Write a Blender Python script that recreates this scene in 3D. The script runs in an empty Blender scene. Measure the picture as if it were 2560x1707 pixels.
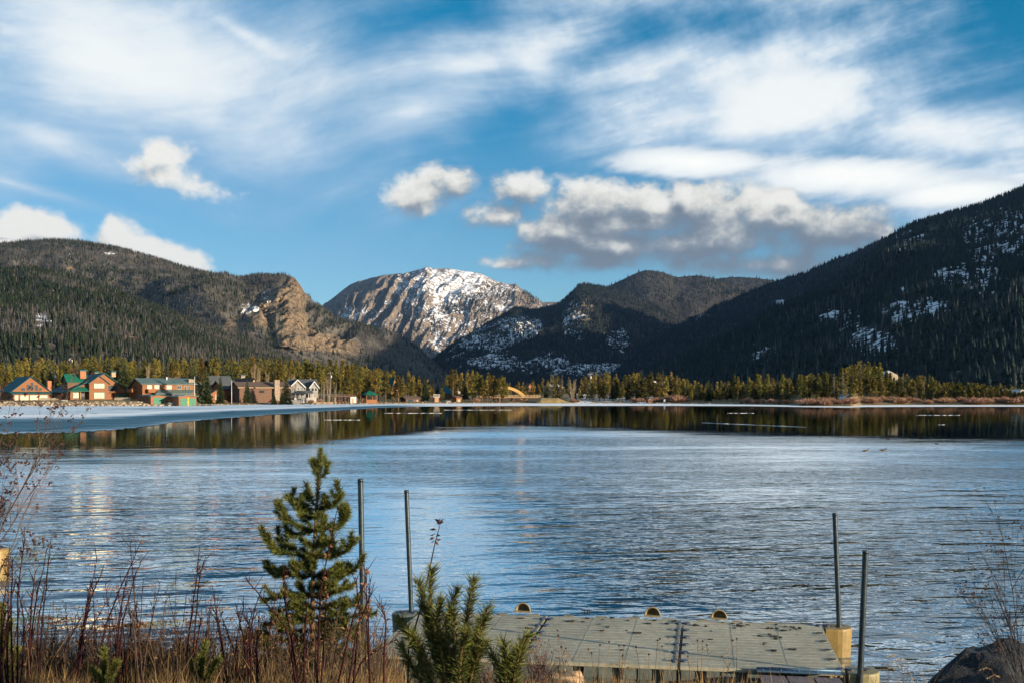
import bpy, bmesh, math, random
import numpy as np
from mathutils import Vector, Matrix, Euler
R = math.radians
random.seed(7)
rng = np.random.default_rng(11)
scene = bpy.context.scene
COL = scene.collection

# ------------------------------------------------------------------ camera
F, CX, HY, H = 2900.0, 1280.0, 982.0, 3.9      # lens in pixels of a 2560 px wide picture, horizon row, eye height (m)
cam_d = bpy.data.cameras.new('camera')
cam_d.sensor_width = 36.0
cam_d.lens = 36.0 * F / 2560.0
cam_d.shift_y = (HY - 853.5) / 2560.0
cam_d.clip_start = 0.1
cam_d.clip_end = 60000
cam = bpy.data.objects.new('camera', cam_d)
cam.location = (0, 0, H)
cam.rotation_euler = (R(90), 0, 0)
COL.objects.link(cam)
scene.camera = cam

# ------------------------------------------------------------------ light
SUN_AZ, SUN_EL = 59.0, 9.5        # degrees to the right of straight behind the camera, degrees above the horizon
SKY_STRENGTH = 0.075
CLOUD_GAIN = 0.53
sa, se = R(SUN_AZ), R(SUN_EL)
SUN_DIR = Vector((math.sin(sa) * math.cos(se), -math.cos(sa) * math.cos(se), math.sin(se)))
sun_d = bpy.data.lights.new('sun', 'SUN')
sun_d.energy = 5.0
sun_d.angle = R(0.5)
sun_d.color = (1.0, 0.82, 0.60)
sun = bpy.data.objects.new('sun', sun_d)
sun.rotation_euler = SUN_DIR.to_track_quat('Z', 'Y').to_euler()
sun.location = (40, -40, 40)
COL.objects.link(sun)

scene.view_settings.view_transform = 'Standard'
scene.view_settings.look = 'None'
scene.view_settings.gamma = 1.0
scene.view_settings.exposure = 0.92
scene.view_settings.use_curve_mapping = False
scene.cycles.use_adaptive_sampling = True
scene.cycles.adaptive_threshold = 0.02
scene.cycles.adaptive_min_samples = 10
scene.cycles.max_bounces = 5
scene.cycles.diffuse_bounces = 2
scene.cycles.glossy_bounces = 3
scene.cycles.caustics_reflective = False
scene.cycles.caustics_refractive = False

# ------------------------------------------------------------------ world: clear sky with veils of high cloud and low cumulus
class NT:
    """small helper to wire shader nodes"""
    def __init__(self, tree):
        self.t = tree
    def n(self, kind, **kw):
        nd = self.t.nodes.new(kind)
        for k, v in kw.items():
            setattr(nd, k, v)
        return nd
    def put(self, sock, val):
        if val is None: return
        if hasattr(val, 'links'):
            self.t.links.new(val, sock)
        else:
            sock.default_value = val
    def m(self, op, a, b=None, c=None, clamp=False):
        nd = self.n('ShaderNodeMath', operation=op, use_clamp=clamp)
        self.put(nd.inputs[0], a); self.put(nd.inputs[1], b); self.put(nd.inputs[2], c)
        return nd.outputs[0]
    def v(self, op, a, b=None):
        nd = self.n('ShaderNodeVectorMath', operation=op)
        self.put(nd.inputs[0], a); self.put(nd.inputs[1], b)
        return nd.outputs['Value'] if op in ('LENGTH', 'DOT_PRODUCT') else nd.outputs[0]
    def mix(self, f, a, b, mode='MIX'):
        nd = self.n('ShaderNodeMix', data_type='RGBA', blend_type=mode)
        self.put(nd.inputs[0], f); self.put(nd.inputs[6], a); self.put(nd.inputs[7], b)
        return nd.outputs[2]
    def noise(self, vec, scale, detail=4, rough=0.5, dist=0.0, color=False):
        nd = self.n('ShaderNodeTexNoise')
        self.put(nd.inputs['Vector'], vec)
        nd.inputs['Scale'].default_value = scale
        nd.inputs['Detail'].default_value = detail
        nd.inputs['Roughness'].default_value = rough
        nd.inputs['Distortion'].default_value = dist
        return nd.outputs['Color'] if color else nd.outputs[0]
    def smooth(self, x, lo, hi, a=0.0, b=1.0):
        nd = self.n('ShaderNodeMapRange', interpolation_type='SMOOTHSTEP')
        self.put(nd.inputs[0], x); self.put(nd.inputs[1], lo); self.put(nd.inputs[2], hi)
        nd.inputs[3].default_value = a; nd.inputs[4].default_value = b
        return nd.outputs[0]
    def lin(self, x, lo, hi, a=0.0, b=1.0):
        nd = self.n('ShaderNodeMapRange')
        self.put(nd.inputs[0], x); self.put(nd.inputs[1], lo); self.put(nd.inputs[2], hi)
        nd.inputs[3].default_value = a; nd.inputs[4].default_value = b
        return nd.outputs[0]
    def comb(self, x, y, z=0.0):
        nd = self.n('ShaderNodeCombineXYZ')
        self.put(nd.inputs[0], x); self.put(nd.inputs[1], y); self.put(nd.inputs[2], z)
        return nd.outputs[0]
    def sep(self, v):
        nd = self.n('ShaderNodeSeparateXYZ'); self.put(nd.inputs[0], v)
        return nd.outputs
    def ramp(self, f, stops, interp='LINEAR'):
        nd = self.n('ShaderNodeValToRGB')
        nd.color_ramp.interpolation = interp
        els = nd.color_ramp.elements
        while len(els) < len(stops): els.new(0.5)
        for e, (p, c) in zip(els, stops):
            e.position = p; e.color = tuple(c) + (1,) if len(c) == 3 else c
        self.put(nd.inputs[0], f)
        return nd.outputs[0]

def sky_st(t, d):
    """azimuth / elevation of a direction, in units of 1/2.9 rad (0,0 = straight ahead on the horizon)"""
    x, y, z = t.sep(d)
    s = t.m('MULTIPLY', t.m('ARCTAN2', x, y), 2.9)
    hyp = t.m('SQRT', t.m('ADD', t.m('MULTIPLY', x, x), t.m('MULTIPLY', y, y)))
    e = t.m('MULTIPLY', t.m('ARCTAN2', z, hyp), 2.9)
    return s, e

def blobs(t, st, lst, k=0.25):
    """union of soft ellipses (cx, cy, rx, ry, rot, gain)"""
    acc = None
    for cx, cy, rx, ry, rot, g in lst:
        p = t.v('SUBTRACT', st, (cx, cy, 0))
        if rot:
            nd = t.n('ShaderNodeVectorRotate', rotation_type='Z_AXIS')
            t.put(nd.inputs['Vector'], p); nd.inputs['Angle'].default_value = -R(rot)
            p = nd.outputs[0]
        l = t.v('LENGTH', t.v('MULTIPLY', p, (1 / rx, 1 / ry, 0)))
        d = t.m('MULTIPLY', t.m('SUBTRACT', 1.0, l), g)
        if acc is None: acc = d
        else:
            nd = t.n('ShaderNodeMath', operation='SMOOTH_MAX')
            t.put(nd.inputs[0], acc); t.put(nd.inputs[1], d); nd.inputs[2].default_value = k
            acc = nd.outputs[0]
    return acc

def P(px, py):
    u = math.atan((px - CX) / F)
    return u * 2.9, math.atan((HY - py) / F * math.cos(u)) * 2.9

def bl(px, py, rx, ry, rot=0, g=1.0):
    s, e = P(px, py)
    return (s, e, rx / 1000.0, ry / 1000.0, rot, g)

def cumulus_group():
    g = bpy.data.node_groups.new('cumulus', 'ShaderNodeTree')
    g.interface.new_socket('Dir', in_out='INPUT', socket_type='NodeSocketVector')
    g.interface.new_socket('Density', in_out='OUTPUT', socket_type='NodeSocketFloat')
    t = NT(g)
    d = t.n('NodeGroupInput').outputs[0]
    s, e = sky_st(t, d)
    st = t.comb(s, e, 0.0)
    lst = [bl(95, 573, 125, 52), bl(15, 590, 90, 40), bl(285, 592, 62, 58, 0, 1.0), bl(350, 615, 110, 50, -20), bl(440, 650, 90, 42, -20),
           bl(385, 405, 90, 40, 20, .75), bl(430, 445, 130, 42, -12, .65),
           bl(1045, 490, 95, 52, 22), bl(1140, 460, 60, 32, 0, .7), bl(1305, 472, 88, 46, 0, .85), bl(1240, 545, 80, 46, 10, .85),
           bl(1480, 515, 135, 66, 0), bl(1620, 520, 130, 52, 0), bl(1715, 520, 95, 62), bl(1712, 490, 42, 40),
           bl(1390, 585, 120, 55), bl(1560, 615, 240, 68), bl(1800, 600, 260, 85), bl(1940, 545, 130, 80), bl(1965, 500, 50, 40),
           bl(2080, 590, 190, 70), bl(1720, 610, 470, 80), bl(1600, 560, 260, 60), bl(1500, 655, 210, 30, 0, .8), bl(1900, 660, 260, 50), bl(1260, 660, 100, 26, 0, .7)]
    base = t.m('ADD', t.m('MULTIPLY', blobs(t, st, lst, 0.2), 0.8), 0.08)
    # the same kind of cloud goes on all round the horizon outside the view
    far = t.smooth(t.m('ABSOLUTE', s), 1.35, 1.7)
    gen = t.m('SUBTRACT', t.m('MULTIPLY', t.m('SUBTRACT', t.noise(d, 3.2, 1, 0.5), 0.5), 5.0), t.m('MULTIPLY', t.m('ABSOLUTE', t.m('SUBTRACT', e, 0.35)), 2.6))
    base = t.m('MAXIMUM', base, t.m('SUBTRACT', t.m('MULTIPLY', t.m('ADD', gen, 3.0), far), 3.0))
    sq = t.v('MULTIPLY', d, (1, 1, 1.25))
    n = t.m('SUBTRACT', t.noise(sq, 19, 7, 0.62), 0.5)
    n2 = t.m('SUBTRACT', t.noise(sq, 7, 1, 0.5), 0.5)
    dens = t.m('ADD', base, t.m('ADD', t.m('MULTIPLY', n, 2.0), t.m('MULTIPLY', n2, 0.8)))
    o = t.n('NodeGroupOutput')
    t.put(o.inputs[0], dens)
    return g

def build_world():
    w = bpy.data.worlds.new('World')
    scene.world = w
    w.use_nodes = True
    w.cycles.sampling_method = 'MANUAL'; w.cycles.sample_map_resolution = 256
    t = NT(w.node_tree)
    w.node_tree.nodes.clear()
    d = t.n('ShaderNodeTexCoord').outputs['Generated']
    sky = t.n('ShaderNodeTexSky', sky_type='NISHITA')
    sky.sun_disc = False
    sky.sun_elevation = se
    sky.sun_rotation = math.atan2(SUN_DIR.x, SUN_DIR.y)
    sky.altitude = 2500
    sky.air_density = 1.0
    sky.dust_density = 0.0
    sky.ozone_density = 3.0
    K = CLOUD_GAIN / SKY_STRENGTH
    hs = t.n('ShaderNodeHueSaturation')
    hs.inputs['Saturation'].default_value = 2.6
    hs.inputs['Value'].default_value = 1.05
    hs.inputs['Hue'].default_value = 0.48
    t.put(hs.inputs['Color'], sky.outputs[0])
    s, e = sky_st(t, d)
    hz = t.n('ShaderNodeHueSaturation'); hz.inputs['Saturation'].default_value = 1.1; hz.inputs['Hue'].default_value = 0.487
    t.put(hz.inputs['Color'], sky.outputs[0])
    col = t.mix(t.smooth(e, 0.3, 0.9), hz.outputs[0], hs.outputs[0])
    # --- high veil
    warp = t.v('SCALE', t.v('SUBTRACT', t.noise(d, 2.2, 1, 0.5, 0, True), (0.5, 0.5, 0.5)))
    warp.node.inputs['Scale'].default_value = 0.22
    dw = t.v('ADD', d, warp)
    st = t.comb(s, e, 0.0)
    veil = [bl(300, 150, 620, 330, -12, 1.15), bl(560, 330, 560, 170, -14, .8), bl(150, 380, 520, 90, -16, .8), bl(640, 90, 190, 45, -30, .8), bl(60, 500, 240, 24, -12, .5),
            bl(1000, 300, 420, 120, 28, .75), bl(1150, 170, 330, 80, 12, .8), bl(1290, 160, 170, 110, 20, .75),
            bl(1900, 270, 640, 195, 4, 1.3), bl(2050, 130, 380, 85, 8, .85), bl(1600, 170, 330, 95, 18, .8), bl(2380, 330, 420, 100, -4, 1.0),
            bl(1950, 445, 520, 80, -5, .9), bl(2300, 480, 420, 70, 0, .9),
            bl(400, -250, 700, 250, 0, .9), bl(2000, -260, 800, 330, 4, 1.15), bl(2700, 500, 500, 200, 0, .9), bl(-200, 250, 500, 300, 0, .9)]
    vfar = t.smooth(t.m('ADD', t.m('ABSOLUTE', s), t.m('MAXIMUM', t.m('SUBTRACT', e, 0.9), 0.0)), 1.35, 1.9)
    vgen = t.m('MULTIPLY', t.m('SUBTRACT', t.noise(dw, 1.6, 1, 0.5), 0.42), 3.5)
    vb = t.n('ShaderNodeMix', data_type='FLOAT'); t.put(vb.inputs[0], vfar); 
    vb_in = blobs(t, t.comb(t.m('ADD', s, t.m('MULTIPLY', t.sep(warp)[0], 1.5)), t.m('ADD', e, t.m('MULTIPLY', t.sep(warp)[2], 0.9)), 0.0), veil, 0.3)
    t.put(vb.inputs[2], vb_in); t.put(vb.inputs[3], vgen)
    vb = vb.outputs[0]
    # wispy noise combed along a slanting wind direction
    rot = t.n('ShaderNodeVectorRotate', rotation_type='Y_AXIS'); t.put(rot.inputs['Vector'], dw); rot.inputs['Angle'].default_value = R(14)
    comb = t.v('MULTIPLY', rot.outputs[0], (1.0, 1.0, 2.3))
    w1 = t.m('SUBTRACT', t.noise(comb, 5.0, 6, 0.58), 0.5)
    w2 = t.m('SUBTRACT', t.noise(dw, 20.0, 4, 0.62), 0.5)
    w3 = t.m('SUBTRACT', t.noise(comb, 2.3, 1, 0.5), 0.5)
    fib = t.v('MULTIPLY', rot.outputs[0], (1.0, 1.0, 6.0))
    w4 = t.m('SUBTRACT', t.noise(fib, 8.0, 6, 0.66), 0.5)
    vb = t.m('ADD', vb, t.m('MULTIPLY', w4, t.smooth(s, -0.7, 0.3, 0.4, 0.85)))
    vd = t.m('ADD', vb, t.m('ADD', t.m('ADD', t.m('MULTIPLY', w1, 1.15), t.m('MULTIPLY', w2, t.smooth(s, -0.4, 0.1, 0.25, 0.75))), t.m('MULTIPLY', w3, 0.7)))
    va = t.m('ADD', t.m('MULTIPLY', t.smooth(vd, -0.2, 0.8), 0.92), t.m('MULTIPLY', t.m('MULTIPLY', t.smooth(w3, -0.2, 0.15), t.smooth(e, 0.8, 0.3)), 0.14))
    vcol = t.ramp(t.smooth(t.m('ADD', vd, t.m('MULTIPLY', w1, 1.0)), 0.0, 1.25), [(0.0, (.40, .58, .78)), (.45, (.58, .72, .86)), (.75, (.82, .89, .94)), (1.0, (1.0, 1.02, 1.0))])
    # --- lens-shaped bright bank with a crisp upper edge
    lens = blobs(t, t.comb(t.m('ADD', s, t.m('MULTIPLY', t.sep(warp)[0], 0.5)), t.m('ADD', e, t.m('MULTIPLY', w1, 0.05)), 0.0),
                 [bl(1720, 410, 300, 48, -4), bl(2120, 445, 420, 66, -5), bl(2380, 480, 240, 42, 0)], 0.1)
    ln = t.m('ADD', lens, t.m('ADD', t.m('MULTIPLY', w1, 0.6), t.m('ADD', t.m('MULTIPLY', w2, 0.35), t.m('MULTIPLY', w4, 0.75))))
    la = t.smooth(ln, 0.05, 0.42)
    lcol = t.ramp(t.smooth(ln, 0.1, 0.9), [(0.0, (.60, .70, .80)), (.5, (.88, .93, .95)), (1.0, (1.05, 1.06, 1.02))])
    # --- cumulus with lit tops and grey bases
    cg = cumulus_group()
    def cum(off):
        nd = t.n('ShaderNodeGroup'); nd.node_tree = cg
        t.put(nd.inputs[0], t.v('ADD', d, off) if off else d)
        return nd.outputs[0]
    c0 = cum(None)
    cl = lambda x: t.m('MINIMUM', t.m('MAXIMUM', x, -0.1), 1.15)
    k0 = cl(c0); c1 = cl(cum((0.005, 0.0, 0.012)))
    lit = t.m('MULTIPLY', t.m('SUBTRACT', k0, c1), 1.35)
    lit = t.m('ADD', lit, t.m('MULTIPLY', t.m('SUBTRACT', t.noise(d, 13, 4, 0.62), 0.5), 1.5))
    lit = t.m('ADD', lit, t.m('MULTIPLY', t.smooth(c0, 1.1, 0.3), 0.12))
    # the low clouds to the left are thin and fully lit, those to the right thick with dark bases
    lit = t.m('ADD', lit, t.smooth(s, 0.1, -0.5, -0.27, 0.42))
    lit = t.m('ADD', lit, t.m('MULTIPLY', t.m('MULTIPLY', t.m('SUBTRACT', e, 0.455), 3.2), t.smooth(s, -0.1, 0.2)))
    ca = t.m('MULTIPLY', t.smooth(c0, -0.08, t.lin(lit, -0.3, 0.5, 0.62, 0.40)), 0.97)
    ccol = t.ramp(t.smooth(lit, -0.62, 0.85), [(0.0, (.19, .23, .28)), (.28, (.32, .355, .39)), (.5, (.51, .53, .53)), (.75, (.74, .73, .68)), (1.0, (.94, .92, .86))])
    out = t.mix(va, col, t.v('SCALE', vcol)); out.node.inputs[7].links[0].from_node.inputs['Scale'].default_value = K
    b = t.v('SCALE', lcol); b.node.inputs['Scale'].default_value = K
    out = t.mix(la, out, b)
    b = t.v('SCALE', ccol); b.node.inputs['Scale'].default_value = K
    out = t.mix(ca, out, b)
    bg = t.n('ShaderNodeBackground')
    t.put(bg.inputs[0], out); bg.inputs[1].default_value = SKY_STRENGTH
    wo = t.n('ShaderNodeOutputWorld')
    t.t.links.new(bg.outputs[0], wo.inputs[0])
build_world()

# ------------------------------------------------------------------ helpers
def tag(o, label=None, cat=None, group=None, kind=None):
    if label: o['label'] = label
    if cat: o['category'] = cat
    if group: o['group'] = group
    if kind: o['kind'] = kind
    return o

def empty(name, loc, rz=0.0, label=None, cat=None, group=None):
    o = bpy.data.objects.new(name, None)
    o.empty_display_size = 0.2
    o.location = loc; o.rotation_euler = (0, 0, rz)
    COL.objects.link(o)
    return tag(o, label, cat, group)

def mesh_np(name, verts, faces, mat=None, parent=None, smooth=False, tint=None, attrs=None, loc=None):
    """verts (n,3) array, faces (m,3|4) array"""
    me = bpy.data.meshes.new(name)
    verts = np.asarray(verts, dtype=np.float32); faces = np.asarray(faces, dtype=np.int32)
    n, k = faces.shape
    me.vertices.add(len(verts)); me.vertices.foreach_set('co', verts.ravel())
    me.loops.add(n * k); me.loops.foreach_set('vertex_index', faces.ravel())
    me.polygons.add(n)
    me.polygons.foreach_set('loop_start', np.arange(0, n * k, k, dtype=np.int32))
    me.polygons.foreach_set('loop_total', np.full(n, k, dtype=np.int32))
    if smooth: me.polygons.foreach_set('use_smooth', np.ones(n, dtype=bool))
    if tint is not None:
        a = me.attributes.new('tint', 'FLOAT_COLOR', 'POINT')
        a.data.foreach_set('color', np.c_[tint, np.ones(len(tint))].astype(np.float32).ravel())
    for k2, v in (attrs or {}).items():
        a = me.attributes.new(k2, 'FLOAT', 'POINT'); a.data.foreach_set('value', np.asarray(v, dtype=np.float32).ravel())
    me.update(); me.validate()
    if mat: me.materials.append(mat)
    o = bpy.data.objects.new(name, me)
    COL.objects.link(o)
    if parent: o.parent = parent
    if loc: o.location = loc
    return o

class MB:
    """collects simple solids and links them as one mesh object"""
    def __init__(self): self.v = []; self.f = []
    def add(self, vs, fs):
        b = len(self.v); self.v += [tuple(p) for p in vs]; self.f += [tuple(i + b for i in f) for f in fs]; return self
    def box(self, x0, x1, y0, y1, z0, z1):
        vs = [(x, y, z) for z in (z0, z1) for y in (y0, y1) for x in (x0, x1)]
        return self.add(vs, [(0, 2, 3, 1), (4, 5, 7, 6), (0, 1, 5, 4), (2, 6, 7, 3), (0, 4, 6, 2), (1, 3, 7, 5)])
    def prism(self, pts, a, b, axis='y'):
        """polygon pts in the plane across an axis, extruded from a to b along it"""
        n = len(pts)
        if axis == 'y': vs = [(p, a, q) for p, q in pts] + [(p, b, q) for p, q in pts]
        elif axis == 'x': vs = [(a, p, q) for p, q in pts] + [(b, p, q) for p, q in pts]
        else: vs = [(p, q, a) for p, q in pts] + [(p, q, b) for p, q in pts]
        fs = [tuple(range(n))[::-1], tuple(range(n, 2 * n))] + [(i, (i + 1) % n, n + (i + 1) % n, n + i) for i in range(n)]
        return self.add(vs, fs)
    def slab(self, a, b, c, d, th):
        """four corners of the top face, thickened downwards"""
        vs = [a, b, c, d] + [(p[0], p[1], p[2] - th) for p in (a, b, c, d)]
        return self.add(vs, [(0, 1, 2, 3), (7, 6, 5, 4), (0, 4, 5, 1), (1, 5, 6, 2), (2, 6, 7, 3), (3, 7, 4, 0)])
    def tube(self, pts, rads, n=6, cap=True):
        pts = [Vector(p) for p in pts]
        if not hasattr(rads, '__len__'): rads = [rads] * len(pts)
        vs = []; fs = []
        for i, p in enumerate(pts):
            d = (pts[min(i + 1, len(pts) - 1)] - pts[max(i - 1, 0)]).normalized()
            a = d.orthogonal().normalized() if abs(d.z) < 0.95 else Vector((1, 0, 0))
            a = (a - d * a.dot(d)).normalized(); b = d.cross(a)
            for k in range(n):
                t = 2 * math.pi * k / n
                vs.append(p + (a * math.cos(t) + b * math.sin(t)) * rads[i])
        for i in range(len(pts) - 1):
            for k in range(n):
                fs.append((i * n + k, i * n + (k + 1) % n, (i + 1) * n + (k + 1) % n, (i + 1) * n + k))
        if cap:
            fs.append(tuple(range(n))[::-1]); fs.append(tuple((len(pts) - 1) * n + k for k in range(n)))
        return self.add(vs, fs)
    def build(self, name, mat, parent=None, smooth=False, bevel=0.0):
        me = bpy.data.meshes.new(name)
        me.from_pydata(self.v, [], self.f)
        bm = bmesh.new(); bm.from_mesh(me)
        bmesh.ops.recalc_face_normals(bm, faces=bm.faces)
        if bevel: bmesh.ops.bevel(bm, geom=bm.edges[:], offset=bevel, segments=2, affect='EDGES')
        bm.to_mesh(me); bm.free()
        if smooth: me.polygons.foreach_set('use_smooth', np.ones(len(me.polygons), dtype=bool))
        me.update()
        if mat: me.materials.append(mat)
        o = bpy.data.objects.new(name, me)
        COL.objects.link(o)
        if parent: o.parent = parent
        return o

def copy_tree(o, parent=None):
    c = o.copy(); COL.objects.link(c); c.parent = parent
    for ch in list(o.children): copy_tree(ch, c)
    return c

def W(px, py, Y):
    return Vector(((px - CX) / F * Y, Y, H + (HY - py) / F * Y))

# --- numpy gradient noise
_perm = np.random.default_rng(3).permutation(512)
_perm = np.r_[_perm, _perm]
_ang = np.random.default_rng(4).random(512) * 2 * np.pi
_gx, _gy = np.cos(_ang), np.sin(_ang)
def perlin(x, y):
    xi = np.floor(x).astype(int); yi = np.floor(y).astype(int)
    xf = x - xi; yf = y - yi
    u = xf ** 3 * (xf * (xf * 6 - 15) + 10); v = yf ** 3 * (yf * (yf * 6 - 15) + 10)
    def g(i, j, dx, dy):
        h = _perm[(_perm[(xi + i) & 511] + yi + j) & 511]
        return _gx[h] * dx + _gy[h] * dy
    a = g(0, 0, xf, yf); b = g(1, 0, xf - 1, yf); c = g(0, 1, xf, yf - 1); d = g(1, 1, xf - 1, yf - 1)
    return (a + u * (b - a)) * (1 - v) + (c + u * (d - c)) * v
def fbm(x, y, oct=5, gain=0.5, ridged=False):
    s = 0; a = 1.0; t = 0
    for i in range(oct):
        n = perlin(x * 2 ** i + 17.3 * i, y * 2 ** i - 9.1 * i)
        s = s + a * ((1 - 2 * np.abs(n) * 1.4) if ridged else n * 1.5); t += a; a *= gain
    return s / t
def sstep(x, a, b):
    t = np.clip((x - a) / (b - a), 0, 1); return t * t * (3 - 2 * t)
def ell(sx, sy, cx, cy, rx, ry):
    return np.clip(1.3 - ((sx - cx) / rx) ** 2 - ((sy - cy) / ry) ** 2, 0, 1)

# ------------------------------------------------------------------ materials
_mats = {}
def pm(name, c1, c2=None, scale=3.0, rough=0.7, bump=0.0, bump_scale=None, metal=0.0, stretch=(1, 1, 1), spec=0.3, rnd=0.0, detail=4, coord='Object', lo=0.35, hi=0.65):
    """procedural material: two colours mixed by noise, optional relief and per-object variation"""
    if name in _mats: return _mats[name]
    m = bpy.data.materials.new(name); m.use_nodes = True
    t = NT(m.node_tree); bs = m.node_tree.nodes['Principled BSDF']
    co = t.n('ShaderNodeTexCoord').outputs[coord]
    co = t.v('MULTIPLY', co, stretch)
    c2 = c2 or tuple(v * 0.72 for v in c1)
    f = t.smooth(t.noise(co, scale, detail, 0.6, 0.2), lo, hi)
    col = t.mix(f, c1 + (1,), c2 + (1,))
    fine = t.noise(co, scale * 9, 3, 0.6)
    col = t.mix(1.0, col, t.ramp(fine, [(0.3, (.78, .78, .78)), (0.7, (1.15, 1.15, 1.15))]), 'MULTIPLY')
    if rnd:
        r = t.n('ShaderNodeObjectInfo').outputs['Random']
        hs = t.n('ShaderNodeHueSaturation')
        t.put(hs.inputs['Color'], col)
        t.put(hs.inputs['Value'], t.lin(r, 0, 1, 1 - rnd, 1 + rnd))
        t.put(hs.inputs['Hue'], t.lin(t.m('FRACT', t.m('MULTIPLY', r, 7.3)), 0, 1, 0.5 - rnd * .05, 0.5 + rnd * .05))
        col = hs.outputs[0]
    t.put(bs.inputs['Base Color'], col)
    bs.inputs['Roughness'].default_value = rough
    bs.inputs['Metallic'].default_value = metal
    bs.inputs['Specular IOR Level'].default_value = spec
    if bump:
        b = t.n('ShaderNodeBump'); b.inputs['Strength'].default_value = 1.0; b.inputs['Distance'].default_value = bump
        t.put(b.inputs['Height'], t.noise(co, bump_scale or scale * 4, 5, 0.6))
        t.put(bs.inputs['Normal'], b.outputs[0])
    _mats[name] = m
    return m

def tint_mat(name, rough=0.8, rnd=0.0, var=0.35, scale=2.0):
    if name in _mats: return _mats[name]
    m = bpy.data.materials.new(name); m.use_nodes = True
    t = NT(m.node_tree); bs = m.node_tree.nodes['Principled BSDF']
    a = t.n('ShaderNodeAttribute', attribute_name='tint').outputs['Color']
    f = t.noise(t.n('ShaderNodeTexCoord').outputs['Object'], scale, 3, 0.6)
    col = t.mix(1.0, a, t.ramp(f, [(0.25, (1 - var,) * 3), (0.75, (1 + var,) * 3)]), 'MULTIPLY')
    if rnd:
        r = t.n('ShaderNodeObjectInfo').outputs['Random']
        hs = t.n('ShaderNodeHueSaturation'); t.put(hs.inputs['Color'], col)
        t.put(hs.inputs['Value'], t.lin(r, 0, 1, 1 - rnd, 1 + rnd))
        t.put(hs.inputs['Hue'], t.lin(t.m('FRACT', t.m('MULTIPLY', r, 7.3)), 0, 1, 0.5 - rnd * .06, 0.5 + rnd * .05))
        col = hs.outputs[0]
    t.put(bs.inputs['Base Color'], col)
    bs.inputs['Roughness'].default_value = rough
    bs.inputs['Specular IOR Level'].default_value = 0.15
    _mats[name] = m
    return m
# ------------------------------------------------------------------ mountains
def mountain_mat(name, unit, soil, soil2, rock, rock2, rough_bump, snow_lo=0.45, snow_hi=0.6, streak=1.0):
    m = bpy.data.materials.new(name); m.use_nodes = True
    t = NT(m.node_tree); bs = m.node_tree.nodes['Principled BSDF']
    co = t.n('ShaderNodeTexCoord').outputs['Object']
    at = lambda n: t.n('ShaderNodeAttribute', attribute_name=n).outputs['Fac']
    n1 = t.noise(co, 1 / unit, 6, 0.62, 0.4)
    n2 = t.noise(co, 3.7 / unit, 5, 0.6, 0.3)
    n3 = t.noise(t.v('MULTIPLY', co, (1, 1, streak)), 8 / unit, 4, 0.6)
    sc = t.mix(t.smooth(n1, .35, .65), soil + (1,), soil2 + (1,))
    rc = t.mix(t.smooth(n2, .38, .62), rock + (1,), rock2 + (1,))
    rc = t.mix(1.0, rc, t.ramp(n3, [(.3, (.62, .6, .58)), (.7, (1.2, 1.2, 1.2))]), 'MULTIPLY')
    rf = t.smooth(t.m('ADD', at('rock'), t.m('MULTIPLY', t.m('SUBTRACT', n2, .5), 1.1)), .35, .6)
    c = t.mix(rf, sc, rc)
    sf = t.smooth(t.m('ADD', at('snow'), t.m('ADD', t.m('MULTIPLY', t.m('SUBTRACT', n2, .5), 1.2), t.m('MULTIPLY', t.m('SUBTRACT', n3, .5), 0.9))), snow_lo, snow_hi)
    c = t.mix(sf, c, (.80, .82, .86, 1))
    t.put(bs.inputs['Base Color'], c)
    bs.inputs['Roughness'].default_value = 0.9
    bs.inputs['Specular IOR Level'].default_value = 0.1
    b = t.n('ShaderNodeBump'); b.inputs['Distance'].default_value = rough_bump
    hgt = t.m('ADD', t.m('MULTIPLY', n2, 1.0), t.m('MULTIPLY', n3, 0.4))
    t.put(b.inputs['Height'], hgt)
    t.put(b.inputs['Strength'], t.m('MULTIPLY', t.m('ADD', t.m('MULTIPLY', rf, .8), .2), t.m('SUBTRACT', 1.0, t.m('MULTIPLY', sf, .55))))
    t.put(bs.inputs['Normal'], b.outputs[0])
    return m

def lerp_pts(px, pts):
    p = np.array(pts, dtype=float)
    return np.interp(px, p[:, 0], p[:, 1])

def smooth_pts(px, pts, w=10):
    k = np.linspace(-w, w, 5)
    return sum(lerp_pts(px + d, pts) for d in k) / 5

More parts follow.
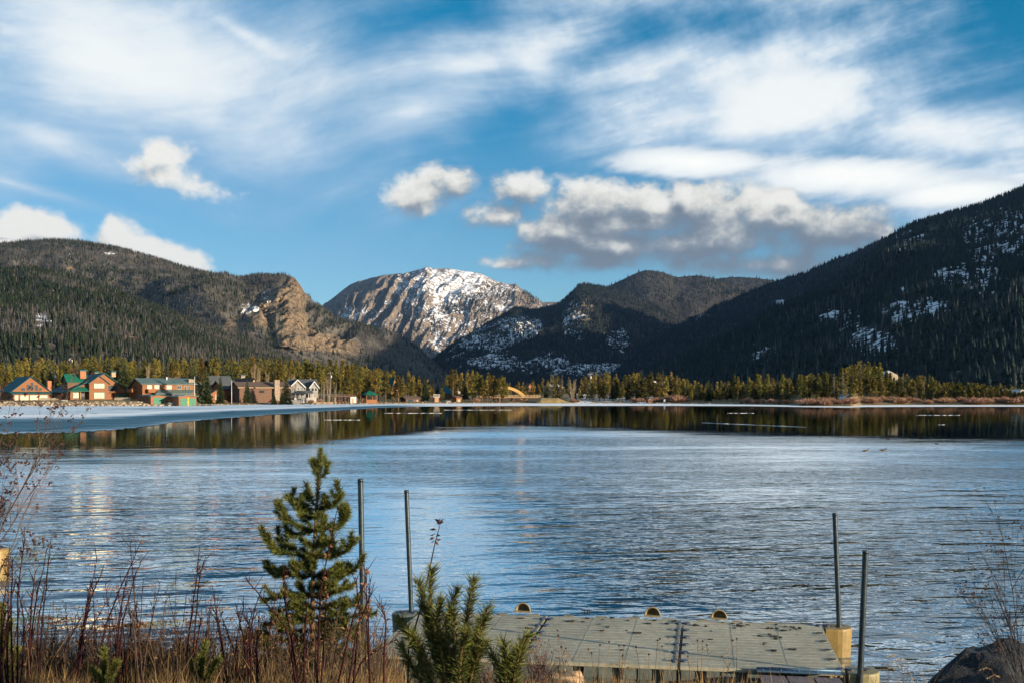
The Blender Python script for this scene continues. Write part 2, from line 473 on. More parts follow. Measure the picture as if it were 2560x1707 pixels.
class Mountain:
    def __init__(self, name, sil, yr, yf, px0, px1, nu, nv, prof=1.25, amp=30, unit=260, crest=4, back=0.35, zf=2.0, ridged=0.5, warp=0.0, sharp=10, extra=None, maskf=None, mat=None, stretch=1.0):
        u = np.linspace(px0, px1, nu); v = np.r_[np.linspace(0, 1, nv), np.linspace(1, 1 + back, 9)[1:]]
        U, V = np.meshgrid(u, v, indexing='ij')
        sil_y = smooth_pts(U, sil, sharp)
        Yr = lerp_pts(U, yr); Yf = lerp_pts(U, yf)
        D = Yf + (Yr - Yf) * V
        X = (U - CX) / F * D
        zr = H + (HY - sil_y) / F * Yr
        g = np.where(V <= 1, np.clip(V, 0, 1) ** prof, 1 - ((V - 1) / back) ** 1.3 * 0.9)
        Z = zf + (zr - zf) * g
        env = np.clip(np.sin(np.pi * np.clip(V, 0, 1)) ** 0.8, 0, 1)
        wx = fbm(X / unit / 2, D / unit / 2 + 5, 3) * warp; wy = fbm(X / unit / 2 + 9, D / unit / 2, 3) * warp
        n = fbm(X / unit + wx, D / unit / stretch + wy, 6, 0.52, True) * ridged + fbm(X / unit * 1.3 + 4, D / unit * 1.3 - 3, 6, 0.5) * (1 - ridged)
        Z = Z + env * amp * np.clip((zr - zf) / 150, 0.1, 1) * n
        Z = Z + np.where(V > 0.9, 1, V) * crest * fbm(X / 60, D / 60, 4, .6)
        if extra is not None:
            Z, D = extra(U, V, X, D, Z)
            X = (U - CX) / F * D
        self.X, self.D, self.Z, self.U, self.V = X, D, Z, U, V
        sx = CX + F * X / D; sy = HY - F * (Z - H) / D
        self.sx, self.sy = sx, sy
        # surface slope for the masks
        dzu = np.gradient(Z, axis=0) / np.maximum(np.gradient(X, axis=0), 1e-3)
        dzv = np.gradient(Z, axis=1) / np.maximum(np.gradient(D, axis=1), 1e-3)
        self.gx, self.gy = dzu, dzv
        self.slope = np.sqrt(dzu ** 2 + dzv ** 2)
        rock, snow, self.wood = maskf(self) if maskf else (np.zeros_like(Z), np.zeros_like(Z), np.ones_like(Z))
        idx = np.arange(U.size).reshape(U.shape)
        q = np.stack([idx[:-1, :-1], idx[1:, :-1], idx[1:, 1:], idx[:-1, 1:]], -1).reshape(-1, 4)
        o = mesh_np(name, np.stack([X, D, Z], -1).reshape(-1, 3), q, mat, smooth=True, attrs={'rock': rock.ravel(), 'snow': snow.ravel()})
        o['kind'] = 'structure'
        self.o = o
        self.rock, self.snow = rock, snow
    def scatter(self, count, seed, vmax=1.03, need=0.5):
        """random points on the near side, evenly spread over the ground, where the wood mask allows"""
        r = np.random.default_rng(seed)
        nu, nv = self.X.shape
        nvf = int(np.searchsorted(self.V[0], vmax))
        # area weights
        dx = np.abs(np.diff(self.X[:, :nvf], axis=0))[:, :-1]; dy = np.abs(np.diff(self.D[:, :nvf], axis=1))[:-1]
        wgt = dx * dy * (0.5 + 0.5 * self.wood[:-1, :nvf - 1]) * (self.wood[:-1, :nvf - 1] > 0.02)
        p = (wgt / wgt.sum()).ravel()
        k = r.choice(p.size, count, p=p)
        i, j = np.divmod(k, nvf - 1)
        a, b = r.random(count), r.random(count)
        def bi(A):
            return (A[i, j] * (1 - a) + A[i + 1, j] * a) * (1 - b) + (A[i, j + 1] * (1 - a) + A[i + 1, j + 1] * a) * b
        keep = r.random(count) < bi(self.wood)
        return bi(self.X)[keep], bi(self.D)[keep], bi(self.Z)[keep]

def forest(name, label, pts, seed, hmin, hmax, dead_f, mat, wfac=0.2, tiers=2, sides=5, green=((.022, .040, .020), (.05, .065, .026)), dead=((.13, .115, .10), (.24, .215, .19))):
    """a far wood that reads as one mass: thousands of small tiered conifers and bleached dead trunks in one mesh"""
    r = np.random.default_rng(seed)
    x, y, z = pts
    n = len(x)
    h = hmin + (hmax - hmin) * r.random(n) ** 1.4
    df = dead_f(x, y) if callable(dead_f) else np.full(n, dead_f)
    isd = r.random(n) < df
    rad = np.where(isd, h * 0.085, h * wfac * (0.75 + 0.5 * r.random(n)))
    rot = r.random(n) * 6.28
    lean = (r.random((n, 2)) - .5) * 0.08
    V = []; FA = []; T = []
    g = np.array(green); d = np.array(dead)
    mixv = r.random((n, 1))
    col = np.where(isd[:, None], d[0] * (1 - mixv) + d[1] * mixv, g[0] * (1 - mixv) + g[1] * mixv)
    base = 0
    for k in range(tiers):
        zb = k * (0.82 / tiers) * 0.95 + 0.06; zt = 1.0 if k == tiers - 1 else zb + 0.95 / tiers + 0.12
        rr = rad * (1 - 0.55 * k / max(tiers - 1, 1)) if tiers > 1 else rad
        ring = []
        for s in range(sides):
            a = rot + 2 * np.pi * s / sides + k * 0.6
            jit = 0.7 + 0.6 * r.random(n)
            ring.append(np.stack([x + rr * jit * np.cos(a) + lean[:, 0] * h * zb, y + rr * jit * np.sin(a) + lean[:, 1] * h * zb, z + h * (zb - 0.05 * r.random(n))], -1))
        tip = np.stack([x + lean[:, 0] * h * zt, y + lean[:, 1] * h * zt, z + h * zt], -1)
        vs = np.stack(ring + [tip], 1)
        V.append(vs.reshape(-1, 3))
        ids = base + np.arange(n)[:, None] * (sides + 1)
        for s in range(sides):
            FA.append(np.c_[ids + s, ids + (s + 1) % sides, ids + sides])
        tc = np.repeat(col[:, None, :], sides + 1, 1)
        tc = tc * (0.85 + 0.3 * r.random((n, sides + 1, 1)))
        T.append(tc.reshape(-1, 3))
        base += n * (sides + 1)
    o = mesh_np(name, np.concatenate(V), np.concatenate(FA), mat, tint=np.concatenate(T))
    return tag(o, label, 'forest', kind='stuff')

M_forest = tint_mat('far conifer needles', 0.85, 0, 0.3, 0.15)

# far snowy top at the left edge
def m_peak(s): return np.ones_like(s.Z) * .3, np.ones_like(s.Z) * (.75) , np.zeros_like(s.Z)
mm_peak = mountain_mat('snowy summit', 120, (.25, .22, .19), (.3, .27, .23), (.3, .26, .22), (.4, .36, .3), 12)
Mountain('mountain', [(-500, 660), (-120, 604), (0, 594), (30, 597), (60, 606), (160, 640), (400, 760)], [(-500, 8200), (400, 8200)], [(-500, 6500), (400, 6500)], -500, 300, 60, 24, amp=60, unit=700, mat=mm_peak, maskf=m_peak)

# --- the bald snowy mountain at the head of the valley
def craig_extra(U, V, X, D, Z):
    # rock ribs and gullies running down the fall line, steep on the left, gentle on the right
    env = np.clip(np.sin(np.pi * np.clip(V, 0, 1)), 0, 1) ** 0.7
    left = sstep(U, 1120, 950)
    slant = U + (V - 1) * -140
    ribs = fbm(slant / 46 + fbm(U / 90, V * 3, 3) * 0.8, V * 1.6, 5, .55, True)
    ribs2 = fbm(slant / 17 + 3, V * 3.0, 4, .55, True)
    Z = Z + env * (ribs * (55 + 60 * left) + ribs2 * (16 + 18 * left))
    # big buttress below the summit
    ridge = np.exp(-((U - (1066 - (1 - V) * 10)) / 26) ** 2) * env
    Z = Z + ridge * 50
    return Z, D
def m_craig(s):
    n = fbm(s.X / 330, s.D / 330, 5, .6)
    lm = sstep(s.gx, 0.30, -0.25)                   # ground that falls to the right keeps its snow
    region = 0.22 + 0.40 * np.exp(-((s.sx - 1135) / 105) ** 2 - ((s.sy - 715) / 60) ** 2) + 0.20 * np.exp(-((s.sx - 1100) / 220) ** 2 - ((s.sy - 800) / 80) ** 2)
    gul = np.exp(-((s.sx - (1090 + (s.sy - 690) * 0.0)) / 9) ** 2) * sstep(s.sy, 685, 700) * 0.5
    gul += np.exp(-(((s.sx - 985) + (s.sy - 740) * 0.9) / 12) ** 2) * 0.35 * sstep(s.sy, 690, 720)
    gul += np.exp(-(((s.sx - 855) * .25 + (s.sy - 790)) / 16) ** 2) * .45 * sstep(s.sx, 960, 900)
    snow = region + gul * .45 + 0.30 * n + .30 * fbm(s.X / 120, s.D / 160, 4, .6) + 0.10 * lm - 0.25 * sstep(s.slope, .75, 1.3) - 0.28 * sstep(s.sx, 1000, 930) * sstep(s.sy, 775, 745)
    rock = np.ones_like(s.Z) * 0.9
    wood = np.clip(ell(s.sx, s.sy, 1165, 775, 70, 22) + ell(s.sx, s.sy, 1205, 745, 75, 16) * .7 + ell(s.sx, s.sy, 1320, 748, 40, 22) + ell(s.sx, s.sy, 1060, 815, 55, 40) * .6 + ell(s.sx, s.sy, 970, 850, 90, 40) * .8 + ell(s.sx, s.sy, 1220, 718, 40, 14) * .5 + ell(s.sx, s.sy, 1230, 790, 60, 14) * .4 + sstep(s.sy, 850, 900), 0, 1) * (0.55 + 0.9 * n)
    wood = np.clip(wood, 0, 1)
    return rock, np.minimum(snow, .60) - wood * .25, wood
mm_craig = mountain_mat('alpine rock and snow', 130, (.10, .09, .08), (.16, .14, .12), (.28, .222, .168), (.15, .13, .11), 26, .46, .60, .5)
craig = Mountain('mountain', [(640, 930), (720, 850), (770, 790), (801, 769), (824, 753), (847, 734), (876, 711), (908, 701), (940, 692), (973, 687), (1011, 685), (1040, 677), (1066, 669), (1082, 672), (1121, 672), (1154, 677), (1186, 682), (1199, 683), (1218, 693), (1244, 705), (1283, 713), (1289, 708), (1299, 721), (1331, 740), (1354, 756), (1399, 757), (1450, 775), (1600, 850)],
                 [(600, 9000), (1600, 9000)], [(600, 6300), (1600, 6300)], 640, 1600, 560, 190, prof=1.15, amp=85, unit=900, crest=8, ridged=.7, warp=.5, sharp=3, extra=craig_extra, maskf=m_craig, mat=mm_craig)
forest('mountain_forest', 'dark scattered pines on the snowy bald mountain', craig.scatter(9000, 1, need=.4), 1, 16, 30, .06, M_forest, .2, 2, 4, green=((.006, .014, .013), (.016, .024, .017)))

# --- wooded hills in the middle
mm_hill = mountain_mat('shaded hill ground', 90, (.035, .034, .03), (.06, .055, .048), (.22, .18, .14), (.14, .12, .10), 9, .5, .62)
def m_c(s): return np.zeros_like(s.Z), np.zeros_like(s.Z), np.ones_like(s.Z)
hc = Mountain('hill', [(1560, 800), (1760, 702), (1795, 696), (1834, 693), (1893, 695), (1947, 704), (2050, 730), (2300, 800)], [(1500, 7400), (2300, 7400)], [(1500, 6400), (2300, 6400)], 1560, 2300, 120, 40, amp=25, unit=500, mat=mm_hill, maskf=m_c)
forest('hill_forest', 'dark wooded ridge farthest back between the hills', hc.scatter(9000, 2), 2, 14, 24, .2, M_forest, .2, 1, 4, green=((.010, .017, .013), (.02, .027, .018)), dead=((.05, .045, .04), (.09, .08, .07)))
def m_b(s): 
    n = fbm(s.X / 300, s.D / 300, 4)
    return np.zeros_like(s.Z), .12 + .1 * n, np.ones_like(s.Z) * .9
hb = Mountain('hill', [(1330, 860), (1440, 770), (1513, 722), (1563, 696), (1600, 679), (1617, 675), (1656, 681), (1691, 694), (1720, 691), (1745, 689), (1775, 694), (1809, 706), (1860, 716), (1903, 723), (2000, 760), (2200, 850)], [(1300, 6000), (2200, 6000)], [(1300, 4900), (2200, 4900)], 1330, 2150, 220, 70, amp=40, unit=420, ridged=.6, mat=mm_hill, maskf=m_b)
def dead_b(x, y): return 0.35 + 0.5 * sstep(fbm(x / 200, y / 200, 3), -.2, .3)
forest('hill_forest', 'brown sunlit wooded hill behind the small round peak', hb.scatter(20000, 3), 3, 11, 20, dead_b, M_forest, .19, 1, 4, green=((.012, .02, .014), (.026, .032, .02)), dead=((.06, .052, .048), (.11, .098, .088)))
def a_extra(U, V, X, D, Z):
    env = np.clip(np.sin(np.pi * np.clip(V, 0, 1)), 0, 1) ** .8
    st = fbm((U * .8 + D * .06) / 40, D / 330 - U / 300, 5, .55, True)
    return Z + env * st * 26, D
def m_a(s):
    n = fbm(s.X / 160, s.D / 160, 5, .6)
    strat = fbm(s.sx / 70 + s.sy / 60, (s.sy + s.sx * .45) / 11, 4, .6)
    sn = ell(s.sx, s.sy, 1440, 800, 50, 70) * .55 + ell(s.sx, s.sy, 1545, 850, 40, 40) * .55 + ell(s.sx, s.sy, 1240, 830, 130, 45) * .48 + ell(s.sx, s.sy, 1190, 880, 110, 45) * .50 + ell(s.sx, s.sy, 1310, 810, 60, 35) * .45 + ell(s.sx, s.sy, 1530, 925, 110, 22) * .62 + ell(s.sx, s.sy, 1240, 905, 70, 18) * .55 + ell(s.sx, s.sy, 1370, 920, 160, 25) * .42 + ell(s.sx, s.sy, 1380, 890, 60, 26) * .4
    snow = sn * .86 + .36 * n + .50 * strat * sstep(s.sx, 1420, 1330) - .03
    snow = np.minimum(snow, .46)
    rock = np.clip(ell(s.sx, s.sy, 1450, 770, 36, 40) + .35 * sn, 0, 1)
    wood = np.clip(1.0 - 1.1 * sstep(snow, .3, .6), .06, 1)
    return rock, snow, wood
mm_a = mountain_mat('snowy hillside with shade in colour', 60, (.02, .023, .024), (.036, .036, .036), (.25, .2, .15), (.13, .115, .10), 9, .42, .56, .6)  # ground colours darkened and blued to carry the hill's shade
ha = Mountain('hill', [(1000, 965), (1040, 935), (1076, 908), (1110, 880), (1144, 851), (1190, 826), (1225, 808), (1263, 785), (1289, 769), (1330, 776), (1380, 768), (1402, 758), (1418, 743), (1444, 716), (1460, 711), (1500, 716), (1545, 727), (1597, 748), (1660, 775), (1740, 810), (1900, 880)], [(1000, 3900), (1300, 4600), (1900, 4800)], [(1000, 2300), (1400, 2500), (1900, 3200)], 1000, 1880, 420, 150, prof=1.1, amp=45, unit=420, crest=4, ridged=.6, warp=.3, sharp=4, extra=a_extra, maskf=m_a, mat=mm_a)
def dead_a(x, y): return 0.12 + 0.5 * sstep(x / y * F + CX, 1480, 1560) * sstep(fbm(x / 150, y / 150, 3), -.2, .3)
forest('hill_forest', 'dark wooded peak with snowy rock bands in the middle of the valley', ha.scatter(34000, 4), 4, 8, 14, dead_a, M_forest, .2, 2, 4, green=((.008, .016, .018), (.018, .027, .022)), dead=((.05, .048, .048), (.10, .092, .086)))  # blue of the shaded hillside is put into these tree colours

# --- left mountain with its cliffs
def l_extra(U, V, X, D, Z):
    sx = U; sy = HY - F * (Z - H) / D
    cl = np.clip(ell(sx, sy, 735, 745, 50, 65) + ell(sx, sy, 655, 785, 55, 50) + ell(sx, sy, 740, 795, 45, 60) + ell(sx, sy, 590, 812, 40, 26) + ell(sx, sy, 830, 855, 60, 40) + ell(sx, sy, 770, 850, 60, 45) + ell(sx, sy, 720, 850, 60, 40), 0, 1)
    b = fbm(X / 58, Z / 110 + D / 400, 4, .5, True) * 26 + fbm(X / 22, Z / 60, 4, .6, True) * 12 + fbm(X / 9, Z / 16, 3, .6, True) * 4
    # cliffs stand out as buttresses towards the lake
    D = D - cl * (b * 1.7 + 16)
    Z = Z + cl * b * .25
    # broad gullies on the forested flank
    env = np.clip(np.sin(np.pi * np.clip(V, 0, 1)), 0, 1) * (1 - cl)
    Z = Z + env * 58 * fbm((X + D * .4) / 300, (D - X * .3) / 800, 4, .5, True)
    return Z, D
def m_l(s):
    n = fbm(s.X / 90, s.D / 90, 5, .6)
    cl = np.clip(ell(s.sx, s.sy, 735, 735, 38, 45) + ell(s.sx, s.sy, 655, 787, 42, 40) + ell(s.sx, s.sy, 738, 792, 34, 48) + ell(s.sx, s.sy, 585, 815, 34, 20) + ell(s.sx, s.sy, 825, 858, 34, 24) + ell(s.sx, s.sy, 765, 848, 50, 36) * .8 + ell(s.sx, s.sy, 715, 850, 40, 30) * .7 + ell(s.sx, s.sy, 860, 870, 70, 35) * .55 + ell(s.sx, s.sy, 340, 640, 5, 6) + ell(s.sx, s.sy, 176, 672, 12, 6) + ell(s.sx, s.sy, 690, 745, 40, 30) * .6, 0, 1)
    rock = np.clip(cl + .25 * n * (cl > .02), 0, 1)
    snow = ell(s.sx, s.sy, 275, 634, 24, 7) * .5 + ell(s.sx, s.sy, 672, 740, 36, 26) * .40 + ell(s.sx, s.sy, 622, 778, 30, 32) * .33 + ell(s.sx, s.sy, 180, 635, 9, 7) * .5 + ell(s.sx, s.sy, 610, 770, 60, 14) * .2 + .1 * n
    wood = np.clip((1 - 1.25 * rock - 1.0 * sstep(snow, .4, .6)) * (.62 + .38 * sstep(fbm(s.X / 130 + 5, s.D / 130, 4, .6), -.25, .2)), 0.03, 1)
    return rock, snow, wood
mm_l = mountain_mat('sunlit mountainside', 45, (.075, .07, .06), (.125, .113, .10), (.33, .245, .155), (.15, .12, .092), 13, .48, .62, .25)
lm = Mountain('mountain', [(-700, 640), (-300, 618), (0, 608), (60, 605), (130, 600), (200, 603), (280, 620), (360, 641), (450, 666), (550, 691), (600, 697), (660, 695), (700, 693), (722, 697), (740, 705), (750, 721), (766, 747), (801, 772), (837, 798), (876, 815), (921, 824), (960, 840), (979, 853), (1015, 873), (1050, 898), (1080, 925), (1130, 965)],
              [(-700, 3300), (500, 3000), (720, 2600), (850, 2500), (1130, 2400)], [(-700, 1500), (500, 1500), (800, 1650), (1130, 2000)], -700, 1130, 620, 190, prof=1.12, amp=42, unit=520, crest=3, ridged=.55, warp=.3, sharp=4, extra=l_extra, maskf=m_l, mat=mm_l)
def dead_l(x, y):
    n = fbm(x / 260 + 3, y / 260, 4, .55)
    return np.clip(.48 + .42 * sstep(n, -.25, .25), .1, .9)
forest('mountain_forest', 'grey green forest with many dead trees covering the left mountain', lm.scatter(66000, 5), 5, 6, 11.5, dead_l, M_forest, .19, 2, 4, green=((.011, .021, .014), (.026, .036, .021)), dead=((.055, .050, .045), (.115, .105, .092)))
# --- lower dark foothill in front of it
def m_lf(s):
    n = fbm(s.X / 70, s.D / 70, 5, .6)
    rock = ell(s.sx, s.sy, 330, 845, 26, 16) * .7 + ell(s.sx, s.sy, 340, 800, 14, 16) * .5
    snow = ell(s.sx, s.sy, 110, 800, 32, 34) * .52 + ell(s.sx, s.sy, 228, 772, 26, 14) * .5 + ell(s.sx, s.sy, 118, 722, 46, 12) * .42 + ell(s.sx, s.sy, 20, 770, 40, 22) * .42 + .12 * n
    return rock, snow, np.clip(1 - rock - .8 * sstep(snow, .42, .6), .05, 1)
lf = Mountain('hill', [(-700, 730), (-200, 700), (0, 682), (70, 672), (140, 685), (230, 709), (330, 748), (450, 795), (560, 842), (700, 895), (830, 945), (900, 965)],
              [(-700, 1850), (400, 1850), (900, 1500)], [(-700, 720), (0, 720), (900, 900)], -700, 900, 300, 110, prof=1.1, amp=26, unit=330, crest=3, ridged=.5, mat=mm_l, maskf=m_lf)
def dead_lf(x, y):
    n = fbm(x / 170 + 7, y / 240, 4, .55)
    px = x / y * F + CX
    return np.clip(.2 + .55 * sstep(n, -.1, .3) + .25 * sstep(px, 350, 560), .05, .8)
forest('hill_forest', 'darker green forested foothill below the left mountain', lf.scatter(44000, 6), 6, 5.5, 12, dead_lf, M_forest, .19, 3, 4, green=((.010, .019, .012), (.024, .034, .017)), dead=((.05, .046, .042), (.105, .097, .086)))

# --- right mountain, far ridge and near slope: shade put into ground and tree colours
mm_r = mountain_mat('mountainside with shade in colour', 40, (.02, .022, .022), (.035, .034, .034), (.16, .14, .12), (.10, .09, .08), 4, .44, .58)
def m_r1(s):
    n = fbm(s.X / 110, s.D / 110, 4, .6)
    snow = ell(s.sx, s.sy, 1955, 757, 22, 9) * .7 + ell(s.sx, s.sy, 1740, 790, 45, 14) * .5 + .08 * n
    return np.zeros_like(s.Z), snow, np.clip(1 - sstep(snow, .42, .6), .03, 1)
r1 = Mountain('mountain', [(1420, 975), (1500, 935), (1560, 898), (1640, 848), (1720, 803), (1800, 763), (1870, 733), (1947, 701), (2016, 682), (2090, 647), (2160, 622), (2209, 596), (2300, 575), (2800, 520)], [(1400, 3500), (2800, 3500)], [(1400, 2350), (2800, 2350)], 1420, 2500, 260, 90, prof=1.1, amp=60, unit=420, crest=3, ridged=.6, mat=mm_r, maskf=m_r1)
forest('mountain_forest', 'blue dark forest on the far ridge of the right mountain', r1.scatter(26000, 7), 7, 7, 13, .12, M_forest, .2, 1, 5, green=((.006, .014, .019), (.014, .025, .026)), dead=((.04, .042, .048), (.075, .077, .085)))  # tree colours tinted blue for the ridge's shade and distance
def m_r2(s):
    n = fbm(s.X / 45, s.D / 90, 5, .6)
    sn = ell(s.sx, s.sy, 2500, 580, 110, 70) * .52 + ell(s.sx, s.sy, 2420, 700, 120, 50) * .3 + ell(s.sx, s.sy, 2460, 635, 60, 22) * .52 + ell(s.sx, s.sy, 2270, 600, 60, 34) * .36 + ell(s.sx, s.sy, 2250, 780, 70, 34) * .46 + ell(s.sx, s.sy, 2330, 770, 50, 30) * .44 + ell(s.sx, s.sy, 2110, 800, 70, 30) * .36 + ell(s.sx, s.sy, 2180, 860, 70, 40) * .40 + ell(s.sx, s.sy, 1910, 895, 40, 40) * .44 + ell(s.sx, s.sy, 2240, 725, 45, 14) * .42
    snow = sn * 1.3 + .34 * n + .10
    snow = np.minimum(snow, .49)
    return np.zeros_like(s.Z), snow, np.clip(1 - .75 * sstep(snow, .3, .6), .05, 1)
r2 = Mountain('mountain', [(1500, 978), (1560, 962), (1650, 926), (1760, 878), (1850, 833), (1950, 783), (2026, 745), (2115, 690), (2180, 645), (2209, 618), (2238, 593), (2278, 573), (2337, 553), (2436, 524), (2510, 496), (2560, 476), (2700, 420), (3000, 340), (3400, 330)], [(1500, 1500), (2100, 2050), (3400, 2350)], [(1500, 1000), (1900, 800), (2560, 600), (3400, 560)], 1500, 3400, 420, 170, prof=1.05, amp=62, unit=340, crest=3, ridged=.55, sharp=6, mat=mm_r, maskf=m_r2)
def dead_r(x, y):
    n = fbm(x / 120 + 2, y / 200, 4, .55)
    px = x / y * F + CX
    return np.clip(.03 + .38 * sstep(n, .0, .3), .03, .7)
forest('mountain_forest', 'dark forest with snow patches on the near slope of the right mountain', r2.scatter(54000, 8), 8, 7, 14, dead_r, M_forest, .185, 3, 5, green=((.007, .017, .022), (.018, .034, .028)), dead=((.04, .042, .047), (.095, .095, .10)))  # dark blue tree colours carry the shade of the slope
# ------------------------------------------------------------------ ground, lake, ice, shores
def depth_of(py): return H * F / (py - HY)
SHORE = [(-900, 350), (0, 353), (330, 353), (480, 358), (520, 380), (700, 400), (900, 412), (1050, 440), (1300, 452), (1480, 450), (1600, 440), (1780, 425), (1900, 400), (1990, 372), (2010, 352), (2130, 345), (2150, 372), (2300, 376), (2560, 368), (3400, 350)]
def shore_y(px): return lerp_pts(px, SHORE)

g = mesh_np('ground', [(-30000, -3000, -3), (30000, -3000, -3), (30000, 40000, -3), (-30000, 40000, -3)], [(0, 1, 2, 3)], pm('valley soil', (.10, .085, .06), (.07, .065, .045), .02, .9))
g['kind'] = 'structure'

def water_mat():
    m = bpy.data.materials.new('lake water'); m.use_nodes = True
    t = NT(m.node_tree); bs = m.node_tree.nodes['Principled BSDF']
    co = t.n('ShaderNodeTexCoord').outputs['Object']
    x, y, z = t.sep(co)
    bs.inputs['Base Color'].default_value = (.02, .045, .06, 1)

    # calm water near the far shore, wind ripples on this side of a wavering line
    fc = t.n('ShaderNodeFloatCurve')
    pts = [(-60, 72), (-33, 74), (-17, 79), (-11.5, 108), (0, 133), (10, 126), (23, 110), (45, 101), (80, 95)]
    cur = fc.mapping.curves[0]
    for i, (a, b) in enumerate(pts):
        loc = ((a + 60) / 140, b / 200)
        if i == 0: cur.points[0].location = loc
        elif i == len(pts) - 1: cur.points[-1].location = loc
        else: cur.points.new(*loc)
    fc.mapping.update()
    t.put(fc.inputs['Value'], t.lin(x, -60, 80))
    yb = t.m('MULTIPLY', fc.outputs[0], 200.0)
    wob = t.m('MULTIPLY', t.m('SUBTRACT', t.noise(t.v('MULTIPLY', co, (.6, 1.0, 0)), .07, 4, .6), .5), 40.0)
    edge = t.m('SUBTRACT', t.m('ADD', yb, t.m('ADD', wob, t.m('MULTIPLY', t.m('SUBTRACT', t.noise(t.v('MULTIPLY', co, (.25, 1.0, 0)), .5, 3, .6), .5), 22.0))), y)            # > 0 on the rippled side
    rip = t.smooth(edge, -12.0, 28.0)
    # cat's paws: broad patches of rougher and smoother water
    paws = t.smooth(t.m('ADD', t.m('MULTIPLY', t.noise(t.v('MULTIPLY', co, (.35, 1.0, 0)), .05, 3, .55, .4), .65), t.m('MULTIPLY', t.noise(t.v('MULTIPLY', co, (.4, 1.0, 0)), .21, 3, .6), .35)), .40, .58)
    near = t.smooth(y, 62, 34)
    centre = t.smooth(t.m('ABSOLUTE', t.m('ADD', x, t.m('MULTIPLY', y, .085))), 5.0, 1.0)  # glassy lane left of the dock
    lee = t.m('MULTIPLY', near, centre)
    # wavelets: crests roughly across the view, longer close by
    warp = t.v('SCALE', t.v('SUBTRACT', t.noise(co, .6, 2, .5, 0, True), (.5, .5, .5)))
    warp.node.inputs['Scale'].default_value = .5
    rot = t.n('ShaderNodeVectorRotate', rotation_type='Z_AXIS'); t.put(rot.inputs['Vector'], t.v('ADD', co, warp)); rot.inputs['Angle'].default_value = R(5)
    a = t.noise(t.v('MULTIPLY', rot.outputs[0], (.5, 1.0, 0)), 2.3, 2, .5)
    b = t.noise(t.v('MULTIPLY', rot.outputs[0], (.7, 1.0, 0)), 6.5, 2, .5)
    rot2 = t.n('ShaderNodeVectorRotate', rotation_type='Z_AXIS'); t.put(rot2.inputs['Vector'], co); rot2.inputs['Angle'].default_value = R(-14)
    c = t.noise(t.v('MULTIPLY', rot2.outputs[0], (.28, 1.0, 0)), .78, 3, .5)
    amp_a = t.m('MULTIPLY', rip, t.m('MULTIPLY', t.m('ADD', .03, t.m('MULTIPLY', paws, .10)), t.m('SUBTRACT', 1.0, t.m('MULTIPLY', lee, .9))))
    amp_b = t.m('MULTIPLY', rip, t.m('MULTIPLY', t.m('ADD', .008, t.m('MULTIPLY', paws, .03)), t.m('SUBTRACT', 1.0, t.m('MULTIPLY', lee, .85))))
    amp_c = t.m('MULTIPLY', rip, t.m('MULTIPLY', t.m('ADD', .09, t.m('MULTIPLY', near, .34)), t.m('ADD', .55, t.m('MULTIPLY', paws, .65))))
    amp_c = t.m('MULTIPLY', amp_c, t.m('SUBTRACT', 1.0, t.m('MULTIPLY', lee, .88)))
    hgt = t.m('ADD', t.m('ADD', t.m('MULTIPLY', a, amp_a), t.m('MULTIPLY', b, amp_b)), t.m('MULTIPLY', c, amp_c))
    calm = t.m('MULTIPLY', t.noise(t.v('MULTIPLY', co, (.5, 1, 0)), 1.1, 2, .5), .0055)
    hgt = t.m('ADD', hgt, calm)
    bp = t.n('ShaderNodeBump'); bp.inputs['Strength'].default_value = 1.0; bp.inputs['Distance'].default_value = 1.0
    t.put(bp.inputs['Height'], hgt)
    # mirror layer over the dark water body, stronger towards grazing angles
    # wavelets leaning away are hidden by those in front, so the faces one sees lean towards the near shore
    tilt = t.m('MULTIPLY', rip, t.m('SUBTRACT', .095, t.m('MULTIPLY', lee, .06)))
    nrm = t.v('NORMALIZE', t.v('ADD', bp.outputs[0], t.comb(0.0, t.m('MULTIPLY', tilt, -1.0), 0.0)))
    fr = t.n('ShaderNodeFresnel'); fr.inputs['IOR'].default_value = 1.333; t.put(fr.inputs['Normal'], nrm)
    gl = t.n('ShaderNodeBsdfGlossy'); t.put(gl.inputs['Color'], t.mix(rip, (.50, .54, .54, 1), (.97, 1, 1, 1))); t.put(gl.inputs['Normal'], nrm)
    gl.inputs['Roughness'].default_value = .012
    df = t.n('ShaderNodeBsdfDiffuse'); df.inputs['Color'].default_value = (.016, .035, .05, 1)
    mx = t.n('ShaderNodeMixShader'); t.put(mx.inputs[0], t.m('ADD', t.m('MULTIPLY', fr.outputs[0], 2.5), .08, clamp=True))
    t.t.links.new(df.outputs[0], mx.inputs[1]); t.t.links.new(gl.outputs[0], mx.inputs[2])
    t.t.nodes.remove(bs)
    t.t.links.new(mx.outputs[0], [n_ for n_ in t.t.nodes if n_.type == 'OUTPUT_MATERIAL'][0].inputs[0])
    return m
w = mesh_np('lake_water', [(-700, -30, 0), (700, -30, 0), (700, 620, 0), (-700, 620, 0)], [(0, 1, 2, 3)], water_mat())
w['kind'] = 'structure'

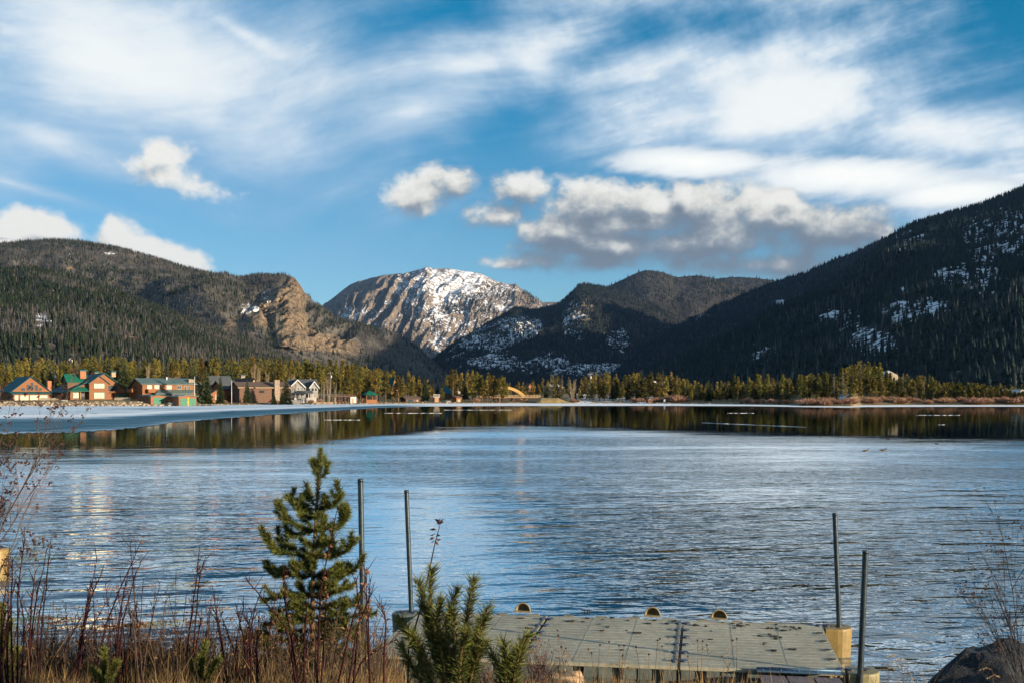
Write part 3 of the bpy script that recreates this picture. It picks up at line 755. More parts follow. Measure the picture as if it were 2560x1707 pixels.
# ice: a broad sheet off the left shore, a narrow white rim along the far shores
def ice_mat():
    m = bpy.data.materials.new('lake ice'); m.use_nodes = True
    t = NT(m.node_tree); bs = m.node_tree.nodes['Principled BSDF']
    co = t.n('ShaderNodeTexCoord').outputs['Object']
    at = t.n('ShaderNodeAttribute', attribute_name='snow').outputs['Fac']
    n = t.noise(t.v('MULTIPLY', co, (.25, 1, 1)), .12, 6, .65, .3)
    n2 = t.noise(t.v('MULTIPLY', co, (.5, 1, 1)), .9, 5, .7)
    f = t.m('ADD', at, t.m('ADD', t.m('MULTIPLY', t.m('SUBTRACT', n, .5), .7), t.m('MULTIPLY', t.m('SUBTRACT', n2, .5), .5)))
    cr = t.n('ShaderNodeTexVoronoi', feature='DISTANCE_TO_EDGE'); t.put(cr.inputs['Vector'], t.v('ADD', t.v('MULTIPLY', co, (.5, 1, 1)), t.v('SCALE', t.noise(co, .2, 3, .6, 0, True)))); cr.inputs['Scale'].default_value = .06
    f = t.m('SUBTRACT', f, t.smooth(cr.outputs['Distance'], .03, .0, .0, .35))
    col = t.ramp(t.smooth(f, 0.0, 1.0), [(0, (.05, .13, .19)), (.3, (.13, .25, .34)), (.6, (.52, .66, .78)), (1, (.88, .91, .93))])
    t.put(bs.inputs['Base Color'], col)
    t.put(bs.inputs['Roughness'], t.smooth(f, 0, 1, .32, .7))
    bs.inputs['Specular IOR Level'].default_value = .0
    b = t.n('ShaderNodeBump'); b.inputs['Distance'].default_value = .03; t.put(b.inputs['Height'], n2); t.put(bs.inputs['Normal'], b.outputs[0])
    return m
M_ice = ice_mat()
def ice_sheet():
    EDGE = [(-900, 1082), (0, 1083), (200, 1080), (330, 1070), (430, 1056), (520, 1048), (650, 1038), (800, 1028), (950, 1018.5), (1050, 1015.2), (1250, 1014), (1600, 1013.5), (1880, 1014.2), (1990, 1016.4), (2120, 1018), (2160, 1016.6), (2400, 1015.8), (2560, 1015.6), (3400, 1015.6)]
    px = np.linspace(-900, 3400, 1500)
    jag = fbm(px / 22, px * 0 + 3, 5, .65)
    ye = lerp_pts(px, EDGE); yn = depth_of(ye)
    yn = yn * (1 + .06 * jag * np.clip((ye - 1012) / 25, .05, 1))
    yf = shore_y(px) + 6
    n = 26
    v = np.linspace(0, 1, n) ** 1.2
    D = yn[:, None] + (np.maximum(yf, yn + 1)[:, None] - yn[:, None]) * v[None]
    X = (px[:, None] - CX) / F * D
    sy = HY + F * H / D
    sn = np.full_like(D, .95)
    lf_ = sstep(px, 1150, 950)[:, None]
    # bands: bare blue ice near the edge, a white snow line, smooth pale ice farther in
    band = np.interp(sy, [1008, 1014, 1022, 1030, 1040, 1046, 1055, 1075, 1083], [.72, .70, .62, .60, .72, .45, .20, .22, .45])
    bx = np.clip((sy - 1008) / np.maximum(ye[:, None] - 1008, 1) , 0, 1)
    band = np.interp(bx, [0, .15, .35, .42, .5, .62, .8, 1.0], [.72, .66, .62, .95, .50, .22, .22, .42])
    sn = sn * (1 - lf_) + band * lf_
    idx = np.arange(D.size).reshape(D.shape)
    q = np.stack([idx[:-1, :-1], idx[1:, :-1], idx[1:, 1:], idx[:-1, 1:]], -1).reshape(-1, 4)
    o = mesh_np('ice_sheet', np.stack([X, D, np.full_like(D, .03)], -1).reshape(-1, 3), q, M_ice, attrs={'snow': sn.ravel()})
    o['kind'] = 'structure'
ice_sheet()
def floe(px0, px1, py, th, label, dy=0):
    n = 40; th = th * .24
    u = np.linspace(0, 1, n)
    r = np.random.default_rng(int(px0 + py * 7))
    yc = py + dy * u + fbm(u * 6, u * 0 + px0, 3) * th * .8
    w_ = 2.2 * th * np.sin(np.pi * u) ** .6 * np.clip(.18 + 1.3 * fbm(u * (px1 - px0) / 16, u * 0 + py * .7, 3, .6), .02, 1)
    vs = []
    for s in (1, -1):
        for i in range(n):
            p = W(px0 + (px1 - px0) * u[i], yc[i], 1); D = depth_of(yc[i] + s * w_[i] / 2)
            vs.append(((px0 + (px1 - px0) * u[i] - CX) / F * D, D))
    V = [(a, b, .012) for a, b in vs] + [(a, b, .035) for a, b in vs]
    Fs = []
    for i in range(n - 1):
        Fs += [(2 * n + i, 2 * n + i + 1, 3 * n + i + 1, 3 * n + i), (i, i + 1, 2 * n + i + 1, 2 * n + i), (n + i + 1, n + i, 3 * n + i, 3 * n + i + 1)]
    o = mesh_np('ice_floe', V, Fs, M_ice, attrs={'snow': np.full(4 * n, .95)})
    tag(o, label, 'ice', 'thin ice floes drifting on the calm water')
floe(1755, 2015, 1056, 2.2, 'longest white streak of thin ice on the dark water before the right trees', 11)
floe(1818, 1885, 1032, 1.2, 'short ice streak above the longest one on the dark water')
floe(2290, 2400, 1037, 1.3, 'thin ice streak before the right hand willows')
floe(1110, 1280, 1024, 1.2, 'thin ice streak before the timber bridge')
floe(960, 1105, 1032, 2.0, 'ice streak before the little tower boathouse')
floe(810, 900, 1049, 1.6, 'ice streak on the brown reflection before the pergola')
floe(2345, 2362, 1061, 1.3, 'tiny ice chip alone on the dark water at right')

# land behind the lake
def land_z(px, Y):
    px = np.asarray(px, float); Y = np.asarray(Y, float)
    d = Y - shore_y(px)
    z = np.where(d < 0, -.6 + 0 * d, 0) + np.where(d >= 0, .15 + (1.1 * sstep(px, 500, 470) + .35) * sstep(d, 0, 7) + .012 * np.clip(d, 0, 250), 0) 
    knoll = 6.5 * np.exp(-((px - 2170) / 85) ** 2 - ((d - 75) / 38) ** 2) + 3.5 * np.exp(-((px - 2400) / 140) ** 2 - ((d - 80) / 40) ** 2) + 3.5 * np.exp(-((px - 2010) / 60) ** 2 - ((d - 70) / 30) ** 2)
    z = z + np.where(d > 0, knoll, 0)
    low = sstep(px, 2135, 2160) * sstep(d, 22, 0)
    z = z - .75 * low * (d >= 0)
    return z + np.where(d > 2, .18 * fbm(px / 15, Y / 4, 4), 0)
def land():
    px = np.linspace(-900, 3400, 1100)
    off = np.r_[-12, -1, 0.0, .5, 1.5, 3, 5, 8, 12, np.linspace(16, 140, 34), np.linspace(170, 900, 12)]
    U, O = np.meshgrid(px, off, indexing='ij')
    D = shore_y(U) + O + (O >= 0) * (O < 5) * 1.2 * fbm(U / 9, O * 0 + 1, 4)
    Z = land_z(U, np.where((O >= 0), shore_y(U) + O, shore_y(U) - 2))
    Z = np.where(O < 0, np.where(O < -5, -1.5, -.4), np.where(O == 0, .02, Z))
    X = (U - CX) / F * D
    idx = np.arange(D.size).reshape(D.shape)
    q = np.stack([idx[:-1, :-1], idx[1:, :-1], idx[1:, 1:], idx[:-1, 1:]], -1).reshape(-1, 4)
    n = fbm(U / 30, O / 12, 4)
    sn = sstep(U, 1380, 1440) * sstep(U, 1760, 1640) * (.42 + .5 * n) + sstep(U, 1985, 2010) * sstep(U, 2140, 2125) * .2 + .6 * np.exp(-((U - 2105) / 30) ** 2 - ((O - 50) / 20) ** 2) + .1 * n + .35 * np.exp(-((U - 2380) / 60) ** 2 - ((O - 70) / 25) ** 2)
    rk = sstep(U, 470, 330) * sstep(O, 6, 3) * .8
    m = mountain_mat('shore meadow', 14, (.27, .20, .10), (.16, .125, .07), (.30, .25, .19), (.20, .17, .13), .4, .45, .58)
    o = mesh_np('shore_land', np.stack([X, D, Z], -1).reshape(-1, 3), q, m, smooth=True, attrs={'rock': rk.ravel(), 'snow': sn.ravel()})
    o['kind'] = 'structure'
land()

# near bank under the camera
def bank_z(x, y):
    x = np.asarray(x, float); y = np.asarray(y, float)
    yy = y + .9 * sstep(x, 1.4, 3.0) * sstep(y, 9, 13) - .35 * sstep(x, -.8, -2.5)
    z = np.interp(yy, [-30, 0, 4, 6.5, 9, 11.5, 13, 14.5, 17, 20], [3.2, 2.3, 2.05, 1.85, 1.42, .93, .5, .0, -.8, -1.6])
    return z + .05 * fbm(x / .9, y / .9, 4) * (y < 15)
def bank():
    x = np.linspace(-14, 14, 240); y = np.r_[np.linspace(-30, 3, 20), np.linspace(3.2, 18, 130)]
    Xx, Yy = np.meshgrid(x, y, indexing='ij')
    Z = bank_z(Xx, Yy)
    idx = np.arange(Z.size).reshape(Z.shape)
    q = np.stack([idx[:-1, :-1], idx[1:, :-1], idx[1:, 1:], idx[:-1, 1:]], -1).reshape(-1, 4)
    o = mesh_np('bank', np.stack([Xx, Yy, Z], -1).reshape(-1, 3), q, pm('bank soil and litter', (.10, .07, .045), (.22, .16, .09), 6, .95, .03, 30), smooth=True)
    o['kind'] = 'structure'
bank()
# ------------------------------------------------------------------ shore trees
def tri_cloud(centres, radii, per, size, seed, flat=.6):
    """leaf clumps: small random triangles packed round clump centres"""
    r = np.random.default_rng(seed)
    c = np.repeat(np.asarray(centres, float), per, 0); rr = np.repeat(np.asarray(radii, float), per, 0)
    n = len(c)
    d = r.normal(size=(n, 3)); d /= np.linalg.norm(d, axis=1, keepdims=True)
    p = c + d * (r.random((n, 1)) ** .4) * rr[:, None] * np.array([1, 1, flat])
    a = r.normal(size=(n, 3)); a /= np.linalg.norm(a, axis=1, keepdims=True)
    b = np.cross(a, r.normal(size=(n, 3))); b /= np.linalg.norm(b, axis=1, keepdims=True) + 1e-6
    s = size * (.6 + .8 * r.random((n, 1)))
    v = np.stack([p - a * s, p + a * s * .8 + b * s * .35, p + b * s * 1.1], 1).reshape(-1, 3)
    return v

def make_trunk(name, h, r0, bend, seed, parent, mat, segs=5, limbs=()):
    rr = random.Random(seed)
    mb = MB()
    pts = [(bend * math.sin(i / segs * 2 + seed) * .5, bend * math.cos(i / segs * 2.3 + seed) * .5 - bend * .5 * math.cos(seed), h * i / segs) for i in range(segs + 1)]
    pts[0] = (0, 0, -.6)
    mb.tube(pts, [r0 * (1 - .85 * i / segs) for i in range(segs + 1)], 6)
    for (a, z, l, up) in limbs:
        z0 = z * h
        x1 = math.cos(a) * l; y1 = math.sin(a) * l
        mb.tube([(0, 0, z0), (x1 * .5, y1 * .5, z0 + up * l * .45), (x1, y1, z0 + up * l)], [r0 * .3, r0 * .2, r0 * .05], 4)
    return mb.build('trunk', mat, parent, True)

M_pine = tint_mat('pine needles', .75, .42, .45, 1.3)
M_spruce = tint_mat('spruce needles', .75, .35, .45, 1.3)
M_bark = pm('pine bark', (.20, .13, .08), (.12, .085, .06), 3, .9, .02, 12, stretch=(1, 1, .3))
M_grey = pm('dead grey wood', (.22, .195, .165), (.14, .125, .105), 3, .85, .01, 10, stretch=(1, 1, .3))
M_aspen = pm('pale bare bark', (.50, .41, .28), (.36, .29, .20), 3, .85)
M_twig = pm('bare twigs', (.34, .25, .15), (.24, .175, .11), 2, .85, rnd=.2)

PROTO = {}
def proto_pine(i):
    """lodgepole pine: bare lower trunk, ragged columnar crown of needle clumps; unit height 10 m"""
    r = np.random.default_rng(100 + i); rr = random.Random(100 + i)
    o = empty('pine_tree', (0, 0, -500))
    lo = rr.uniform(.18, .42)
    limbs = [(rr.random() * 6.28, rr.uniform(lo - .1, .85), rr.uniform(.6, 1.5), rr.uniform(-.1, .5)) for k in range(12)]
    make_trunk('trunk', 9.7, .16, .35, i, o, M_bark, limbs=limbs)
    cs = []; rs = []
    n = 60
    wid = rr.uniform(1.05, 1.7)
    for k in range(n):
        t = lo + (1 - lo) * (k / (n - 1)) ** .9
        env = wid * (1 - ((t - lo) / (1 - lo)) ** 1.25) ** .9 * (0.55 + .45 * min(1, (t - lo) / .18))
        a = rr.random() * 6.28; q = env * rr.uniform(.35, 1.1)
        cs.append((math.cos(a) * q, math.sin(a) * q, 10 * t - .2 + rr.uniform(-.25, .25)))
        rs.append(rr.uniform(.42, .75) * (.6 + .5 * (1 - t)))
    for k in range(5): cs.append((0, 0, 9.0 + k * .22)); rs.append(.3 - .04 * k)
    v = tri_cloud(cs, rs, 26, .25, 200 + i)
    m = r.random((len(cs), 1)); m = np.repeat(m, 26 * 3, 0)
    tint = np.array([.065, .068, .015]) * (1 - m) + np.array([.20, .15, .026]) * m
    c = mesh_np('crown', v, np.arange(len(v)).reshape(-1, 3), M_pine, o, tint=tint)
    return o
def proto_spruce(i):
    """spruce / fir: dense cone of drooping whorls almost to the ground; unit height 10 m"""
    rr = random.Random(300 + i); r = np.random.default_rng(300 + i)
    o = empty('spruce_tree', (0, 0, -500))
    make_trunk('trunk', 9.8, .17, .1, i, o, M_bark)
    V = []; wid = rr.uniform(1.5, 2.3); lo = rr.uniform(.05, .14)
    lev = 24
    for k in range(lev):
        t = lo + (1 - lo) * k / lev
        n = 11 if t < .7 else 7
        L = wid * (1 - (t - lo) / (1 - lo)) ** .85 + .12
        for j in range(n):
            a = j * 6.28 / n + k * 1.1 + rr.uniform(-.25, .25); l = L * rr.uniform(.65, 1.12); z = 10 * t + rr.uniform(-.15, .15)
            ca, sa_ = math.cos(a), math.sin(a); dr = rr.uniform(.12, .4); w_ = l * rr.uniform(.16, .26) + .06
            def pt(f, s, dz): return (ca * l * f - sa_ * s, sa_ * l * f + ca * s, z - dr * l * f * f + .06 * l + dz)
            V += [pt(.05, 0, .05), pt(.6, w_, -.04), pt(1, 0, .06 * l)]
            V += [pt(.05, 0, .05), pt(1, 0, .06 * l), pt(.6, -w_, -.04)]
            V += [pt(.3, 0, .1), pt(.75, w_ * .2, -.28 * l ** .5), pt(.95, 0, 0)]
            V += [pt(.15, w_ * .4, 0), pt(.5, w_ * 1.2, -.2 * l ** .5), pt(.62, w_ * .3, .03)]
            V += [pt(.15, -w_ * .4, 0), pt(.62, -w_ * .3, .03), pt(.5, -w_ * 1.2, -.2 * l ** .5)]
    V = np.array(V); n = len(V) // 15
    m = np.repeat(r.random((n, 1)), 15, 0)
    tint = np.array([.020, .036, .016]) * (1 - m) + np.array([.055, .066, .024]) * m
    mesh_np('crown', V, np.arange(len(V)).reshape(-1, 3), M_spruce, o, tint=tint)
    return o
def twig_mesh(name, trunks, seed, mat_trunk, mat_twig, o, h, spread, n_branch=60, twig=7):
    """bare tree: several pale stems and a crown of real twigs"""
    rr = random.Random(seed)
    mb = MB(); tw = []
    for k in range(trunks):
        bx, by = rr.uniform(-.25, .25) * trunks * .35, rr.uniform(-.25, .25) * trunks * .35
        tx, ty = bx + rr.uniform(-spread, spread) * .55, by + rr.uniform(-spread, spread) * .55
        hh = h * rr.uniform(.75, 1.0)
        mb.tube([(bx, by, -.4), ((bx + tx) / 2 + rr.uniform(-.15, .15), (by + ty) / 2, hh * .5), (tx, ty, hh)], [.06, .04, .012], 5)
        for j in range(n_branch // trunks):
            t = rr.uniform(.3, .97); px, py, pz = bx + (tx - bx) * t, by + (ty - by) * t, hh * t
            a = rr.random() * 6.28; l = (1.15 - t) * spread * rr.uniform(.5, 1.1)
            e = (px + math.cos(a) * l * .55, py + math.sin(a) * l * .55, pz + l * rr.uniform(.8, 1.5))
            mb.tube([(px, py, pz), e], [.022, .007], 3, False)
            for q in range(twig):
                f = rr.uniform(.2, 1); s = Vector((px, py, pz)).lerp(Vector(e), f)
                d = Vector((rr.uniform(-.6, .6), rr.uniform(-.6, .6), rr.uniform(.4, 1.2))) * rr.uniform(.3, .7)
                w_ = .017
                tw += [s + Vector((w_, 0, 0)), s - Vector((w_, 0, 0)), s + d, s + Vector((0, w_, 0)), s - Vector((0, w_, 0)), s + d]
    mb.build('trunk', mat_trunk, o, True)
    mesh_np('crown', [tuple(p) for p in tw], np.arange(len(tw)).reshape(-1, 3), mat_twig, o)
def proto_aspen(i):
    o = empty('bare_aspen', (0, 0, -500)); twig_mesh('a', [3, 5, 4][i % 3], 400 + i, M_aspen, M_twig, o, 9.6, 1.5, 110, 7); return o
def proto_dead(i):
    rr = random.Random(500 + i); o = empty('dead_pine', (0, 0, -500))
    mb = MB(); mb.tube([(0, 0, -.6), (.08, 0, 5), (rr.uniform(-.2, .2), .05, 10)], [.09, .06, .012], 5); mb.build('trunk', M_grey, o, True)
    mb = MB()
    for k in range(70):
        t = rr.uniform(.25, .97); a = rr.random() * 6.28; l = (1.1 - t) * rr.uniform(.7, 1.6) + .2
        mb.tube([(0, 0, 10 * t), (math.cos(a) * l * .6, math.sin(a) * l * .6, 10 * t + rr.uniform(-.1, .3) * l), (math.cos(a) * l, math.sin(a) * l, 10 * t - rr.uniform(-.1, .35) * l)], [.03, .025, .012], 3, False)
    mb.build('branches', M_grey, o)['kind'] = 'stuff'
    return o
def proto_willow(i):
    """leafless willow clump: a dome of upright reddish twigs; unit height 2.5 m"""
    rr = random.Random(600 + i); r = np.random.default_rng(600 + i)
    o = empty('willow_bush', (0, 0, -500))
    n = 620; V = []; T = []
    for k in range(n):
        a = rr.random() * 6.28; q = rr.random() ** .5
        b = Vector((math.cos(a) * q * .7, math.sin(a) * q * .7, -.15))
        l = 2.5 * (1 - .55 * q * q) * rr.uniform(.55, 1.05)
        e = b + Vector((math.cos(a) * q * 1.15 + rr.uniform(-.3, .3), math.sin(a) * q * 1.15 + rr.uniform(-.3, .3), l))
        mid = b.lerp(e, .55) + Vector((rr.uniform(-.12, .12), rr.uniform(-.12, .12), .1))
        w_ = rr.uniform(.016, .03); s = Vector((math.cos(a * 3), math.sin(a * 3), 0)) * w_
        V += [b + s, b - s, mid, b + s * .3, mid + s, e]
        c = np.array([.23, .125, .085]) * (1 - q) + np.array([.36, .22, .14]) * q
        c = c * rr.uniform(.7, 1.25)
        T += [c * .7, c * .7, c, c, c, c * 1.15]
    mesh_np('twigs', [tuple(p) for p in V], np.arange(len(V)).reshape(-1, 3), tint_mat('willow twigs', .8, .15, .2, 2), o, tint=np.array(T))
    return o
for i in range(5): PROTO['pine', i] = proto_pine(i)
for i in range(3): PROTO['spruce', i] = proto_spruce(i)
for i in range(3): PROTO['aspen', i] = proto_aspen(i)
for i in range(2): PROTO['dead', i] = proto_dead(i)
for i in range(3): PROTO['willow', i] = proto_willow(i)
NUM = {'pine': 5, 'spruce': 3, 'aspen': 3, 'dead': 2, 'willow': 3}
UNIT = {'pine': 10, 'spruce': 10, 'aspen': 10, 'dead': 10, 'willow': 2.5}
CATN = {'pine': 'tree', 'spruce': 'tree', 'aspen': 'tree', 'dead': 'tree', 'willow': 'bush'}
USED = set()
trr = random.Random(5)
def put_tree(kind, px, top, Y, label, group=None, wide=1.0, var=None, gz=None):
    """a tree whose top stands at a picture row when its foot is on the land at depth Y"""
    i = trr.randrange(NUM[kind]) if var is None else var
    z0 = float(land_z(px, Y)) if gz is None else gz
    zt = H + (HY - top) / F * Y
    h = max(zt - z0, .8)
    k = (kind, i)
    if k in USED: o = copy_tree(PROTO[k])
    else: o = PROTO[k]; USED.add(k)
    s = h / UNIT[kind]
    sw = s ** .75 * wide if kind != 'willow' else s * wide
    o.location = ((px - CX) / F * Y, Y, z0)
    o.scale = (sw * trr.uniform(.88, 1.12), sw * trr.uniform(.88, 1.12), s)
    o.rotation_euler = (0, 0, trr.random() * 6.28)
    tag(o, label, CATN[kind], group)
    return o

TOPS = [(0, 905), (60, 900), (100, 893), (150, 905), (220, 892), (300, 893), (340, 905), (400, 897), (440, 893), (520, 900), (570, 896), (640, 892), (700, 900), (760, 903), (820, 900), (880, 908), (930, 920), (975, 928), (1000, 938), (1020, 925), (1060, 944), (1100, 936), (1130, 922), (1170, 926), (1220, 930), (1260, 940), (1280, 955), (1330, 950), (1390, 930), (1440, 950), (1480, 928), (1530, 930), (1600, 928), (1665, 926), (1720, 942), (1780, 950), (1830, 945), (1900, 940), (1950, 945), (2000, 930), (2050, 924), (2080, 935), (2120, 905), (2160, 896), (2200, 908), (2240, 930), (2300, 932), (2350, 940), (2400, 950), (2450, 955), (2500, 955), (2560, 958)]
def top_at(px): return float(lerp_pts(px, TOPS))

def nth(k, what):
    s = 'th' if 10 < k % 100 < 14 else {1: 'st', 2: 'nd', 3: 'rd'}.get(k % 10, 'th')
    return '%d%s from the left: %s' % (k, s, what)
def tree_rows():
    def row(px0, px1, n, d0, d1, drop, kinds, label, group, wide=1.0):
        cnt = {}
        for k in range(n):
            px = px0 + (px1 - px0) * (k + trr.uniform(.1, .9)) / n
            Y = float(shore_y(px)) + trr.uniform(d0, d1)
            kind = trr.choices([q[0] for q in kinds], [q[1] for q in kinds])[0]
            cnt[kind] = cnt.get(kind, 0) + 1
            put_tree(kind, px, top_at(px) + trr.uniform(*drop), Y, nth(cnt[kind], label[kind]), group, wide)
    # behind the houses on the left
    row(-40, 500, 34, 62, 95, (-8, 30), [('pine', 6), ('spruce', 2)], {'pine': 'olive green pine in the row behind the three teal roofed houses', 'spruce': 'dark spruce among the pines behind the three teal roofed houses'}, 'trees behind the left houses')
    row(480, 930, 36, 45, 85, (-8, 30), [('pine', 6), ('spruce', 2)], {'pine': 'olive green pine in the row behind the brown and grey houses', 'spruce': 'dark spruce among the pines behind the brown and grey houses'}, 'trees behind the middle houses')
    row(860, 1270, 34, 12, 50, (-6, 34), [('pine', 6), ('spruce', 2)], {'pine': 'olive green pine in the grove left of the timber arch', 'spruce': 'dark spruce in the grove left of the timber arch'}, 'trees in the grove left of the bridge', 1.15)
    row(1285, 1480, 12, 60, 95, (0, 30), [('spruce', 4), ('pine', 2)], {'pine': 'dark thin pine in the open gap right of the bridge', 'spruce': 'dark thin spruce in the open gap right of the bridge'}, 'trees beyond the bridge')
    row(1475, 1700, 24, 14, 50, (-8, 30), [('pine', 7), ('spruce', 2)], {'pine': 'olive pine in the grove over the snow behind the small kiosk', 'spruce': 'dark spruce in the grove over the snow behind the small kiosk'}, 'trees behind the kiosk')
    row(1690, 2010, 34, 6, 55, (-8, 36), [('pine', 5), ('spruce', 3)], {'pine': 'olive pine between the red willows and the shaded slope', 'spruce': 'dark spruce between the red willows and the shaded slope'}, 'trees between the kiosk and the willow point')
    row(2000, 2300, 34, 30, 95, (-2, 34), [('pine', 6), ('spruce', 1), ('dead', 1)], {'pine': 'olive pine on the rocky knoll behind the willow point', 'spruce': 'dark spruce on the rocky knoll behind the willow point', 'dead': 'bleached dead pine standing on the rocky knoll'}, 'trees on the knoll')
    row(2040, 2330, 14, 22, 40, (48, 72), [('pine', 4), ('spruce', 1)], {'pine': 'low young pine at the foot of the rocky knoll behind willows', 'spruce': 'low young spruce at the foot of the rocky knoll behind willows'}, 'young trees below the knoll')
    row(2290, 2570, 30, 35, 100, (-4, 28), [('pine', 6), ('spruce', 2), ('aspen', 1)], {'pine': 'olive pine on the low rise behind the right willows', 'spruce': 'dark spruce on the low rise behind the right willows', 'aspen': 'pale bare aspen on the low rise behind the right willows'}, 'trees on the right rise')
tree_rows()
for k in range(10):
    px = 1182 + 92 * (k + trr.uniform(.1, .9)) / 10
    put_tree('pine', px, 936 + trr.uniform(0, 14) + (10 if px > 1255 else 0), 454 + trr.uniform(-2, 4), nth(k + 1, 'olive pine at the water hiding the left half of the arch'), 'trees in front of the arch', 1.2)
# single trees that can be told apart
put_tree('spruce', 272, 892, 400, 'tall dark spruce just right of the big teal roofed house', None, 1.25)
put_tree('spruce', 309, 891, 402, 'broad dark spruce between the big teal house and the long orange lodge', None, 1.3)
put_tree('spruce', 515, 912, 366, 'big spruce with a bare trunk and rusty top right of the boathouses', None, 1.15)
put_tree('spruce', 551, 936, 385, 'narrow dark spruce before the brown roofed house', None, .95)
put_tree('spruce', 618, 948, 392, 'dark spruce before the tan gable with the arched window', None, 1.05)
put_tree('spruce', 715, 943, 395, 'dense dark spruce between the stone chimney house and the white house', None, 1.25)
put_tree('spruce', 705, 975, 393, 'small bluish spruce at the foot of the dense dark one', None, 1.1)
put_tree('spruce', 684, 976, 393, 'small spruce beside the red canopy', None, 1.1)
put_tree('pine', 870, 944, 418, 'round dark pine behind the pergola boathouse', None, 1.5)
put_tree('pine', 893, 952, 420, 'bushy yellow green pine right of the pergola boathouse', None, 1.4)
put_tree('pine', 995, 938, 432, 'broad yellow green pine at the water left of the low brown shed', None, 1.7)
put_tree('spruce', 1062, 940, 448, 'slim dark spruce between the brown shed and the tower boathouse', None, .9)
for px, top, lab in ((95, 934, 'bare aspen behind the fence left of the big teal house'), (372, 903, 'leftmost pale bare aspen behind the long orange lodge'), (385, 908, 'right one of the pale bare aspens behind the long orange lodge'),
                     (634, 900, 'pale bare aspen behind the tan gable, left one'), (645, 912, 'pale bare aspen behind the tan gable, right one'), (668, 922, 'bare aspen over the roof of the stone chimney house'), (730, 928, 'bare aspen left of the grey and white house'),
                     (822, 934, 'tallest bare aspen in the clump right of the white house'), (808, 945, 'left bare aspen of the clump right of the white house'), (838, 950, 'right bare aspen of the clump right of the white house'), (470, 945, 'thin bare aspen by the white flagpole')):
    put_tree('aspen', px, top, 404 if px > 780 else (430 if px < 500 else 438), lab, 'bare aspens by the houses', 1.1)
for px, top, lab in ((1377, 934, 'tall dead grey pine in the gap right of the log house'), (1498, 940, 'grey dead trunk at the left end of the kiosk grove'), (1245, 950, 'leaning grey dead pine at the right end of the grove by the arch'), (1405, 935, 'dead pine leaning over the snowy bank'), (2085, 930, 'bare grey snag left of the rocky knoll'), (2108, 926, 'second bare grey snag at the left of the knoll'), (1945, 946, 'bare grey snag over the dark pines left of the point')):
    put_tree('dead', px, top, float(shore_y(px)) + 28, lab, 'dead grey pines')
put_tree('aspen', 1432, 942, 500, 'round tan bare tree behind the snowy bank', None, 2.2)
put_tree('aspen', 2535, 965, 420, 'pale yellow aspen before the tan house at the right edge', None, .9)
put_tree('aspen', 2470, 972, 420, 'pale bare aspen behind the right end of the willows', None, 1.0)
# willows
for k in range(30):
    px = 2140 + 425 * (k + trr.uniform(.2, .8)) / 30
    put_tree('willow', px, 990 + trr.uniform(-5, 6), float(shore_y(px)) + trr.uniform(9, 20), nth(k + 1, 'reddish leafless willow in the hedge along the right shore'), 'willows along the right shore', trr.uniform(1.3, 1.9))
for k in range(12):
    px = 2005 + 130 * (k + trr.uniform(.2, .8)) / 12
    put_tree('willow', px, 989 + trr.uniform(-3, 7), float(shore_y(px)) + trr.uniform(2, 9), nth(k + 1, 'dense tan willow on the point that juts into the lake'), 'willows on the point', trr.uniform(1.3, 1.8))
for k in range(11):
    px = 1850 + 150 * (k + trr.uniform(.2, .8)) / 11
    put_tree('willow', px, 992 + trr.uniform(-4, 6), float(shore_y(px)) + trr.uniform(3, 8), nth(k + 1, 'greyish willow at the waterline left of the point'), 'willows left of the point', trr.uniform(1.0, 1.5))
for k in range(9):
    px = 1638 + 75 * (k + trr.uniform(.2, .8)) / 9
    put_tree('willow', px, 985 + trr.uniform(-3, 6), float(shore_y(px)) + trr.uniform(6, 12), nth(k + 1, 'red brown willow around the white sign box'), 'willows by the kiosk', trr.uniform(1.2, 1.6))
for k, (px, top) in enumerate(((1190, 992), (1300, 992), (1315, 995), (1432, 993), (1447, 996), (1585, 990), (1601, 990))):
    put_tree('willow', px, top, float(shore_y(px)) + 6, nth(k + 1, 'small brown shrub on the far bank near the bridge'), 'shrubs near the bridge', 1.3)
for k, (px, top) in enumerate(((190, 995), (560, 996), (778, 995), (800, 993), (850, 996), (915, 996))):
    put_tree('willow', px, top, float(shore_y(px)) + 7, nth(k + 1, 'low brown shrub in the waterside gardens of the houses'), 'garden shrubs by the houses', 1.2)

# the woods behind the first trees, one mass
def back_wood(name, label, px0, px1, n, d0, d1, drop, seed):
    r = np.random.default_rng(seed)
    px = px0 + (px1 - px0) * r.random(n); Y = shore_y(px) + d0 + (d1 - d0) * r.random(n)
    z0 = land_z(px, Y); top = lerp_pts(px, TOPS) + drop[0] + (drop[1] - drop[0]) * r.random(n)
    h = np.maximum(H + (HY - top) / F * Y - z0, 3)
    x = (px - CX) / F * Y
    per = 150
    c = np.zeros((n, per, 3)); t = r.random((n, per)) ** .8
    env = (h * .13)[:, None] * (1 - t ** 1.6) ** .8 + .1
    a = r.random((n, per)) * 6.28; q = env * r.random((n, per)) ** .5
    c[..., 0] = x[:, None] + q * np.cos(a); c[..., 1] = Y[:, None] + q * np.sin(a); c[..., 2] = z0[:, None] + h[:, None] * (.15 + .85 * t)
    v = tri_cloud(c.reshape(-1, 3), np.full(n * per, .12), 1, .42, seed + 1)
    m = np.repeat(r.random(n), per * 3)[:, None]
    tint = np.array([.055, .060, .015]) * (1 - m) + np.array([.165, .128, .026]) * m
    o = mesh_np(name, v, np.arange(len(v)).reshape(-1, 3), M_pine, tint=tint)
    tag(o, label, 'forest', kind='stuff')
back_wood('back_forest', 'mass of pines behind the lakeside houses', -60, 1000, 480, 80, 180, (-4, 20), 21)
back_wood('back_forest', 'mass of pines behind the bridge and the kiosk', 860, 1720, 210, 55, 130, (0, 30), 22)
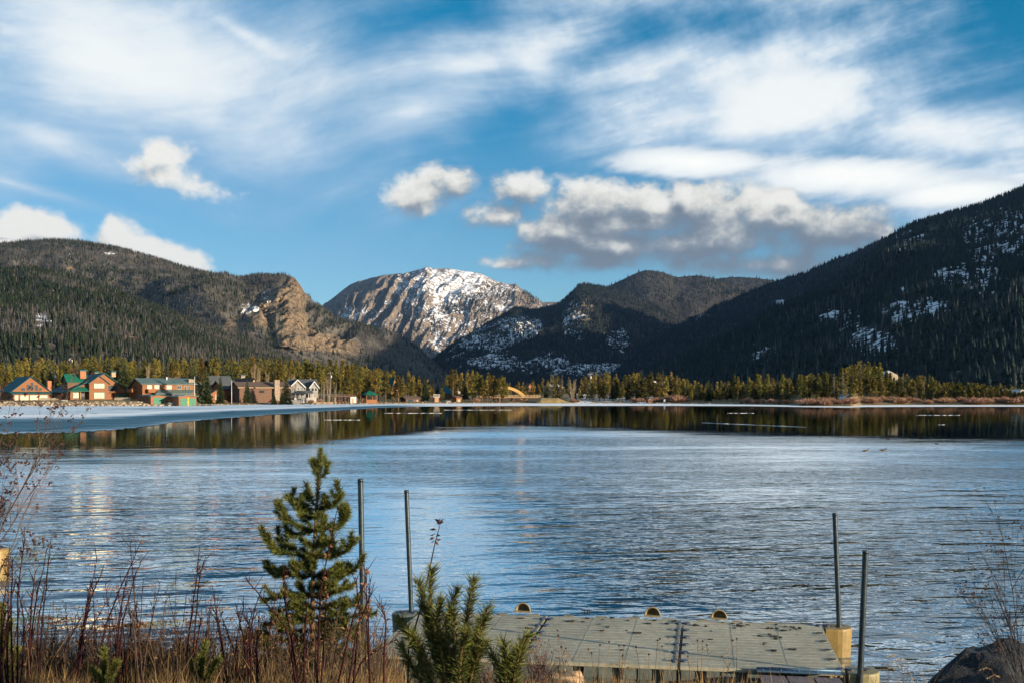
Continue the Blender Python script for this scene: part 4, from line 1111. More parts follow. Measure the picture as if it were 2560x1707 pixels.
back_wood('back_forest', 'mass of pines behind the right shore trees', 1690, 2600, 480, 38, 140, (4, 40), 23)
back_wood('back_forest', 'mass of young pines over the knoll and the right rise', 2000, 2600, 230, 20, 62, (22, 56), 24)
back_wood('back_forest', 'mass of pines at the waterside between kiosk and point', 1500, 2000, 120, 14, 60, (8, 44), 25)
back_wood('back_forest', 'mass of pines continuing along the shore left of the houses', -800, -50, 300, 30, 150, (0, 34), 26)
back_wood('back_forest', 'mass of pines continuing along the shore at the far right', 2600, 3200, 220, 25, 120, (0, 40), 27)
# ------------------------------------------------------------------ lakeside buildings
def wood(name, c, k=.8): return pm(name, c, tuple(v * k for v in c), 1.2, .7, .01, 6, stretch=(.4, .4, 6))
M_orange = wood('orange stained siding', (.235, .092, .034))
M_cedar = wood('cedar siding', (.27, .105, .038))
M_dkbrown = wood('dark brown siding', (.14, .075, .045))
M_tan = wood('tan siding', (.42, .29, .17))
M_greyw = wood('light grey siding', (.28, .265, .24))
M_white = pm('white trim', (.62, .605, .57), (.52, .505, .47), 2, .6)
M_cream = pm('glossy pale cream', (.36, .355, .24), (.28, .285, .20), 3, .18, spec=.6)  # glossy cream for pale panes, some window frames and a door
M_glass = pm('dark window glass', (.035, .05, .055), (.02, .03, .035), 2, .08, spec=.9)
M_teal = pm('teal metal roof', (.012, .105, .115), (.008, .08, .095), .6, .6, .02, 3, spec=.15)
M_green = pm('green metal roof', (.010, .12, .078), (.008, .095, .065), .6, .6, spec=.15)
M_gdoor = pm('green boat door', (.025, .17, .10), (.02, .13, .08), 1.5, .55)
M_groof = pm('grey green metal roof', (.10, .15, .14), (.075, .12, .115), .6, .5)
M_broof = pm('brown shingle roof', (.14, .095, .07), (.09, .065, .05), 2.5, .85, .02, 12)
M_dgroof = pm('slate grey shingle roof', (.085, .095, .10), (.06, .068, .075), 2.5, .85, .02, 12)
M_stone = pm('field stone chimney', (.34, .26, .18), (.20, .16, .12), 2.2, .85, .05, 4)
M_brick = pm('orange brick chimney', (.40, .16, .08), (.32, .12, .06), 3, .8)
M_fence = pm('weathered pale boards', (.42, .35, .25), (.30, .25, .18), 3, .85, stretch=(4, 4, .4))
M_metalw = pm('white painted pole', (.72, .72, .70), (.62, .62, .6), 2, .5)
M_concrete = pm('concrete', (.42, .40, .36), (.32, .30, .27), 1.5, .85)

class House:
    def __init__(s, name, label, pc, base, Y, th=40, cat='house', group=None):
        s.pc, s.base, s.m, s.c, s.s = pc, base, Y / F, math.cos(R(th)), math.sin(R(th))
        s.root = empty(name, W(pc, base, Y), R(th), label, cat, group)
    def fx(s, px, yp=0.0): return ((px - s.pc) * s.m + yp * s.s) / s.c
    def fy(s, px): return (s.pc - px) * s.m / s.s
    def fz(s, py): return (s.base - py) * s.m
    def box(s, nm, mat, x0, x1, y0, y1, z0, z1): return MB().box(x0, x1, y0, y1, z0, z1).build(nm, mat, s.root)
    def gable_y(s, wall, roof, x0, x1, y0, y1, z0, ze, xr, zr, ze2=None, over=.5, th=.22, wm='wall'):
        """gable ends face the front; ridge runs back along y"""
        ze2 = ze if ze2 is None else ze2
        MB().prism([(x0, z0), (x1, z0), (x1, ze2), (xr, zr), (x0, ze)], y0, y1).build(wm, wall, s.root)
        r = MB(); k1 = (zr - ze) / (xr - x0); k2 = (zr - ze2) / (x1 - xr)
        e = .06
        r.slab((x0 - over, y0 - over, ze - over * k1 + th), (xr, y0 - over, zr + th), (xr, y1 + over, zr + th), (x0 - over, y1 + over, ze - over * k1 + th), th - e)
        r.slab((xr, y0 - over, zr + th), (x1 + over, y0 - over, ze2 - over * k2 + th), (x1 + over, y1 + over, ze2 - over * k2 + th), (xr, y1 + over, zr + th), th - e)
        o = r.build('roof', roof, s.root)
        return o
    def gable_x(s, wall, roof, x0, x1, y0, y1, z0, ze, yr, zr, ze2=None, over=.5, th=.22, wm='wall'):
        """ridge runs across, eaves at front and back"""
        ze2 = ze if ze2 is None else ze2
        MB().prism([(y0, z0), (y1, z0), (y1, ze2), (yr, zr), (y0, ze)], x0, x1, 'x').build(wm, wall, s.root)
        r = MB(); k1 = (zr - ze) / (yr - y0); k2 = (zr - ze2) / (y1 - yr); e = .06
        r.slab((x0 - over, y0 - over, ze - over * k1 + th), (x1 + over, y0 - over, ze - over * k1 + th), (x1 + over, yr, zr + th), (x0 - over, yr, zr + th), th - e)
        r.slab((x0 - over, yr, zr + th), (x1 + over, yr, zr + th), (x1 + over, y1 + over, ze2 - over * k2 + th), (x0 - over, y1 + over, ze2 - over * k2 + th), th - e)
        return r.build('roof', roof, s.root)
    def win(s, x0, x1, z0, z1, y=0.0, pane=None, frame=None, mull=1, nm='window'):
        """window in a front wall at depth y"""
        f = MB(); b = .10
        f.box(x0 - b, x1 + b, y - .09, y + .02, z0 - b, z0); f.box(x0 - b, x1 + b, y - .09, y + .02, z1, z1 + b)
        f.box(x0 - b, x0, y - .09, y + .02, z0, z1); f.box(x1, x1 + b, y - .09, y + .02, z0, z1)
        for k in range(1, mull):
            xm = x0 + (x1 - x0) * k / mull; f.box(xm - .04, xm + .04, y - .075, y + .02, z0, z1)
        o = f.build(nm, frame or M_dkbrown, s.root)
        MB().box(x0 + .001, x1 - .001, y - .045, y + .02, z0 + .001, z1 - .001).build('pane', pane or M_glass, o)
        return o
    def winl(s, y0, y1, z0, z1, x=0.0, pane=None, frame=None):
        """window in a left wall at x"""
        f = MB(); b = .10
        f.box(x - .09, x + .02, y0 - b, y1 + b, z0 - b, z0); f.box(x - .09, x + .02, y0 - b, y1 + b, z1, z1 + b)
        f.box(x - .09, x + .02, y0 - b, y0, z0, z1); f.box(x - .09, x + .02, y1, y1 + b, z0, z1)
        o = f.build('window', frame or M_dkbrown, s.root)
        MB().box(x - .045, x + .02, y0 + .001, y1 - .001, z0 + .001, z1 - .001).build('pane', pane or M_glass, o)
        return o
    def door(s, x0, x1, z0, z1, y=0.0, mat=None, panels=0):
        o = MB().box(x0, x1, y - .06, y + .02, z0, z1).build('door', mat or M_dkbrown, s.root)
        MB().box(x1 - .22, x1 - .14, y - .12, y - .061, (z0 + z1) / 2 - .05, (z0 + z1) / 2 + .05).build('handle', M_metalw, o)
        for k in range(1, panels):
            z = z0 + (z1 - z0) * k / panels
            MB().box(x0 + .03, x1 - .03, y - .08, y - .061, z - .03, z + .03).build('rail', mat or M_dkbrown, o)
        return o
    def chimney(s, px0, px1, py0, py1, yp, mat, cap=None):
        x0, x1 = s.fx(px0, yp), s.fx(px1, yp); w_ = (x1 - x0) * .7; x1 = x0 + w_
        o = s.box('chimney', mat, x0, x1, yp, yp + w_ * .9, s.fz(py1), s.fz(py0))
        if cap: MB().box(x0 - .15, x1 + .15, yp - .15, yp + w_ * .9 + .15, s.fz(py0) + .004, s.fz(py0) + .45).build('chimney_cap', cap, o)
        return o

def build_houses():
    # --- leftmost house with the glazed gable
    h = House('lake_house', 'leftmost house with glazed orange gable, teal roof and glass sunroom', 33, 1004, 362)
    y1 = 3.0
    h.gable_y(M_orange, M_teal, h.fx(21, y1), h.fx(92, y1), y1, 15, -1, h.fz(977), h.fx(56, y1), h.fz(941), over=.6)
    for a, b, t in ((38, 45, 969), (48.5, 53.5, 960), (55.5, 60.5, 955), (64, 69, 961), (71, 76.5, 969)):
        h.win(h.fx(a, y1), h.fx(b, y1), h.fz(975.5), h.fz(t), y1, M_glass, M_cedar)
    h.box('sunroom', M_cedar, 0, h.fx(102), 0, 2.96, -.5, h.fz(984.5))
    for a, b in ((35.5, 42.5), (46, 61.5), (64, 79), (82, 97)):
        h.win(h.fx(a), h.fx(b), h.fz(1003), h.fz(987), 0, M_cream, M_cedar, 1)
    r = MB(); r.slab((-.6, -.6, h.fz(983)), (h.fx(104), -.6, h.fz(983)), (h.fx(104), 3.4, h.fz(977.5)), (-.6, 3.4, h.fz(977.5)), .16); r.build('sunroom_roof', M_teal, h.root)
    h.chimney(77, 88, 950, 975, 6.5, M_brick)
    h.winl(5, 7, h.fz(1000), h.fz(990), h.fx(21, y1), M_glass)
    # --- big teal roofed house
    h = House('lake_house', 'big lodge with teal metal roofs, dormers and orange gabled wing', 169, 1003, 370)
    h.gable_y(M_orange, M_teal, 0, h.fx(290), 0, 16.5, -1, h.fz(979), h.fx(240), h.fz(933), over=.7, th=.3)
    wx0, wx1 = h.fx(217, -2.2), h.fx(254, -2.2)
    h.gable_y(M_orange, M_teal, wx0, wx1, -2.2, 4, -1, h.fz(957), (wx0 + wx1) / 2, h.fz(939), over=.5)
    for t, b in ((958, 969.5), (980.5, 995)):
        h.win(h.fx(226, -2.2), h.fx(246, -2.2), h.fz(b), h.fz(t), -2.2, M_cream, M_gdoor, 3)
    r = MB(); r.slab((h.fx(178, -2), -2.4, h.fz(976)), (wx0 - .05, -2.4, h.fz(976)), (wx0 - .05, 1.6, h.fz(959)), (h.fx(190, 1), 1.6, h.fz(959)), .2); r.build('porch_roof', M_green, h.root)
    h.box('bay', M_orange, .3, wx0 - 3.2, -1.6, -.02, -1, h.fz(977.5))
    h.win(h.fx(184, -1.6), h.fx(199, -1.6), h.fz(994), h.fz(980.5), -1.6, M_cream, M_gdoor, 2)
    h.door(wx0 - 2.6, wx0 - .8, 0, h.fz(981), -.02, M_glass)
    h.box('porch_post', M_cedar, wx0 - 3.0, wx0 - 2.75, -2.2, -1.95, -.5, h.fz(977))
    h.win(wx1 + .8, h.fx(284) - 3, h.fz(976), h.fz(962), -.02, M_glass, M_cedar)  # dark pane stands in for the shade of the porch recess
    h.door(h.fx(264), h.fx(278), 0, h.fz(984), -.02, M_gdoor, 4)
    h.door(h.fx(280), h.fx(287), 0, h.fz(984), -.02, M_gdoor, 4)
    h.box('post', M_cedar, h.fx(259), h.fx(261.5), -1.2, -.9, -.5, h.fz(980))
    h.box('entry_beam', M_cedar, wx1 + .05, h.fx(290), -1.25, -.85, h.fz(979.8), h.fz(977.4))
    # left slope dormers
    for (ya, yb, zt) in ((3.5, 8.5, 951), (10.5, 13.0, 945)):
        ym = (ya + yb) / 2; zb = h.fz(974 if ya < 5 else 960); ze = h.fz(zt); zp = ze + (yb - ya) * .42
        x0 = 1.2 if ya < 5 else 5.0
        MB().prism([(ya, zb), (yb, zb), (yb, ze), (ym, zp), (ya, ze)], x0, x0 + 6, 'x').build('dormer', M_dkbrown, h.root)
        r = MB()
        r.slab((x0 - .5, ya - .5, ze - .3), (x0 + 7, ya - .5, ze - .3), (x0 + 7, ym, zp + .15), (x0 - .5, ym, zp + .15), .15)
        r.slab((x0 - .5, ym, zp + .15), (x0 + 7, ym, zp + .15), (x0 + 7, yb + .5, ze - .3), (x0 - .5, yb + .5, ze - .3), .15)
        r.build('dormer_roof', M_green, h.root)
        if ya < 5: h.winl(ym - .7, ym + .7, zb + 1.2, ze - .2, x0, M_glass, M_green)
    for y0 in (2.5, 7, 11.5): h.winl(y0, y0 + 1.4, h.fz(992), h.fz(984), 0, M_glass)
    h.chimney(183, 199, 926, 945, 3.5, M_brick, M_teal); h.chimney(238, 250, 928, 940, 6, M_tan, M_teal); h.chimney(190, 202, 929, 937, 11, M_tan, M_teal)
    # --- long orange lodge
    h = House('lodge', 'long two storey orange lodge with grey green roof above the boathouses', 356, 1001, 372)
    h.gable_x(M_orange, M_groof, 0, h.fx(461), 0, h.fy(298), -1, h.fz(958), h.fy(333), h.fz(945.5), h.fz(974), over=.8)
    for a, b, t, bt, p in ((366, 374, 962.5, 970.5, M_cream), (380.5, 389, 962.5, 970.5, M_cream), (405, 414, 963, 971, M_cream), (426, 434, 963, 971, M_glass), (441, 444, 963.5, 974, M_glass), (449, 452, 963.5, 975, M_glass)):
        h.win(h.fx(a), h.fx(b), h.fz(bt), h.fz(t), 0, p, M_cream if p is M_glass else M_white, 2 if b - a > 5 else 1)
    h.winl(h.fy(333), h.fy(326), h.fz(970), h.fz(962), 0, M_glass, M_cedar)
    h.box('balcony', M_cedar, -1.8, -.01, h.fy(335), h.fy(314), h.fz(979.5), h.fz(970.5))
    b = h.box('balcony', M_cedar, h.fx(372, -1.6), h.fx(386, -1.6), -1.6, -.01, h.fz(980.5), h.fz(971.5))
    r = MB(); r.slab((h.fx(389, -3), -3.2, h.fz(983)), (h.fx(462, -3), -3.2, h.fz(983)), (h.fx(462), -.02, h.fz(973)), (h.fx(389), -.02, h.fz(973)), .18); r.build('porch_roof', M_groof, h.root)
    h.box('porch', M_dkbrown, h.fx(392), h.fx(458), -2.6, -.03, -1, h.fz(982) - .1)
    for a, b in ((424, 436), (440, 450)): h.win(h.fx(a, -2.6), h.fx(b, -2.6), h.fz(988), h.fz(984.5), -2.6, M_glass, M_white)
    h.chimney(449, 464, 946, 960, .5, M_stone); h.box('vent_pipe', M_metalw, h.fx(397, 3), h.fx(398.5, 3), 3, 3.25, h.fz(952), h.fz(941))
    # --- two boathouses
    h = House('boathouse', 'left boathouse with one wide green door and teal edged roof', 377, 1013, 356, cat='boathouse')
    h.gable_y(M_cedar, M_teal, 0, h.fx(411), 0, h.fy(327), -.6, h.fz(990), h.fx(394), h.fz(986.5), over=.5)
    h.door(h.fx(382), h.fx(404.5), .1, h.fz(993), 0, M_gdoor, 5)
    for y0 in (2.2, 8.5): h.winl(y0, y0 + 1, h.fz(999), h.fz(995), 0, M_glass)
    h.box('footing', M_concrete, h.fx(404.6), h.fx(412), -.3, -.005, -.6, h.fz(1006))
    h = House('boathouse', 'right boathouse with two green doors and a yellow post', 447, 1014, 354, cat='boathouse')
    h.gable_y(M_cedar, M_groof, 0, h.fx(483), 0, h.fy(413), -.6, h.fz(991), h.fx(465), h.fz(988), over=.5)
    h.door(h.fx(450), h.fx(463.5), .1, h.fz(995), 0, M_gdoor, 5); h.door(h.fx(468.3), h.fx(481.5), .1, h.fz(995), 0, M_gdoor, 5)
    h.box('post', pm('yellow paint', (.62, .33, .03), None, 2, .6), h.fx(464.3), h.fx(467.4), -.12, -.005, .1, h.fz(992.5))
    # --- brown roofed houses behind
    h = House('house', 'brown roofed house half hidden behind the spruces right of the big teal house', 292, 985, 440)
    h.gable_x(M_dkbrown, M_broof, h.fx(262), h.fx(300), 0, 9, -1, h.fz(960), 4.5, h.fz(942))
    h = House('house', 'house with dark brown roof behind the stone chimney of the lodge', 452, 990, 425)
    h.gable_x(M_dkbrown, M_broof, h.fx(434), h.fx(470), 0, 9, -1, h.fz(962), 5, h.fz(942))
    # --- grey and brown complex with tan gable
    h = House('house', 'large brown roofed house with tan gable end and arched window', 624, 999, 408)
    h.gable_y(M_tan, M_broof, 0, h.fx(648), 0, h.fy(560), -1, h.fz(966), h.fx(633.5), h.fz(945), h.fz(981), over=.5)
    o = MB().prism([(h.fx(629), h.fz(982)), (h.fx(633.5), h.fz(982)), (h.fx(633.5), h.fz(970)), (h.fx(632.4), h.fz(967.4)), (h.fx(631.2), h.fz(966.6)), (h.fx(630), h.fz(967.4)), (h.fx(629), h.fz(970))], -.08, .02).build('arched_window', M_white, h.root)
    MB().prism([(h.fx(629.7), h.fz(981.3)), (h.fx(632.8), h.fz(981.3)), (h.fx(632.8), h.fz(970)), (h.fx(632), h.fz(968.2)), (h.fx(631.2), h.fz(967.6)), (h.fx(630.4), h.fz(968.2)), (h.fx(629.7), h.fz(970))], -.10, -.082).build('pane', M_glass, o)
    h.win(h.fx(640.5), h.fx(643), h.fz(994), h.fz(985), 0, M_glass, M_white)
    h.gable_x(M_cedar, M_dgroof, -7, -.02, 7, 15, -1, h.fz(970), 11, h.fz(951), over=.6, wm='wing')
    h.gable_x(M_cedar, M_dgroof, -6, -.02, 17, 24, -1, h.fz(972), 20.5, h.fz(955), over=.6, wm='wing')
    for y0 in (8.5, 12): h.winl(y0, y0 + 1.6, h.fz(983), h.fz(974), -7, M_glass)
    for y0 in (18, 21): h.winl(y0, y0 + 1.5, h.fz(983), h.fz(975), -6, M_glass)
    r = MB(); r.slab((-5.5, 1, h.fz(985)), (-.02, 1, h.fz(979)), (-.02, 6.8, h.fz(979)), (-5.5, 6.8, h.fz(985)), .18); r.build('porch_roof', M_broof, h.root)
    for y0 in (1.2, 6.4): h.box('porch_post', M_cedar, -5.3, -5.1, y0, y0 + .2, -1, h.fz(986.6))
    h.chimney(590, 602, 938, 950, 9, M_stone, M_dgroof)
    h = House('house', 'grey roofed house at left of the tan gable house', 560, 1000, 430)
    h.gable_x(M_dkbrown, M_dgroof, -9, 4, 0, 9, -1, h.fz(960), 4.5, h.fz(940))
    h = House('cabin', 'little cabin with a light porch behind the bare trunked spruce', 538, 1002, 392, cat='cabin')
    h.gable_y(M_cedar, M_broof, -1.5, h.fx(548), 0, 6, -1, h.fz(984), h.fx(540), h.fz(974))
    h.win(h.fx(539), h.fx(544), h.fz(998), h.fz(986), 0, M_cream, M_white, 2)
    # --- low brown house with big stone chimney
    h = House('house', 'low dark brown house with pale roof edge and big stone chimney', 700, 1001, 408, 30)
    h.gable_x(M_dkbrown, M_broof, -14.5, h.fx(722), 0, 10, -1, h.fz(967), 5, h.fz(955), over=.7)
    h.box('fascia', M_tan, -15.3, h.fx(722) + .75, -.86, -.74, h.fz(969.6), h.fz(967.6))
    h.chimney(690, 706, 949, 1000, -1.2, M_stone)
    for x0 in (-12, -7.5): h.win(x0, x0 + 1.8, h.fz(981), h.fz(975), 0, M_glass)
    h = House('house', 'narrow tan gabled house wing lit by the sun left of the grey white house', 727, 1000, 412, 40)
    h.gable_y(M_tan, M_broof, 0, h.fx(743), 0, 8, -1, h.fz(966), h.fx(729), h.fz(963), h.fz(976), over=.4)
    h.win(h.fx(733), h.fx(737), h.fz(990), h.fz(982), 0, M_glass, M_white)
    # --- grey and white house
    h = House('house', 'grey and white two storey house with dark gabled roofs', 745, 1002, 414, 22)
    X1 = h.fx(792)
    h.gable_x(M_greyw, M_dgroof, h.fx(728), X1, 0, 9, -1, h.fz(966), 4.5, h.fz(948), over=.5)
    xa, xb = h.fx(729, -1.2), h.fx(761, -1.2)
    h.gable_y(M_greyw, M_dgroof, xa, xb, -1.2, 3, -1, h.fz(966), (xa + xb) / 2, h.fz(949), over=.5, wm='front_gable')
    MB().prism([(xa - .5, h.fz(966) - .62), (xa - .5, h.fz(966) - .18), ((xa + xb) / 2, h.fz(949) + .2), (xb + .5, h.fz(966) - .18), (xb + .5, h.fz(966) - .62), ((xa + xb) / 2, h.fz(949) - .25)], -1.84, -1.72).build('barge_board', M_white, h.root)
    xa, xb = h.fx(775, -1.6), h.fx(794, -1.6)
    h.gable_y(M_greyw, M_dgroof, xa, xb, -1.6, 3, -1, h.fz(967), (xa + xb) / 2, h.fz(953), over=.4, wm='front_gable')
    MB().prism([(xa - .4, h.fz(967) - .62), (xa - .4, h.fz(967) - .18), ((xa + xb) / 2, h.fz(953) + .2), (xb + .4, h.fz(967) - .18), (xb + .4, h.fz(967) - .62), ((xa + xb) / 2, h.fz(953) - .25)], -2.14, -2.02).build('barge_board', M_white, h.root)
    h.win(h.fx(778, -1.6), h.fx(784, -1.6), h.fz(977), h.fz(969), -1.6, M_glass, M_white); h.win(h.fx(786.5, -1.6), h.fx(791, -1.6), h.fz(977), h.fz(969), -1.6, M_glass, M_white)
    for a, b in ((746, 750), (754, 758)): h.win(h.fx(a, -1.2), h.fx(b, -1.2), h.fz(973), h.fz(968.5), -1.2, M_glass, M_white)
    h.win(h.fx(763), h.fx(767), h.fz(973), h.fz(968.5), 0, M_glass, M_white)
    r = MB(); r.slab((h.fx(743, -4), -4, h.fz(982)), (h.fx(786, -4), -4, h.fz(982)), (h.fx(780, -1.6), -1.62, h.fz(975)), (h.fx(748, -1.6), -1.62, h.fz(975)), .15); r.build('porch_roof', M_dgroof, h.root)
    for k in range(5): h.box('porch_post', M_white, h.fx(744 + k * 10, -3.8), h.fx(744 + k * 10, -3.8) + .16, -3.8, -3.64, h.fz(993), h.fz(982.4) - .1)
    h.box('terrace_wall', M_concrete, h.fx(742, -4.2), h.fx(793, -4.2), -4.2, -1.62, -1, h.fz(993))
    h.win(h.fx(750, -4.2), h.fx(758, -4.2), h.fz(1000), h.fz(996), -4.2, M_glass, M_white)
    h.box('vent_pipe', M_metalw, h.fx(768, 5), h.fx(769, 5), 5, 5.15, h.fz(952), h.fz(944))
    # --- pergola boathouse
    h = House('pergola_boathouse', 'flat topped brown pergola with a white box room on the water', 836, 1008, 412, 20, 'boathouse')
    for x0 in np.linspace(h.fx(824), h.fx(876), 8): h.box('post', M_dkbrown, x0, x0 + .22, 0, .22, -1, h.fz(991))
    for x0 in np.linspace(h.fx(824), h.fx(876), 5): h.box('rear_post', M_dkbrown, x0, x0 + .22, 4.5, 4.72, -1, h.fz(991))
    h.box('deck_roof', M_dkbrown, h.fx(822), h.fx(889), -.4, 5.2, h.fz(991) + .01, h.fz(989))
    h.box('white_room', M_white, h.fx(874), h.fx(888), -.1, 4.9, -1, h.fz(991))
    h.box('railing', M_dkbrown, h.fx(826), h.fx(886), -.2, -.12, h.fz(986.4), h.fz(985.4))
    for x0 in np.linspace(h.fx(826), h.fx(886), 9): h.box('baluster', M_dkbrown, x0, x0 + .1, -.2, -.12, h.fz(989) + .01, h.fz(986.4) - .01)
    h.door(h.fx(877), h.fx(882), 0, h.fz(995), -.1, M_tan)
    h.box('low_wall', M_dkbrown, h.fx(826), h.fx(872), .3, .5, -1, h.fz(1003))
    # --- green roofed gazebo
    h = House('gazebo', 'small gazebo with green hipped roof and wooden posts', 918, 1005, 418, 25, 'gazebo')
    a, b = h.fx(914), h.fx(940); y0, y1 = -1, 4.2; zc = h.fz(987); zt = h.fz(976); xm = (a + b) / 2
    MB().add([(a - .6, y0 - .6, zc), (b + .6, y0 - .6, zc), (b + .6, y1 + .6, zc), (a - .6, y1 + .6, zc), (xm - .4, 1.6, zt), (xm + .4, 1.6, zt)], [(0, 1, 5, 4), (1, 2, 5), (2, 3, 4, 5), (3, 0, 4), (3, 2, 1, 0)]).build('roof', M_green, h.root)
    for xx in (a, b - .2):
        for yy in (y0, y1 - .2): h.box('post', M_cedar, xx, xx + .2, yy, yy + .2, -1, zc - .01)
    h.box('bench_wall', M_cedar, a + .21, b - .21, y0 + .05, y0 + .15, -1, 1.0)
    # --- A frame behind pines
    h = House('a_frame_house', 'teal roofed A frame with a snow streak behind the yellow green pine', 985, 980, 455, 40)
    h.gable_y(M_cedar, M_teal, h.fx(978), h.fx(996), 0, 9, -1, .3, h.fx(986.5), h.fz(944), over=.3)
    h.win(h.fx(984), h.fx(989), h.fz(966), h.fz(958), 0, M_glass)
    # --- brown shed, tower boathouse, brown cottage with its boathouse
    h = House('shed', 'long low brown boat shed with open dark front', 1040, 1005, 444, 30, 'shed')
    h.gable_x(M_dkbrown, M_broof, h.fx(1016), h.fx(1048), 0, 5, -1, h.fz(996), 2.5, h.fz(991), over=.5)
    h.door(h.fx(1020), h.fx(1034), 0, h.fz(998), 0, M_glass); h.win(h.fx(1041), h.fx(1045), h.fz(1003), h.fz(998), 0, M_tan)  # dark glass door panel stands in for shade inside the open front
    h = House('tower_boathouse', 'small orange tower boathouse with a railed flat roof', 1085, 1007, 446, 12, 'boathouse')
    h.box('wall', M_orange, 0, h.fx(1098), 0, 2.6, -1, h.fz(992)); h.box('roof', M_white, -.25, h.fx(1098) + .25, -.25, 2.85, h.fz(992) + .005, h.fz(991) + .05)
    for x0 in np.linspace(-.15, h.fx(1098) + .03, 5): h.box('baluster', M_white, x0, x0 + .12, -.2, -.08, h.fz(991) + .06, h.fz(986))
    h.box('rail', M_white, -.2, h.fx(1098) + .2, -.22, -.06, h.fz(986) + .005, h.fz(985))
    h.door(.4, h.fx(1096), 0, h.fz(993.5), 0, M_tan, 3)
    h = House('cottage', 'brown cottage with teal roof and bright gable windows among the pines', 1128, 992, 466)
    h.gable_y(M_dkbrown, M_teal, 0, h.fx(1154), 0, 8, -1, h.fz(981), h.fx(1140), h.fz(966), over=.5)
    for a, b in ((1131, 1135), (1136.5, 1140), (1146, 1150)): h.win(h.fx(a), h.fx(b), h.fz(984), h.fz(976), 0, M_cream, M_white)
    h.box('balcony', M_dkbrown, -.3, h.fx(1155), -1.4, -.01, h.fz(988), h.fz(985.5))
    h = House('boathouse', 'brown boathouse with a pale door below the cottage', 1141, 1006, 450, 40, 'boathouse')
    h.gable_x(M_cedar, M_broof, 0, h.fx(1152), 0, h.fy(1129), -1, h.fz(993), h.fy(1135), h.fz(990), over=.4)
    h.door(h.fx(1144), h.fx(1150), 0, h.fz(997), 0, M_cream)
    # --- log house beyond the bridge
    h = House('log_house', 'golden log house on snowy ground beyond the bridge', 1319, 981, 520)
    h.gable_y(M_orange, M_broof, 0, h.fx(1333), 0, h.fy(1311), -1, h.fz(968), h.fx(1325), h.fz(958), over=.4)
    for a, b in ((1321, 1324), (1326, 1330)): h.win(h.fx(a), h.fx(b), h.fz(976), h.fz(970), 0, M_glass)
    h.box('deck', M_cedar, -.5, h.fx(1333), -1.5, -.01, h.fz(979), h.fz(977.5))
    h = House('house', 'pale house with snowy roof behind the thin dark trees', 1392, 980, 540)
    h.gable_x(M_greyw, M_white, -2, h.fx(1406), 0, 7, -1, h.fz(968), 3.5, h.fz(961))
    h.win(.5, 2, h.fz(976), h.fz(971), 0, M_glass)
    for px, py, lab in ((1648, 958, 'snowy roofed cabin glimpsed between the pines over the kiosk'), (1938, 966, 'snowy roofed cabin glimpsed between pines left of the knoll')):
        h = House('cabin', lab, px, py + 14, 500, 35, 'cabin')
        h.gable_x(M_dkbrown, M_white, -1, 5, 0, 5, -3, h.fz(py + 5), 2.5, h.fz(py - 5)); h.win(1, 2.2, 0, 1.2, 0, M_glass)
    # --- kiosk and sign box
    h = House('kiosk', 'tiny red brown kiosk with peaked roof on the far beach', 1621, 1005.5, 438, 20, 'kiosk')
    h.gable_y(M_cedar, M_broof, 0, h.fx(1633), 0, 2, 0, h.fz(998), h.fx(1627), h.fz(995), over=.3)
    h.win(h.fx(1623), h.fx(1631), h.fz(1003), h.fz(999.5), 0, M_glass)
    h = House('sign_box', 'white upright box standing before the red willows', 1660, 1006, 436, 20, 'sign')
    h.box('panel', M_white, 0, .62, 0, .5, .25, h.fz(997.5)); h.box('base', M_dkbrown, .08, .54, .06, .44, -.3, .245)
    # --- house at the right edge
    h = House('house', 'tan house with snowy roof edge at the right edge of the shore', 2546, 1004, 415, 40)
    h.gable_y(M_tan, M_white, 0, h.fx(2580), 0, 8, -1, h.fz(984), h.fx(2557), h.fz(974), over=.4)
    h.win(h.fx(2550), h.fx(2555), h.fz(992), h.fz(985), 0, M_glass, M_white); h.win(h.fx(2550), h.fx(2555), h.fz(1002), h.fz(996), 0, M_glass, M_white)
    # --- white house up on the left hillside
    h = House('hillside_house', 'white house high among the trees on the left hillside', 160, 906, 930, 30)
    z = -3
    h.gable_x(M_greyw, M_dgroof, h.fx(138), h.fx(164), 0, 8, z, h.fz(899), 4, h.fz(893)); h.gable_y(M_white, M_dgroof, h.fx(168), h.fx(178), -1, 8, z, h.fz(900), h.fx(173), h.fz(894), wm='wing')
    for a in (143, 148, 153, 158): h.win(h.fx(a), h.fx(a + 2.5), h.fz(904.5), h.fz(900.5), 0)
build_houses()

